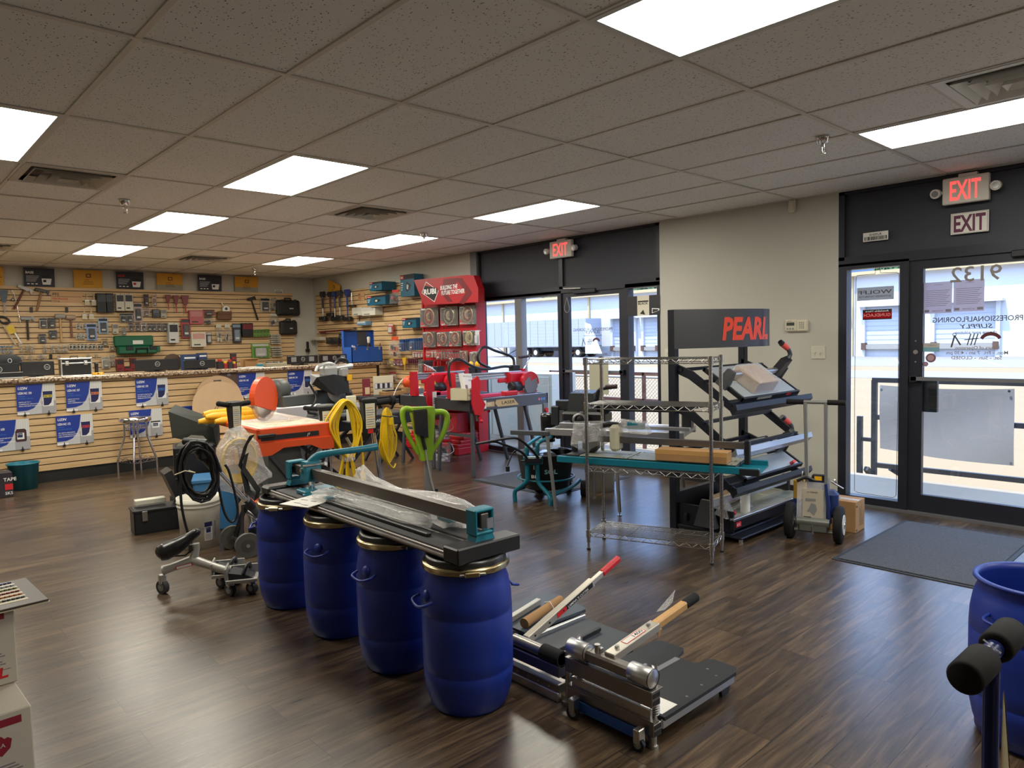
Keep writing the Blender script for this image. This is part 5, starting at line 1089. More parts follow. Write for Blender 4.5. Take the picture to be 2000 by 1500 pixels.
# ================= WALL FIXTURES ON THE WINDOW WALL =================
def exit_sign(px0, py0, px1, py1, label):
    a = at(px0, py1, x=XW-.06); b_ = at(px1, py0, x=XW-.06); w = a.y-b_.y; h = .2; zt = ZC-.04
    t = thing('exit_sign', label, 'exit sign', M=frame((XW-.06, a.y, zt-h), (0, -1, 0), (0, 0, 1)), group='lit exit signs')
    hs = mat('exit_housing', s2l(214, 208, 200), .5); MB().box((0, 0, 0), (w, .05, h), hs, .006).build('housing', t); MB().box((w*.35, .0, h), (w*.75, .05, h+.02), hs).build('canopy', t)
    em = mat('exit_red_glow', (1.0, .09, .08), .4, emit=1.1)
    MB().text('EXIT', TF(w*.17, h*.14, .0012), h*.72, em, w=w*.66, bold=.015).build('lettering', t)
    for s_ in (-.045, w+.045):
        MB().cyl((s_, .03, h*.5), (s_, -.02, h*.46), .034, hs, .036, 18).cyl((s_, -.021, h*.46), (s_, -.024, h*.46), .024, mat('lamp_lens', s2l(150, 150, 152), .15, .3), seg=16).cyl((min(s_, 0 if s_ < 0 else s_), .03, h*.5), (0 if s_ < 0 else w, .03, h*.5), .012, hs).build('lamp_head', t)
exit_sign(1073, 465, 1115, 489, 'lit red exit sign with twin lamps over the far door'); exit_sign(1840, 343, 1932, 391, 'lit red exit sign with twin lamps over the near door')
def flat_sign(px0, py0, px1, py1, name, label, cat, X=XW, th=.004, m=PAP, **kw):
    a = at(px0, py1, x=X-.002); b_ = at(px1, py0, x=X-.002); w = a.y-b_.y; h = b_.z-a.z
    t = thing(name, label, cat, M=frame((X-.002, a.y, a.z), (0, -1, 0), (0, 0, 1)), **kw); MB().box((0, -th, 0), (w, 0, h), m).build('board', t); return t, w, h
pm = mat('dark_purple_ink', s2l(96, 40, 70), .6)
t, w, h = flat_sign(1857, 409, 1932, 459, 'exit_placard', 'unlit paper EXIT placard under the lit sign, near door', 'sign', X=XW)
e_ = MB(); Z = .005
for a, b_ in (((w*.03, h*.03), (w*.97, h*.04)), ((w*.03, h*.96), (w*.97, h*.97)), ((w*.03, h*.03), (w*.04, h*.97)), ((w*.96, h*.03), (w*.97, h*.97))): e_.quad(TF(0, 0, Z), a[0], a[1], b_[0], b_[1], pm)
e_.text('EXIT', TF(w*.08, h*.12, Z), h*.76, pm, w=w*.84, bold=.03); e_.build('lettering', t)
t, w, h = flat_sign(1686, 450, 1735, 473, 'placard', 'white barcode placard on the dark panel above the near sidelight', 'sign', X=XW)
e_ = MB().text('SH0FLR', TF(w*.5, h*.6, .005), h*.26, INK, 'c', bold=.01, w=w*.5); rr = random.Random(9); x = w*.06
while x < w*.92: b_ = rr.uniform(.003, .009); e_.quad(TF(0, 0, .005), x, h*.1, x+b_, h*.52, INK); x += b_+rr.uniform(.002, .006)
e_.build('lettering', t)
KPM = mat('keypad_cream', s2l(206, 200, 178), .5)
a = at(1535, 651, x=XW); t = thing('alarm_keypad', 'cream alarm keypad on the wall between the doors', 'keypad', M=frame((XW, a.y, a.z), (0, -1, 0), (0, 0, 1)))
w, h = .215, .125; MB().box((0, -.03, .012), (w*.55, 0, h), KPM, .012).box((w*.5, -.026, 0.01), (w, 0, h*.95), KPM, .02).build('case', t)
MB().box((w*.1, -.0315, h*.55), (w*.44, -.03, h*.78), mat('lcd', s2l(60, 64, 60), .3)).build('screen', t)
kb = MB().text('DIGITAL', TF(w*.14, h*.84, .031), .008, INK)
for i in range(3):
    for j in range(4): kb.cyl((w*.66+i*.017, -.026, h*.75-j*.016), (w*.66+i*.017, -.029, h*.75-j*.016), .0045, GRY, seg=8)
for q in (.14, .26, .38): kb.cyl((w*q, -.03, h*.32), (w*q, -.033, h*.32), .008, GRY, seg=10)
tag(kb.build('buttons', t))
def plate(px0, py0, px1, py1, label, kind):
    a = at(px0, py1, x=XW); b_ = at(px1, py0, x=XW); w = a.y-b_.y; h = b_.z-a.z; t = thing('switch_plate', label, 'switch', M=frame((XW, a.y, a.z), (0, -1, 0), (0, 0, 1)))
    MB().box((0, -.006, 0), (w, 0, h), mat('plate_ivory', s2l(206, 202, 186), .5), .002).build('plate', t)
    for q in (.3, .68): MB().box((w*q-.006, -.014, h*.42), (w*q+.006, -.006, h*.58), M_('plate_ivory'), .002).cyl((w*q, -.007, h*.3), (w*q, -.0065, h*.3), .003, GRY, seg=6).build('toggle', t)
plate(1584, 676, 1612, 701, 'ivory double switch plate under the keypad, near the door', 0)
plate(1299, 681, 1316, 697, 'ivory double switch plate beside the black header, left', 0)
a = at(1543, 416, x=XW); t = thing('motion_sensor', 'small ivory sensor box high on the wall at the ceiling', 'sensor', M=frame((XW, a.y, a.z), (0, -1, 0), (0, 0, 1))); MB().box((0, -.04, 0), (.06, 0, .11), KPM, .008).build('case', t); MB().box((.01, -.043, .02), (.05, -.04, .07), KPM, .003).build('lens', t)
# ================= LETTERING AND STICKERS ON THE GLASS =================
# read from outside, so mirrored from in here
def GT(y, z, X=XW+.038): return frame((X, y, z), (0, -1, 0), (-1, 0, 0))
GREY = mat('vinyl_grey', s2l(128, 120, 116), .6); VD = mat('vinyl_dark', s2l(70, 66, 68), .6); VR = mat('vinyl_maroon', s2l(84, 32, 36), .6)
def glass_text(name, label, items):
    m_ = MB()
    for s_, px, py, px2, hgt, mm, sh in items:
        a = at(px2, py, x=XW+.04); b_ = at(px, py, x=XW+.04); m_.text(s_, GT(a.y, a.z), hgt, mm, w=b_.y-a.y, mirror=True, bold=.01, shear=sh)
    return solo(m_, name, label, 'lettering')
glass_text('door_number', 'large grey street number in reverse at top of the near door', [('9132', 1856, 545, 1957, .115, GREY, 0)])
glass_text('shop_lettering', 'dark reversed shop name and opening hours on the near door', [('PROFESSIONALFLOORING', 1822, 625, 1998, .04, VD, 0), ('SUPPLY', 1875, 640, 1939, .032, VD, .2), ('choose your solution', 1866, 651, 1947, .024, VD, 0),
    ('Hours of Operation:', 1864, 682, 1952, .026, GREY, 0), ('Mon. - Fri.  7 am - 4:30 pm', 1848, 692, 1969, .026, GREY, 0), ('Sat. - Sun. - CLOSED', 1858, 702, 1957, .026, GREY, 0)])
glass_text('shop_lettering', 'dark reversed shop name lettering on the far door', [('PROFESSIONALFLOORING', 1120, 645, 1196, .035, VD, 0), ('SUPPLY', 1143, 651, 1172, .03, VD, .2), ('choose your solution', 1140, 656, 1176, .02, VD, 0), ('Mon. - Fri.', 1160, 693, 1186, .02, GREY, 0)])
def logo(px, py, s, label):
    a = at(px, py, x=XW+.04); Mx = GT(a.y, a.z); m_ = MB()
    # three knife-stroke hash marks, a compass figure and a maroon curved knife, reversed
    arc = [(.0+.09*s*math.cos(q), .0+.075*s*math.sin(q)) for q in [2.9-k*.33 for k in range(9)]]; arc2 = [(.065*s*math.cos(q), .05*s*math.sin(q)-.008) for q in [2.9-k*.33 for k in range(9)]][::-1]
    m_.prism(arc+arc2, .0008, VR, Mx @ Matrix.Translation((.14*s, 0, 0)))
    for k in range(3): m_.prism([(-.06*s+k*.03*s, -.05*s), (-.05*s+k*.03*s, -.05*s), (-.02*s+k*.03*s, .06*s), (-.03*s+k*.03*s, .06*s)], .0008, VD, Mx)
    m_.prism([(-.08*s, 0), (.04*s, .01*s), (.04*s, .018*s), (-.08*s, .008*s)], .0008, VD, Mx)
    for p in (((-.2, -.07), (-.185, -.07), (-.155, .05), (-.17, .05)), ((-.12, -.05), (-.105, -.045), (-.16, .05), (-.17, .045))): m_.prism([(x*s, z*s) for x, z in p], .0008, VD, Mx)
    m_.torus(Mx @ Matrix.Translation((-.165*s, .055*s, 0)), .016*s, .003*s, VD, 14, 5)
    solo(m_, 'shop_emblem', label, 'emblem')
logo(1902, 664, .8, 'flooring tools emblem with maroon curved knife on the near door'); logo(1153, 668, .66, 'small flooring tools emblem with maroon knife on the far door')
def sticker(px0, py0, px1, py1, name, label, m, texts=(), quads=(), cat='sticker', X=XW+.04):
    a = at(px0, py1, x=X); b_ = at(px1, py0, x=X); w = a.y-b_.y; h = b_.z-a.z; t = thing(name, label, cat, M=frame((X, a.y, a.z), (0, -1, 0), (0, 0, 1)))
    MB().box((0, -.0012, 0), (w, 0, h), m).build('sheet', t); m_ = MB()
    for s_, x, z, hh, mm, ww in texts: m_.text(s_, TF(w*(x+ww), h*z, .0018), h*hh, mm, w=w*ww, mirror=True, bold=.01)
    for x0, z0, x1, z1, mm in quads: m_.quad(TF(0, 0, .0015), w*x0, h*z0, w*x1, h*z1, mm)
    if m_.v: m_.build('print', t)
    return t
SHT = backlit('notice_paper', s2l(200, 196, 212)); LNK = mat('faint_ink', s2l(120, 116, 130), .7)
for px, lb in (((1804, 549, 1860, 613), 'left of two printed notices taped to near door glass'), ((1862, 544, 1923, 609), 'right of two printed notices taped to near door glass')):
    t = sticker(*px, 'paper_notice', lb, SHT, [('SUPPLY', .36, .9, .025, LNK, .3), ('ACCESSORIES', .3, .06, .04, LNK, .4)], [(.08, .72-k*.06, .92-(k % 3)*.06, .735-k*.06, LNK) for k in range(9)]+[(.03, .04, .2, .12, LNK), (.78, .04, .97, .12, LNK)], cat='notice')
sticker(1674, 558, 1746, 588, 'window_sticker', 'grey sticker with reversed dark lettering on near sidelight', backlit('sticker_grey', s2l(186, 188, 192)), [('WOLFF', .03, .48, .28, VD, .92), ('AUTHORIZED DISTRIBUTOR', .05, .22, .13, VD, .88)])
sticker(1685, 603, 1742, 625, 'window_sticker', 'red and black sticker with reversed lettering on near sidelight', backlit('sticker_red', s2l(180, 36, 48)), [('GUNDLACH', .04, .3, .3, mat('sticker_pink', s2l(226, 150, 150), .6), .92), ('Available Here', .1, .76, .16, WINK, .8)], [(0, .72, 1, 1, INK), (0, 0, 1, .1, INK)])
sticker(1802, 670, 1835, 687, 'window_sticker', 'small grey and teal sticker at left edge of near door', mat('sticker_teal', s2l(110, 160, 175), .6), [('LOREX', .3, .65, .2, GREY, .5)], [(0, .5, 1, 1, mat('sticker_grey2', s2l(176, 172, 168), .6))])
for (px, py, r), lb in (((1818, 699, 10), 'larger round maroon sticker on near door'), ((1808, 711, 5), 'smaller round dark sticker on near door')):
    a = at(px, py, x=XW+.04); solo(MB().cyl((a.x, a.y, a.z), (a.x-.0012, a.y, a.z), r*.0037, mat('sticker_maroon', s2l(120, 84, 92), .6), seg=28).cyl((a.x-.0012, a.y, a.z), (a.x-.002, a.y, a.z), r*.0024, mat('sticker_pale', s2l(170, 140, 148), .6), seg=24), 'round_sticker', lb, 'sticker')
# black and white poster hung in the far sidelight
t = sticker(1225, 575, 1289, 618, 'window_poster', 'black poster with white centre panel in the far sidelight', mat('poster_black', s2l(40, 40, 46), .35), [], [], 'poster', X=XW-.004)
t_w = at(1225, 618, x=XW-.004).y-at(1289, 575, x=XW-.004).y; t_h = at(1289, 575, x=XW-.004).z-at(1225, 618, x=XW-.004).z
m_ = MB().quad(TF(0, 0, .0016), t_w*.32, 0, t_w*.68, t_h, mat('poster_cream', s2l(214, 208, 190), .6)).quad(TF(0, 0, .0022), t_w*.34, t_h*.68, t_w*.66, t_h*.75, INK).text('BLACK', TF(t_w*.35, t_h*.56, .0022), t_h*.1, INK, w=t_w*.3, bold=.03)
m_.prism([(t_w*.4, t_h*.1), (t_w*.56, t_h*.04), (t_w*.5, t_h*.3)], .0005, INK, TF(0, 0, .0022)).prism([(t_w*.76, t_h*.1), (t_w*.98, t_h*.22), (t_w*.98, t_h*.32), (t_w*.76, t_h*.35)], .0005, WINK, TF(0, 0, .0016)).prism([(t_w*.78, t_h*.13), (t_w*.95, t_h*.22), (t_w*.95, t_h*.28), (t_w*.78, t_h*.31)], .0005, M_('poster_black'), TF(0, 0, .0022)); m_.build('print', t)
# etched outline of a tag shape on the near sidelight
ol = [at(x, y, x=XW+.04) for x, y in ((1712, 517), (1709, 535), (1674, 538), (1672, 545), (1669, 780), (1669, 958), (1675, 962), (1744, 972), (1750, 968), (1754, 780), (1756, 536), (1752, 532), (1720, 533), (1716, 517))]
solo(MB().tube(ol, .0022, BLK, 6), 'etched_outline', 'thin dark outline drawn on the near sidelight glass', 'decal')
# loop strap hanging at the far door closer
a = at(1107, 586, x=XW-.03); t = thing('door_strap', 'thin grey loop strap hanging from the far door closer', 'strap', a); MB().tube([(0, 0, .03), (0, .03, -.05), (0, .04, -.11), (0, 0, -.15), (0, -.04, -.11), (0, -.02, -.03), (0, 0, .03)], .004, GRY, 6, spline=4).build('loop', t)
# mats
MATM = mat('entrance_mat', s2l(72, 74, 80), .95, noise=.75, nscale=130, bump=.6); MATE = mat('mat_edge', (.015, .015, .017), .7)
for x0, x1, y0, y1, lb in ((4.73, 6.08, 1.16, 2.02, 'grey entrance mat inside the near door'), (4.88, 6.1, 4.75, 5.95, 'grey entrance mat inside the far door, under the barrel mixer')):
    t = thing('door_mat', lb, 'mat', ((x0+x1)/2, (y0+y1)/2, 0)); w, d = (x1-x0)/2, (y1-y0)/2
    MB().box((-w, -d, 0), (w, d, .005), MATE, .002).build('rubber_edge', t); MB().box((-w+.03, -d+.03, .004), (w-.03, d-.03, .011), MATM, .003).build('pile', t)
# ================= RED WET SAWS ON GREY TABLES =================
TGR = mat('saw_table_grey', s2l(84, 88, 100), .4, .3); SRED = mat('saw_red', s2l(190, 20, 38), .32)
def wet_saw(M, label, Lx, full=True, knob=True):
    """frame: x along the table, y back, z up; front-left top corner at origin height .85"""
    t = thing('wet_saw', label, 'tile saw', M=M)
    D = .66
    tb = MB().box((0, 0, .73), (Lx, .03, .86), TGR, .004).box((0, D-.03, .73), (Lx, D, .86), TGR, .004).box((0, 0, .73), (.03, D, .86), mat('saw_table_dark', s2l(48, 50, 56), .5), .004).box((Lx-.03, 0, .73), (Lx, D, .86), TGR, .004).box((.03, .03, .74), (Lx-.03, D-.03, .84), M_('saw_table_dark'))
    tb.build('table_frame', t)
    MB().box((.1, .08, .84), (Lx-.08, D-.08, .856), mat('saw_deck_pale', s2l(176, 182, 196), .3, .5), .003).build('deck', t)
    for (a, b_) in (((.06, .04, .73), (.02, .0, 0)), ((.06, D-.05, .73), (.03, D+.0, 0)), ((Lx-.35, .04, .73), (Lx-.12, .06, 0)), ((Lx-.35, D-.05, .73), (Lx-.12, D-.03, 0))):
        MB().bar(a, b_, .045, .03, DGR, up=(1, 0, 0), bev=.004).build('leg', t)
    MB().bar((.05, .04, .45), (.05, D-.05, .45), .025, .03, DGR).build('leg_brace', t)
    for x in (.12, Lx-.05): MB().box((x-.04, -.01, .62), (x+.04, .02, .74), mat('bracket_grey', s2l(120, 120, 124), .4, .6), .006).cyl((x, -.03, .66), (x, 0, .66), .025, SRED).sphere((x, -.04, .62), .022, SRED, 12).build('folding_bracket', t)
    # columns and rail
    for x in (.0, Lx-.12):
        MB().prism([(-.05, .86), (.06, .86), (.05, 1.12), (.0, 1.16), (-.03, 1.12)], .05, SRED, frame((x, D*.5, 0), (0, 1, 0), (-1, 0, 0)) @ Matrix.Rotation(0, 4, 'Z') @ Matrix(((1, 0, 0, 0), (0, 1, 0, 0), (0, 0, 1, 0), (0, 0, 0, 1)))).build('column', t) if False else \
        MB().hull([(x-.02, D*.5-.06, .86), (x+.03, D*.5-.06, .86), (x-.02, D*.5+.06, .86), (x+.03, D*.5+.06, .86), (x-.03, D*.5-.04, 1.15), (x+.03, D*.5-.04, 1.15), (x-.03, D*.5+.04, 1.15), (x+.03, D*.5+.04, 1.15)], SRED).build('column', t)
    rl = MB().box((-.02, D*.5-.045, 1.05), (Lx-.08, D*.5+.045, 1.08), ALU, .006).box((-.02, D*.5-.03, 1.08), (Lx-.08, D*.5+.03, 1.115), ALU, .01).box((-.02, D*.5-.04, 1.115), (Lx-.08, D*.5+.04, 1.13), ALU, .005); rl.build('rail', t)
    hx = Lx*.8 if full else Lx*.42
    # cutting head
    MB().box((hx-.16, D*.5-.09, .98), (hx+.14, D*.5+.02, 1.12), SRED, .02).box((hx-.3, D*.5-.05, 1.0), (hx-.1, D*.5-.02, 1.05), SRED, .01).build('carriage', t)
    MB().lathe([(0, -.09), (.05, -.09), (.06, -.08), (.06, .07), (0, .07)], BLK, 20, frame((hx-.09, D*.5-.12, .95), (0, 0, 1), (1, 0, 0))).build('motor', t)
    Fb = frame((hx+.1, D*.5-.13, .985), (1, 0, 0), (0, -1, 0))
    arc = [(.135*math.cos(q), .135*math.sin(q)) for q in [-.15+k*(PI+.35)/22 for k in range(23)]]
    MB().prism(arc, .05, SRED, Fb).build('blade_guard', t)
    MB().prism([(-.1, .02), (-.02, .08), (.0, .02), (.06, .04), (.1, .06), (.11, -.05), (.06, -.12), (-.06, -.12), (-.1, -.06)], .054, mat('guard_plate', s2l(120, 118, 124), .4, .4), Fb).build('splash_plate', t)
    MB().lathe([(0, .02), (.12, .02), (.12, .024), (0, .024)], STL, 32, Fb).build('blade', t)
    MB().hull([(hx+.16, D*.5-.08, .86), (hx+.3, D*.5-.08, .86), (hx+.16, D*.5-.05, .86), (hx+.3, D*.5-.05, .86), (hx+.14, D*.5-.08, 1.02), (hx+.18, D*.5-.08, 1.02), (hx+.14, D*.5-.05, 1.1), (hx+.18, D*.5-.05, 1.1)], SRED).build('end_support', t)
    MB().box((hx-.05, D*.5-.03, 1.12), (hx+.07, D*.5+.05, 1.2), BLK, .006).build('switch_box', t)
    if full: MB().tube([(hx+.14, D*.5, 1.12), (hx+.26, D*.5, 1.28), (hx+.24, D*.5, 1.31)], .009, CHR, 8).cyl((hx+.24, D*.5, 1.3), (hx+.08, D*.5, 1.29), .017, mat('grip_brown', s2l(60, 34, 36), .6)).build('handle', t)
    else: MB().tube([(hx, D*.5, 1.12), (hx-.2, D*.5-.02, 1.22), (hx-.24, D*.5, 1.25)], .009, CHR, 8).cyl((hx-.24, D*.5, 1.25), (hx-.1, D*.5, 1.26), .018, BLK).build('handle', t)
    # hanging red stop guard on the front left
    MB().prism([(-.05, .26), (.03, .3), (.06, .25), (.05, .1), (.13, -.02), (.06, -.14), (-.02, -.12), (-.06, 0), (-.05, .2)], .02, SRED, frame((.06 if full else -.02, -.02, .82), (1, 0, 0), (0, -1, 0))).build('stop_plate', t)
    # water hose
    if full:
        MB().tube([(-.02, D*.5-.02, 1.0), (-.03, D*.5, 1.16), (.0, D*.5, 1.27), (.12, D*.5, 1.3), (.3, D*.5, 1.22), (.5, D*.5, 1.17), (.8, D*.5, 1.19), (hx-.02, D*.5, 1.17)], .016, BLK, 10, spline=5).build('hose', t)
        MB().tube([(hx-.35, D*.5+.04, 1.18), (hx-.5, D*.5+.05, 1.25), (hx-.52, D*.5+.05, 1.35), (hx-.42, D*.5+.05, 1.43), (hx-.25, D*.5+.05, 1.38), (hx-.02, D*.5+.02, 1.3), (hx, D*.5, 1.2)], .016, BLK, 10, spline=5).build('hose', t)
        MB().prism([(.02, .02), (.34, .02), (.42, .09), (.36, .0), (.02, .0)], .001, YPAP, TF(0, .74, .001))
        d_ = MB()
        for x in (.03, .14): d_.quad(TF(0, 0, .0005), x, .75, x+.09, .84, WINK).quad(TF(0, 0, .0008), x+.025, .77, x+.065, .82, TGR)
        d_.quad(TF(0, 0, .0005), .23, .765, .35, .82, mat('tan_decal', s2l(196, 168, 126), .6)).prism([(.4, .755), (.72, .755), (.64, .835), (.38, .835), (.36, .8)], .0004, M_('tan_decal'), TF(0, 0, .0006)).text('DC', TF(.25, .78, .0014), .03, WINK).text('LASER', TF(.46, .78, .0016), .035, INK, w=.2)
        for k, c in enumerate(((214, 110, 120), (90, 140, 210), (90, 140, 210))): d_.prism([(Lx-.15+k*.04+.016*math.cos(q), .795+.016*math.sin(q)) for q in [j*PI/8 for j in range(16)]], .0004, colr(c), TF(0, 0, .0006))
        d_.build('decals', t)
    else: MB().box((.05, .0, 1.0), (.08, .004, 1.04), YEL).build('decal', t)
    MB().box((.1, .1, .86), (.55, .16, .9), mat('fence_pink', s2l(206, 60, 96), .4), .006).build('cutting_fence', t)
    MB().box((hx-.35, .1, .856), (hx-.15, .2, .91), SRED, .01).build('side_extension', t)
    return t
wet_saw(frame((4.97, 6.05, 0), (1, -.02, 0), (0, 0, 1)), 'red rail wet saw on grey folding table, nearer one with hose', 1.2)
wet_saw(frame((5.02, 6.84, 0), (1, 0, 0), (0, 0, 1)), 'red rail wet saw on grey table, behind the one with hose', .92, full=False)
# brochure box on the near saw table
t = thing('brochure_box', 'cream cardboard brochure box on the near saw table corner', 'box', M=frame((4.93, 6.04, .858), (1, -.0, 0), (0, 0, 1)) @ Matrix.Rotation(.35, 4, 'Z'))
CB = mat('brochure_cream', s2l(206, 196, 166), .7)
MB().box((0, 0, 0), (.26, .008, .13), CB).box((0, 0, 0), (.008, .22, .13), CB).box((.252, 0, 0), (.26, .22, .1), CB).box((0, .212, 0), (.26, .22, .13), CB).box((0, 0, 0), (.26, .22, .006), CB).build('tray', t)
MB().text('FREE', TF(.05, .09, .001), .022, RINK, w=.09).text('floorcatalogs.com', TF(.02, .045, .001), .024, INK, w=.2).build('lettering', t)
t = thing('brochure', 'stack of white brochures with colour pictures standing in cream box', 'brochure', M=frame((4.97, 6.1, .87), (1, -.0, 0), (0, .25, 1)) @ Matrix.Rotation(.35, 4, 'Z'))
MB().box((0, 0, 0), (.2, .05, .29), PAP, .004).build('pages', t); m_ = MB().text('PRO INSTALLER', TF(.01, .25, .001), .018, GREY, w=.17).text('UZIN', TF(.1, .205, .001), .02, colr((60, 90, 160)), w=.06)
for i in range(3):
    for j in range(2): m_.quad(TF(0, 0, .001), .015+i*.06, .04+j*.065 if i < 3 else 0, .065+i*.06, .095+j*.065, colr([(90, 80, 100), (150, 140, 60), (60, 70, 80), (120, 90, 80), (70, 60, 90), (110, 120, 130)][i+3*j])) if not (j == 1 and i > 0) else None
m_.build('print', t)
# white tag hanging from the far saw
t = thing('hang_tag', 'white barcode tag hanging on the red plate of rear wet saw', 'tag', M=frame((5.02, 6.8, .72), (1, 0, 0), (0, 0, 1))); MB().box((0, -.002, -.05), (.06, 0, .2), PAP).build('tag', t); m_ = MB()
for k in range(4): m_.quad(TF(0, 0, .003), .01, .06+k*.02, .05, .07+k*.02, INK)
m_.build('print', t)
# yellow and black polisher heads on the display foot shelf
for k, (px, lb) in enumerate(((920, 'left yellow clamp head sitting on the rear wet saw'), (932, 'right yellow clamp head sitting on the rear wet saw'))):
    P = at(px, 712, y=7.25); t = thing('clamp_head', lb, 'clamp', P); MB().sphere((0, 0, 0), .04, YEL, 12, (.7, 1, 1.1)).build('knob', t); MB().box((-.03, -.03, -.12), (.05, .03, -.03), BLK, .01).build('body', t)
# ================= BLACK MITRE SAW AND ITS TABLE =================
def cyl_wheel(mb, c, ax, r, w, m=RUB, hub=None):
    c = Vector(c); ax = Vector(ax).normalized()*w/2
    mb.cyl(c-ax, c+ax, r, m, seg=28); mb.cyl(c-ax*1.05, c+ax*1.05, r*.55, hub or GRY, seg=20); mb.cyl(c-ax*1.2, c+ax*1.2, r*.15, STL, seg=10)
t = thing('saw_stand', 'black folding stand under the black mitre saw', 'stand', M=frame((2.95, 6.0, 0), (1, .12, 0), (0, 0, 1)))
MB().box((0, 0, .68), (1.35, .5, .8), BLKM, .01).build('bed', t)
MB().box((.75, -.003, .7), (1.1, 0, .78), mat('bed_label', s2l(40, 40, 44), .4)).text('POWER', TF(.8, .725, .004), .03, WINK).build('label', t)
MB().bar((.1, .05, .7), (.95, -.05, 0), .03, .03, BLKM).build('leg', t); MB().bar((.95, .05, .7), (.1, -.05, 0), .03, .03, BLKM).build('leg', t)
MB().bar((.1, .45, .7), (.95, .5, 0), .03, .03, BLKM).build('leg', t); MB().bar((.95, .45, .7), (.1, .5, 0), .03, .03, BLKM).build('leg', t)
P0 = (3.3, 6.25, .82)
t = thing('mitre_saw', 'large black and silver sliding mitre saw with yellow warning label', 'saw', M=frame((3.42, 6.15, .8), (1, .12, 0), (0, 0, 1)) @ Matrix.Scale(.82, 4))
MB().lathe([(0, 0), (.2, 0), (.2, .05), (.18, .06), (0, .06)], DGR, 32).box((-.35, -.02, .0), (.4, .12, .07), BLKM, .01).box((-.05, -.3, .01), (.05, .0, .05), BLKM, .01).build('base_table', t)
MB().box((-.33, .1, .06), (-.04, .13, .15), STL, .004).box((.05, .1, .06), (.38, .13, .15), STL, .004).build('fence', t)
MB().hull([(.1, .1, .05), (.24, .1, .05), (.1, .2, .05), (.24, .2, .05), (-.02, .1, .62), (.06, .1, .62), (-.02, .18, .6), (.06, .18, .6)], colr((196, 190, 172))).build('arm', t)
MB().hull([(.08, .05, .0), (.4, .02, .1), (.1, -.02, .12), (.42, .1, .04), (.2, .1, .22), (.12, .08, .3)], FILM).build('wrapping', t)
MB().hull([(-.34, -.1, .5), (-.3, .1, .53), (-.38, -.06, .42), (-.12, -.12, .28), (-.08, .1, .3), (.1, -.1, .3), (.12, .1, .32), (-.1, -.1, .52), (.1, .1, .5), (.1, -.08, .48)], BLK).build('motor_housing', t)
MB().box((-.2, -.08, .48), (-.02, .08, .62), SILV, .03).box((.0, -.07, .46), (.14, .09, .6), SILV, .03).cyl((-.05, -.02, .58), (.2, -.02, .6), .035, SILV).build('gear_case', t)
MB().tube([(-.28, 0, .56), (-.24, 0, .62), (-.1, 0, .645), (.02, 0, .6)], .02, SILV, 10, spline=4).tube([(.0, .03, .62), (.06, .02, .69), (.16, .02, .67), (.2, .02, .58)], .018, BLK, 10, spline=4).build('handle', t)
MB().box((.07, -.115, .44), (.13, -.1, .51), YEL).build('warning_label', t)
Fb = frame((-.02, -.04, .34), (1, 0, 0), (0, -1, 0)); MB().lathe([(0, 0), (.15, 0), (.15, .004), (0, .004)], STL, 32, Fb).build('blade', t)
MB().prism([(-.02, 0), (.05, 0), (.03, -.14), (-.02, -.15)], .03, BLK, frame((.06, -.1, .3), (1, 0, 0), (0, -1, 0))).build('blade_guard', t)
MB().tube([(-.36, .05, .45), (-.3, 0, .3), (-.34, -.05, .22), (-.42, -.02, .12), (-.3, .0, .08)], .012, BLK, 8, spline=4).build('power_cord', t)
t = thing('tablet_box', 'tall slim white box standing before the black mitre saw', 'box', M=frame((3.28, 5.72, .8), (1, -.1, 0), (0, 0, 1))); MB().box((0, 0, 0), (.085, .04, .24), mat('box_cream', s2l(222, 216, 190), .5), .004).build('box', t); MB().box((-.02, -.06, -.0), (.13, .1, .0+.012), DGR, .003).build('dark_tray', t); MB().sphere((.045, -.001, .17), .006, INK, 8, (1, .2, 1.2)).build('mark', t)
t = thing('catalogue', 'pile of dark flat folders on the black saw stand', 'folder', M=frame((2.98, 5.95, .8), (1, .05, 0), (0, 0, 1)))
for k in range(4): MB().box((.0+.03*k, .0-.02*k, .012*k), (.32+.02*k, .2, .012*k+.01), [BLK, DGR, BLKM, DGR][k], .002).build('folder', t)
# ================= ORANGE TABLE SAW / TILE SAW =================
OM = frame((2.28, 5.36, 0), (.97, -.0, 0), (0, 0, 1)) @ Matrix.Rotation(-.07, 4, 'Z')
t = thing('orange_wet_saw', 'orange wheeled saw table with white deck and hinged orange saw', 'tile saw', M=OM)
W_, D_ = .62, 1.6
GM = mat('dark_grey_cast', s2l(74, 76, 74), .45)
MB().box((0, 0, .74), (W_, .03, .87), ORG, .006).box((0, 0, .83), (.03, D_, .87), ORG, .006).box((W_-.03, 0, .83), (W_, D_, .87), ORG, .006).prism([(.0, 0), (W_, 0), (W_, .12), (W_*.82, .1), (W_*.7, .04), (W_*.32, .04), (W_*.2, .1)][:0] or [(0, .0), (.1, .0), (.2, .05), (.42, .05), (.52, .0), (W_, .0), (W_, .1), (0, .1)], .02, ORG, TF(0, .66, .0)).build('frame', t)
MB().box((.03, -.004, .775), (W_-.12, .0, .815), BLK).box((.0, -.03, .8), (.14, .0, .83), BLK, .006).text('JT', TF(.4, .785, .005), .018, WINK, shear=.2).build('front_rail', t)
MB().box((.02, .02, .85), (W_-.01, D_*.8, .875), mat('deck_white', s2l(214, 196, 184), .5, noise=.04), .004).build('deck', t)
for k, (a, b_) in enumerate((((.06, .08, .74), (W_-.02, .1, 0)), ((W_-.06, .08, .74), (.02, .1, 0)), ((.06, .9, .74), (W_, .9, 0)), ((W_-.06, .9, .74), (.0, .9, 0)))): MB().bar(a, b_, .035, .03, DGR, up=(0, 1, 0), bev=.004).build('leg', t)
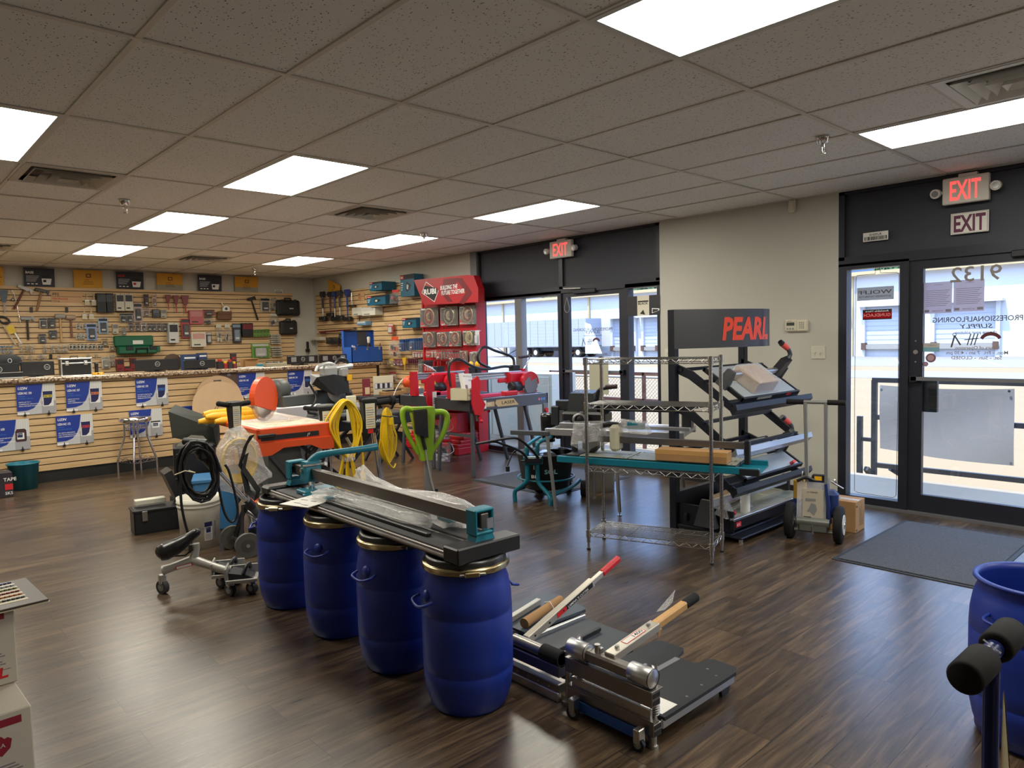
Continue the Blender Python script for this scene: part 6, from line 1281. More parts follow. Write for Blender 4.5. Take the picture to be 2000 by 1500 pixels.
MB().prism([(-.16, .18), (.1, .18), (.14, -.1), (-.18, -.1)], .25, GM, frame((.28, .35, .5), (1, 0, 0), (0, -1, 0))).box((.02, .08, .32), (.5, .5, .38), GM, .02).build('motor_base', t)
MB().box((.0, .05, .26), (.5, .5, .3), ORG, .01).cyl((.42, .0, .26), (.42, .02, .26), .045, ORG, seg=24).build('lower_tray', t)
for x in (.02, .55):
    w_ = MB(); cyl_wheel(w_, (x, -.02 if x < .1 else .1, .22 if x < .1 else .4), (1, .3, 0), .09 if x < .1 else .11, .05); w_.build('wheel', t)
MB().tube([(.5, .1, .5), (.42, .05, .56), (.4, .02, .64), (.46, .0, .7), (.54, .02, .66), (.55, .04, .56), (.48, .05, .5), (.6, .1, .44)], .01, BLK, 8, spline=4).build('power_cord', t)
# saw head: guard, motor, arm
HB = frame((.37, .32, 1.16), (.3, 1, 0), (1, -.3, 0))
MB().prism([(.18*math.cos(q), .18*math.sin(q)) for q in [-.75+k*(PI+1.0)/24 for k in range(25)]], .05, ORG, frame((.24, .55, 1.07), (.75, .6, 0), (.6, -.75, 0))).build('blade_guard', t)
MB().lathe([(.155, -.0), (.175, .012), (.175, .038), (.155, .05)], mat('clear_guard', s2l(150, 120, 110), .2, alpha=.55), 28, frame((.24, .55, 1.05), (.75, .6, 0), (.6, -.75, 0)), a0=PI-.2, a1=2*PI-.3).build('lower_guard', t)
MB().lathe([(0, .02), (.15, .02), (.15, .024), (0, .024)], STL, 36, frame((.24, .55, 1.05), (.75, .6, 0), (.6, -.75, 0))).build('blade', t)
MB().lathe([(0, 0), (.085, 0), (.095, .03), (.095, .15), (.08, .18), (0, .19)], GM, 24, frame((.38, .66, 1.12), (0, 0, 1), (.75, .6, .0))).build('motor', t)
MB().bar((.42, .62, 1.02), (.9, .95, 1.0), .09, .1, GM, bev=.01).bar((.88, .9, 1.02), (1.25, 1.1, .98), .03, .13, GM, bev=.004).bar((.5, .66, 1.1), (.62, .8, 1.0), .03, .03, GM).build('arm', t)
MB().bar((1.2, 1.0, .9), (1.3, 1.1, 1.02), .1, .12, GM).box((1.0, .95, .84), (1.3, 1.2, .92), GM, .01).build('pivot', t)
t = thing('paper_manual', 'open printed instruction sheet lying on the orange saw deck', 'paper', M=OM @ Matrix.Translation((0, 0, .876)))
MB().box((.06, .03, 0), (.58, .42, .002), YPAP).build('sheet', t); m_ = MB(); rr = random.Random(5)
for k in range(26):
    x = rr.uniform(.1, .5); y = rr.uniform(.06, .38); m_.quad(Matrix.Translation((x, y, .0025)), 0, 0, rr.uniform(.02, .06), rr.uniform(.004, .02), GRY)
m_.build('print', t)
t = thing('clear_bag', 'crumpled clear film on the orange saw deck', 'bag', M=OM @ Matrix.Translation((.3, .55, .876))); MB().hull([(-.12, -.1, 0), (.15, -.08, 0), (.2, .1, .0), (-.1, .12, 0), (0, 0, .05), (.1, .04, .04), (-.06, .05, .035)], FILM).build('film', t)
for k, (x, y, z, l, r) in enumerate(((-.08, .95, .92, .44, .0), (-.06, 1.08, .935, .42, .1), (-.12, 1.02, .88, .44, -.04), (-.02, .9, .88, .5, .05), (-.0, 1.12, .89, .45, .0))):
    t = thing('knee_pad', ['top left of the yellow foam tubes on orange saw', 'rear of the yellow foam tubes on orange saw', 'lower left of the yellow foam tubes', 'front one of the yellow foam tubes', 'back lower one of the yellow foam tubes'][k], 'foam tube', M=OM @ Matrix.Translation((x-.06, y-.12, z+.0)) @ Matrix.Rotation(r, 4, 'Z'), group='yellow foam tubes on the orange saw')
    MB().tube([(0, 0, 0), (.06, 0, .004), (l*.5, .01, 0), (l*.93, 0, .003), (l, 0, 0)], [.018, .03, .034, .032, .02], YEL, 12).build('tube', t); MB().cyl((l*.5, .01, -.034), (l*.52, .01, -.034+.07), .004, BLK, seg=6).build('strap', t)
# plywood discs leaning on the counter
def disc(cx, z, r, y, label, ring=True):
    t = thing('plywood_disc', label, 'disc', M=frame((cx, y, z), (1, 0, 0), (0, .18, 1)))
    poly = [(r*math.cos(k*2*PI/48), r*math.sin(k*2*PI/48)) for k in range(48)]
    MB().prism(poly, .018, WOOD, TF(0, 0, 0)).build('board', t)
    if ring: MB().torus(frame((r*.18, -.019, -r*.25), (1, 0, 0), (0, -1, 0)), r*.42, .004, mat('burnt_line', s2l(110, 76, 56), .7), 40, 5).torus(frame((r*.18, -.019, -r*.25), (1, 0, 0), (0, -1, 0)), r*.34, .003, M_('burnt_line'), 40, 5).build('routed_rings', t)
    else: MB().box((-.05, -.02, r*.72), (.05, -.017, r*.8), BLK, .001).build('hand_slot', t)
disc(3.58, .83, .3, 9.57, 'rear plywood disc with a hand slot, leaning on the counter', False); disc(3.54, .72, .34, 9.47, 'front plywood disc with routed rings, leaning on the counter')
t = thing('dark_board', 'dark wood-look sample board between counter signs', 'board', M=frame((3.62, 9.62, .62), (1, 0, 0), (0, 0, 1))); MB().box((0, -.015, 0), (.24, 0, .54), mat('walnut_sample', s2l(84, 62, 52), .5, noise=.2)).build('plank', t); MB().box((.1, -.02, .5), (.14, -.015, .53), GRY).build('clip', t)
# stacks of white film cartons under the orange saw
def film_box(x, y, z, w, d, h, label, oval=False, txt=('SURFACE', 'PROTECTIVE FILM', 'FOR ROLLS'), rz=-.15):
    t = thing('carton', label, 'box', (x, y, z), rz); MB().box((0, 0, 0), (w, d, h), mat('carton_white', s2l(206, 204, 210), .6), .003).build('carton', t)
    m_ = MB()
    for k, s_ in enumerate(txt): m_.text(s_, TF(w*.08, h*(.78-.12*k), .001), min(.03, h*.09), INK, bold=.02)
    if oval: m_.prism([(w*.5+.4*w*math.cos(q*PI/12), h*.42+.13*h*math.sin(q*PI/12)) for q in range(24)], .0006, mat('oval_green', s2l(40, 62, 50), .5), TF(0, 0, .0006)).text('available in', TF(w*.25, h*.43, .0016), .02, WINK).text('rolls', TF(w*.4, h*.34, .0016), .02, WINK)
    m_.build('print', t)
film_box(2.62, 5.95, 0, .3, .3, .42, 'white film carton with green oval, on floor under the orange saw', True, ('450',))
film_box(2.93, 5.92, 0, .26, .3, .42, 'white carton with tool names printed, right of the oval one', False, ('Floor Wood', 'Scrapers', 'Paint Splatter', 'Tool Drop', 'Construction', '400'))
film_box(3.02, 6.62, .0, .5, .4, .9, 'tall white carton of protective film behind the orange saw legs', False, ('FLEXIBLE SURFACE', 'PROTECTIVE FILM', 'ROLLS FROM'))
# ================= BIG BLACK TOOL CRATE AND TOOLBOX =================
t = thing('tool_chest', 'open black wheeled tool chest beside orange saw', 'tool chest', M=frame((2.02, 6.5, 0), (1, -.3, 0), (0, 0, 1)))
MB().box((0, 0, .12), (.34, .3, .66), BLK, .02).box((.02, -.01, .2), (.32, .01, .6), BLK, .01).build('chest_body', t)
MB().hull([(0, .2, .72), (.05, .3, .72), (.36, .2, .6), (.4, .3, .66), (-.02, .22, .95), (.04, .34, 1.0), (.34, .2, .78), (.4, .3, .84)], mat('lid_dark', s2l(44, 48, 44), .5)).build('lid', t)
w_ = MB(); cyl_wheel(w_, (-.02, .2, .1), (1, 0, 0), .1, .05); w_.build('wheel', t)
MB().hull([(.03, .02, .66), (.3, .02, .66), (.05, .25, .66), (.28, .2, .66), (.15, .1, .74), (.25, .15, .72)], mat('grey_foam', s2l(90, 88, 80), .9)).build('contents', t)
t = thing('toolbox', 'open black plastic toolbox on the floor left of white bucket', 'toolbox', M=frame((1.63, 6.3, 0), (1, -.13, 0), (0, 0, 1)))
w, d, h = .36, .22, .2
MB().box((0, 0, 0), (w, .012, h), BLK, .003).box((0, d-.012, 0), (w, d, h), BLK, .003).box((0, 0, 0), (.012, d, h), BLK, .003).box((w-.012, 0, 0), (w, d, h), BLK, .003).box((0, 0, 0), (w, d, .01), BLK).box((-.008, -.008, h-.02), (w+.008, d+.008, h), BLK, .004).build('body', t)
MB().box((.06, -.014, h*.55), (.1, .0, h*.95), STL, .002).build('latch', t)
MB().hull([(w-.02, -.0, h), (w+.03, .0, h), (w-.02, d, h), (w+.03, d, h), (w-.12, -.0, h+.27), (w-.06, 0, h+.3), (w-.12, d, h+.27), (w-.06, d, h+.3)], BLK).tube([(w+.0, .08, h+.1), (w+.05, .08, h+.14), (w+.02, .16, h+.2), (w-.03, .15, h+.18)], .012, BLK, 8).build('lid', t)
MB().box((.03, d*.5, h+.02), (w-.1, d*.9, h+.06), mat('tray_cream', s2l(196, 192, 176), .6), .003).build('tray', t)
t = thing('bin', 'light blue plastic bin behind the coiled black cable', 'bin', M=frame((2.0, 6.0, 0), (1, -.4, 0), (0, 0, 1))); MB().box((0, 0, 0), (.34, .3, .42), mat('bin_blue', s2l(56, 112, 160), .4), .015).build('body', t); MB().box((-.01, -.01, .4), (.35, .31, .44), M_('bin_blue'), .01).build('rim', t)
# stool
t = thing('stool', 'chrome stool with dished metal seat in front of the counter', 'stool', (2.48, 9.3, 0))
MB().lathe([(0, .64), (.155, .64), (.175, .655), (.177, .68), (.165, .698), (.06, .705), (0, .706)], CHR, 36).build('seat', t)
for k in range(4):
    a = PI/4+k*PI/2+.35; c, s_ = math.cos(a), math.sin(a)
    MB().tube([(.12*c, .12*s_, .66), (.12*c, .12*s_, .5), (.125*c, .125*s_, .46), (.2*c, .2*s_, .22), (.21*c, .21*s_, .16), (.21*c, .21*s_, 0)], .0125, CHR, 10, spline=3).build('leg', t)
def ring_of(r, z0, z1, name):
    m_ = MB(); P = [Vector((r*math.cos(PI/4+k*PI/2+.35), r*math.sin(PI/4+k*PI/2+.35), 0)) for k in range(4)]
    for k in range(4):
        a, b_ = P[k], P[(k+1) % 4]
        for z in (z0, z1): m_.bar(a+Vector((0, 0, z)), b_+Vector((0, 0, z)), .006, .006, CHR)
        for j in range(6): m_.bar(a.lerp(b_, j/6)+Vector((0, 0, z0 if j % 2 else z1)), a.lerp(b_, (j+1)/6)+Vector((0, 0, z1 if j % 2 else z0)), .004, .004, CHR)
    m_.build(name, t)
ring_of(.12, .56, .6, 'upper_ring'); ring_of(.21, .17, .21, 'lower_ring')
# teal bucket, box at left edge
def bucket(loc, r0, r1, h, m, name, label, wall=.004):
    t = thing(name, label, 'bucket', loc)
    MB().lathe([(0, .002), (r0, .002), (r0+.003, 0), (r1, h-.01), (r1+.012, h-.01), (r1+.012, h), (r1-.003, h), (r0-.004, .008), (0, .008)], m, 40).build('body', t); return t
bucket((1.36, 9.42, 0), .12, .148, .29, TEAL, 'waste_bucket', 'teal open bucket on floor before the counter')
t = thing('carton', 'dark printed box on the floor at left edge of view', 'box', M=frame((1.03, 9.0, 0), (1, 0, 0), (0, 0, 1))); MB().box((0, 0, 0), (.17, .2, .26), colr((44, 36, 44)), .003).build('carton', t); MB().text('TAPE', TF(.09, .17, .001), .035, WINK).text('SKS', TF(.1, .03, .001), .03, WINK).quad(TF(0, 0, .001), .1, .08, .17, .14, RINK).build('print', t)
# ================= BLACK WORKBENCH WITH SMALL GOODS =================
t = thing('workbench', 'black folding workbench between the mitre saw and red display', 'workbench', (4.72, 7.62, 0))
MB().box((0, 0, .79), (1.03, .46, .84), BLKM, .006).box((.0, -.01, .74), (1.03, .03, .8), DGR, .004).build('top', t)
for a, b_ in (((.1, .05, .76), (.6, .05, 0)), ((.6, .05, .76), (.1, .05, 0)), ((.1, .4, .76), (.6, .4, 0)), ((.6, .4, .76), (.1, .4, 0))): MB().bar(a, b_, .025, .03, BLKM, up=(0, 1, 0)).build('leg', t)
def bench(px0, px1, y, z1, d, m, name, label, cat, z0=.84):
    X = at(px0, 765, y=y).x; w = at(px1, 765, y=y).x-X; t = thing(name, label, cat, (X, y, z0)); MB().box((0, 0, 0), (w, d, z1-z0), m, .003).build('body', t); return t, w, z1-z0
t, w, h = bench(730, 769, 7.95, 1.08, .012, CB, 'framed_sheet', 'cream framed sheet with a row of small pictures on the workbench', 'picture'); m_ = MB().quad(TF(0, 0, .001), w*.06, h*.3, w*.94, h*.62, LNK)
for k in range(7): m_.quad(TF(0, 0, .0018), w*(.08+.125*k), h*.34, w*(.16+.125*k), h*.6, INK if k % 2 else PAP)
m_.build('print', t)
t, w, h = bench(711, 724, 7.9, 1.06, .04, mat('pack_maroon', s2l(120, 40, 50), .5), 'carton', 'narrow maroon pack standing left of the framed sheet', 'package'); MB().quad(TF(0, 0, .001), w*.15, h*.1, w*.85, h*.5, CARDL).build('label', t)
t = thing('disc_cutter', 'round orange hand tool lying on the workbench by framed sheet', 'tool', (5.42, 7.85, .98)); MB().sphere((0, 0, 0), .095, ORG, 20, (1, .7, .9)).build('housing', t); MB().box((-.03, -.075, .02), (.06, -.03, .07), BLK, .01).build('grip', t); MB().box((-.08, -.04, -.14), (.1, .06, -.06), CARD, .004).build('rest', t)
t, w, h = bench(752, 790, 7.7, .89, .14, CARD, 'carton', 'flat open brown carton on the workbench under the orange tool', 'box'); MB().box((w*.1, .02, h), (w*.9, .12, h+.015), BLK, .004).build('contents', t)
t, w, h = bench(799, 818, 7.95, 1.02, .12, colr((36, 62, 96)), 'carton', 'navy box with orange top band on the workbench', 'box'); MB().box((-.001, -.001, h*.55), (w+.001, .121, h+.001), colr((196, 100, 50))).build('orange_band', t)
t, w, h = bench(806, 828, 7.72, .9, .12, GRY, 'tray', 'grey tray of small white parts on the right of the workbench', 'tray')
for k in range(4): MB().sphere((w*(.2+.2*k), .05, h), .018, WHT, 8).build('part_piece', t)
# ================= BLUE DRUMS =================
GOLD = mat('gold_ring', s2l(186, 170, 132), .25, 1); LIDM = mat('lid_black', (.014, .014, .016), .3)
def drum_body(t, r=.19, h=.6, open_=False):
    k = r/.19
    pr = [(0, .004), (.14, .004), (.152, 0), (.16, .012), (.176, .06), (.186, .12), (.189, .165), (.1865, .17), (.189, .175), (.19, .22), (.19, .3), (.19, .40), (.1875, .405), (.19, .41), (.187, .47), (.178, .53), (.166, .565)]
    pr = [(a*k, b*h/.6) for a, b in pr]
    if open_: pr += [(.17*k, .585), (.18*k, .59), (.18*k, .6), (.166*k, .6), (.163*k, .575), (.17*k, .5), (.17*k, .02), (0, .02)]
    else: pr += [(.17*k, .58)]
    MB().lathe(pr, BLUE, 56).build('barrel', t)
def drum(loc, rz, label):
    t = thing('drum', label, 'drum', loc, rz, group='blue lidded drums standing in a row')
    drum_body(t)
    MB().lathe([(.17, .582), (.18, .585), (.184, .591), (.181, .598), (.184, .604), (.18, .611), (.17, .613)], GOLD, 56).build('clamp_ring', t)
    MB().lathe([(.17, .6), (.17, .63), (.165, .638), (.152, .638), (.146, .622), (.1, .618), (.0, .618)], LIDM, 56).build('lid', t)
    MB().box((-.03, -.2, .586), (.03, -.182, .608), GOLD, .004).box((-.05, -.196, .592), (.055, -.188, .602), STL, .002).build('ring_latch', t)
    for a in (.35, PI+.35):
        Mh = Matrix.Rotation(a, 4, 'Z'); m_ = MB(Mh)
        m_.tube([(.186, -.06, .475), (.222, -.055, .465), (.228, 0, .452), (.222, .055, .465), (.186, .06, .475)], .006, BLUE, 8, spline=4); m_.lathe([(0, 0), (.026, 0), (.022, .012), (0, .014)], BLUE, 14, frame((.18, 0, .485), (0, 1, 0), (1, 0, .1))); m_.build('handle', t)
    return t
for (x, y, rz, lb) in ((1.85, 2.31, -.55, 'blue drum with black lid nearest the camera, first in the row'), (1.85, 2.83, -.2, 'blue drum with black lid, second from the camera'),
                       (1.86, 3.38, .1, 'blue drum with black lid, third from the camera'), (1.86, 3.96, -.9, 'blue drum with black lid, farthest in the row')): drum((x, y, 0), rz, lb)
# ================= LARGE TILE CUTTER ON THE DRUMS =================
CM = frame((1.71, 2.2, .64), (0, 1, 0), (0, 0, 1))   # local x runs away from the camera, local y to the left
t = thing('tile_cutter', 'long grey and teal manual tile cutter lying across the drums', 'tile cutter', M=Matrix(((0, 1, 0, 1.71), (1, 0, 0, 2.2), (0, 0, 1, .64), (0, 0, 0, 1))) @ Matrix.Identity(4))
# local x = world +y, local y = world +x
CUTM = t.matrix_world = Matrix(((.03, 1, 0, 1.71), (1, -.03, 0, 2.2), (0, 0, 1, .64), (0, 0, 0, 1)))
PADG = mat('cutter_pad', s2l(52, 52, 54), .7); RAILG = mat('rail_grey', s2l(112, 108, 104), .35, .7); TL = mat('cutter_teal', s2l(22, 114, 136), .38)
Lc = 1.86
MB().box((.02, 0, 0), (Lc, .012, .034), RAILG, .003).box((.02, -.006, .012), (Lc, .004, .02), ALU).box((.02, .30, 0), (Lc, .312, .034), RAILG, .003).box((.02, .01, .004), (Lc, .3, .02), DGR).build('base_frame', t)
MB().box((.06, .016, .022), (Lc-.1, .142, .038), PADG, .003).box((.06, .17, .022), (Lc-.1, .296, .038), PADG, .003).build('rubber_pads', t)
MB().box((.06, .143, .022), (Lc-.1, .169, .03), STL).build('break_strip', t)
MB().box((-.03, -.01, -.004), (.07, .32, .062), mat('end_cap_black', s2l(34, 35, 38), .4), .006).build('end_cap', t); MB().box((Lc-.06, -.01, -.004), (Lc+.05, .32, .05), M_('end_cap_black'), .012).build('end_cap', t)
# rail posts (teal) with window
def post(x, s_):
    m_ = MB()
    m_.hull([(x-.03, .10, .05), (x+.03, .10, .05), (x-.03, .21, .05), (x+.03, .21, .05), (x-.025, .12, .1), (x+.03, .12, .1), (x-.025, .19, .1), (x+.03, .19, .1)], TL)
    m_.box((x-.03, .105, .09), (x+.035, .118, .19), TL, .004).box((x-.03, .192, .09), (x+.035, .205, .19), TL, .004).box((x-.03, .105, .178), (x+.035, .205, .192), TL, .005).box((x-.03, .105, .085), (x+.035, .205, .098), TL, .004)
    m_.box((x-.0, .118, .12), (x+.02, .14, .16), BLK).build('rail_post', t)
post(.03, 1); post(Lc-.08, -1)
MB().box((.0, .135, .112), (Lc-.05, .175, .172), RAILG, .003).build('rail', t)
MB().box((.0-.034, .14, .118), (.0-.028, .17, .16), ALU).build('rail_end', t)
# cutting carriage with handle
m_ = MB(); xc = Lc-.28
m_.hull([(xc-.05, .11, .1), (xc+.05, .11, .1), (xc-.05, .2, .1), (xc+.05, .2, .1), (xc-.03, .11, .21), (xc+.03, .11, .21), (xc-.03, .2, .21), (xc+.03, .2, .21)], TL)
m_.tube([(xc, .155, .2), (xc-.02, .19, .235), (xc-.06, .27, .25), (xc-.1, .42, .255), (xc-.12, .52, .26)], [.026, .024, .018, .02, .022], TL, 12, spline=3)
m_.build('carriage', t)
MB().box((xc-.12, .06, .04), (xc+.0, .25, .062), TL, .004).box((xc-.13, .05, .03), (xc-.1, .26, .05), TL, .004).build('breaker_foot', t)
MB().cyl((xc-.03, .135, .06), (xc-.03, .135, .12), .014, CHR).cyl((xc+.02, .1, .16), (xc+.02, .2, .16), .012, CHR).cyl((xc-.035, .09, .19), (xc-.035, .22, .19), .008, CHR).cyl((xc-.02, .155, .02), (xc-.02, .155, .09), .01, STL).build('rollers', t)
MB().box((.28, .06, .038), (1.22, .085, .056), BLK, .004).build('side_fence', t)
m_ = MB().text('BIHUI', frame((.1, .26, .0392), (1, 0, 0), (0, 0, 1)) @ Matrix.Identity(4), .03, WINK, w=.14)
m_.build('lettering', t)
def cw(p): return CUTM @ Vector(p)
t = thing('instruction_card', 'white instruction card sticking out over the drums', 'card', M=CUTM @ Matrix.Translation((1.18, -.06, .04)) @ Matrix.Rotation(-.35, 4, 'Z'))
MB().box((0, 0, 0), (.2, .26, .003), PAP).build('card', t); m_ = MB()
for x, y, w, h in ((.03, .03, .05, .008), (.1, .05, .05, .008), (.05, .11, .04, .01), (.12, .12, .05, .008), (.06, .18, .03, .02), (.12, .2, .05, .008)): m_.quad(Matrix.Translation((x, y, .0035)), 0, 0, w, h, INK)
m_.build('print', t)
def film(pts, name, label, M, inner=None, cat='bag', seed=1):
    """crumpled film bag: bumpy surface around a chain of (centre, radius_y, radius_z)"""
    t = thing(name, label, cat, M=M); rr = random.Random(seed); vs = []; fs = []; S = 14; n = len(pts)
    for i, (c, ry, rz_) in enumerate(pts):
        for k in range(S):
            a = 2*PI*k/S; j = 1+rr.uniform(-.24, .24)
            vs.append((c[0]+rr.uniform(-.012, .012), c[1]+ry*j*math.cos(a), max(.001, c[2]+rz_*j*math.sin(a))))
    for i in range(n-1):
        for k in range(S): fs.append((i*S+k, i*S+(k+1) % S, (i+1)*S+(k+1) % S, (i+1)*S+k))
    fs += [tuple(range(S)), tuple(range((n-1)*S, n*S))]
    MB().add(vs, fs, FILM).build('film', t)
    if inner: inner(t)
    return t
def inn(t):
    MB().box((.1, -.02, .02), (.2, .05, .05), TL, .01).box((.12, .02, .02), (.16, .09, .04), TL, .008).box((.3, -.01, .02), (.8, .02, .035), STL, .004).build('content', t)
film([((0, .0, .04), .02, .02), ((.04, .02, .06), .08, .05), ((.12, .02, .06), .09, .06), ((.25, .03, .065), .09, .065), ((.4, .02, .06), .085, .06), ((.55, .01, .055), .07, .05), ((.7, .02, .06), .06, .05), ((.85, .02, .07), .055, .06), ((.95, .03, .1), .05, .07), ((.99, .03, .12), .03, .04)],
     'plastic_wrapped_kit', 'long crumpled clear bag with teal parts, right side of the cutter', CUTM @ Matrix.Translation((.22, .225, .04)), inn, seed=3)
film([((0, .0, .03), .02, .02), ((.05, .0, .035), .05, .03), ((.2, .0, .035), .055, .03), ((.4, 0, .035), .05, .03), ((.6, 0, .03), .05, .03), ((.78, 0, .03), .045, .028), ((.86, 0, .03), .02, .02)],
     'plastic_sleeve', 'crumpled clear sleeve lying along the cutter pad under the rail', CUTM @ Matrix.Translation((.36, .13, .038)), None, seed=8)
film([((0, 0, .02), .01, .01), ((.03, 0, .03), .05, .028), ((.12, .01, .032), .06, .03), ((.2, 0, .025), .045, .02), ((.24, 0, .02), .01, .01)], 'parts_bag', 'small clear bag of screws lying on the white instruction card', CUTM @ Matrix.Translation((1.16, .09, .044)),
     lambda t: MB().box((.04, -.03, .01), (.09, .02, .025), TL, .005).box((.1, .0, .01), (.17, .03, .02), STL, .003).box((.06, .02, .012), (.16, .035, .022), BLK, .002).build('content', t), seed=5)
# ================= WHITE BUCKET =================
PWH = mat('bucket_white', s2l(226, 222, 208), .45)
t = thing('bucket', 'white plastic bucket with printed label beside the toolbox', 'bucket', (1.91, 5.62, 0))
MB().lathe([(0, .003), (.13, .003), (.134, 0), (.15, .3), (.152, .31), (.156, .31), (.156, .32), (.151, .325), (.155, .34), (.16, .345), (.155, .35), (.158, .38), (.152, .38), (.15, .32), (.13, .01), (0, .01)], PWH, 48).build('body', t)
a0 = math.atan2(-5.62, -1.91)
def bucket_label(t, da, z0, z1, half, m, r=.1475, off=.0012, r0=.134, H=.31):
    m_ = MB(); n = 8; vs = []
    for k in range(n+1):
        a = a0+da-half+2*half*k/n
        for z in (z0, z1): rr_ = r0+(.15-r0)*z/H+off; vs.append((rr_*math.cos(a), rr_*math.sin(a), z))
    m_.add(vs, [(2*k, 2*k+2, 2*k+3, 2*k+1) for k in range(n)], m, True); return m_
m_ = bucket_label(t, .42, .06, .2, .22, mat('label_pale', s2l(206, 202, 198), .6)); m_.build('label', t)
m_ = bucket_label(t, .42, .165, .2, .2, BAGN, off=.002); m_2 = bucket_label(t, .42, .12, .16, .12, BAGN, off=.002); m_2.build('label_picture', t)
for k in range(5): m3 = bucket_label(t, .42, .07+.009*k, .073+.009*k, .17, LNK, off=.002); m_.add([v for v in m3.v], [f for f in m3.f], LNK)
for k in range(12): m3 = bucket_label(t, .82, .07+.011*k, .075+.011*k, .05, colr((60, 70, 130)), off=.0015); m_.add(m3.v, m3.f, colr((60, 70, 130)))
m_.build('label_print', t)
aa = a0-.1; rr_ = .1485; Mt = frame((rr_*math.cos(aa), rr_*math.sin(aa), .15), (-math.sin(aa), math.cos(aa), 0), (math.cos(aa), math.sin(aa), 0))
MB().text('FLOORING', Mt @ Matrix.Translation((-.01, .0, .004)), .018, LNK, w=.09).text('SUPPLY', Mt @ Matrix.Translation((-.07, -.02, .003)), .016, INK, w=.055).build('lettering', t)
MB().quad(Mt, -.06, -.08, -.035, -.05, RINK).build('red_mark', t)
# ================= FLOOR SCRAPERS =================
def lerp(a, b, t): return tuple(a[i]+(b[i]-a[i])*t for i in range(3))
# leaning wheeled scraper with coiled cable
t = thing('floor_scraper', 'leaning floor scraper with chrome pole and two grey wheels', 'floor scraper', (2.1, 5.1, 0))
A_ = Vector((1.68-2.1, 4.9-5.1, .83)); B_ = Vector((2.27-2.1, 5.1-5.1, .13))
MB().cyl(A_.lerp(B_, .1), A_.lerp(B_, .72), .019, CHR, seg=18).build('pole', t)
MB().cyl(A_.lerp(B_, .62), B_, .03, DGR, seg=16).cyl(A_.lerp(B_, .6), A_.lerp(B_, .68), .034, BLK, seg=16).build('lower_sleeve', t)
MB().cyl(A_-(B_-A_)*.02, A_.lerp(B_, .2), .034, BLK, seg=16).cyl(A_+Vector((.04, -.06, .05)), A_+Vector((-.06, .08, .06)), .024, BLK, seg=14).box((A_.x-.01, A_.y-.05, A_.z-.07), (A_.x+.07, A_.y+.04, A_.z+.04), BLK, .015).build('grip_head', t)
for dx, dy, nm in ((-.07, -.08, 0), (-.06, .22, 0)):
    w_ = MB(); cyl_wheel(w_, (dx, dy, .088), (.25, 1, 0), .088, .04, mat('grey_tyre', s2l(84, 82, 78), .6), mat('hub_grey', s2l(70, 68, 66), .5)); w_.build('wheel', t)
MB().bar((-.08, .0, .09), (-.02, .1, .34), .02, .03, BLKM).bar((-.05, .2, .09), (-.0, .1, .34), .02, .03, BLKM).bar((-.02, .1, .34), (.14, .02, .2), .03, .03, BLKM).bar((-.07, -.08, .088), (-.06, .22, .088), .02, .02, STL).bar((-.0, .1, .1), (.2, .04, .06), .05, .04, BLKM).cyl((0, .08, .3), (.1, .05, .2), .018, STL).box((.12, -.03, .0), (.3, .1, .1), BLKM, .01).build('wheel_frame', t)
# coil
rr = random.Random(2); t = thing('coiled_cable', 'thick coil of black cable hung on the leaning scraper head', 'cable', (1.66, 4.86, .70))
Xc, Zc = .0, .0; ux = Vector((.99, -.1, 0)).normalized()
pts = []
for k in range(16*11):
    a = 2*PI*k/16; lp_ = k//16; R1 = .125-(lp_ % 6)*.008+rr.uniform(-.006, .006); R2 = .2-(lp_ % 5)*.012+rr.uniform(-.008, .008)
    pts.append(Vector((0, -.035+.009*(lp_ % 9)+rr.uniform(-.006, .006), 0))+ux*(R1*math.cos(a))+Vector((0, 0, R2*math.sin(a)-.02*math.cos(a))))
MB().tube(pts, .0085, BLK, 7).build('coil', t)
MB().tube([ux*-.12+Vector((0, -.04, 0)), ux*-.13+Vector((0, -.05, -.18)), ux*-.11+Vector((0, -.05, -.34)), ux*-.08+Vector((0, -.05, -.46))], .0085, BLK, 7, spline=4).tube([ux*.12+Vector((0, 0, -.1)), ux*.15+Vector((0, 0, -.3)), ux*.2+Vector((0, 0, -.38)), ux*.24+Vector((0, 0, -.3)), ux*.2+Vector((0, 0, -.05)), ux*.17+Vector((0, 0, .02))], .0085, BLK, 7, spline=4).build('loose_ends', t)
MB().box((-.105, -.065, -.52), (-.06, -.035, -.46), BLK, .006).cyl((-.075, -.05, -.54), (-.075, -.05, -.52), .003, GOLD, seg=6).build('plug', t)
MB().tube([ux*-.16+Vector((0, -.05, .0)), ux*-.1+Vector((0, -.06, .02)), ux*-.04+Vector((0, -.06, .0)), ux*-.04+Vector((0, .05, .0))], .004, colr((206, 196, 160)), 6).build('tie', t)
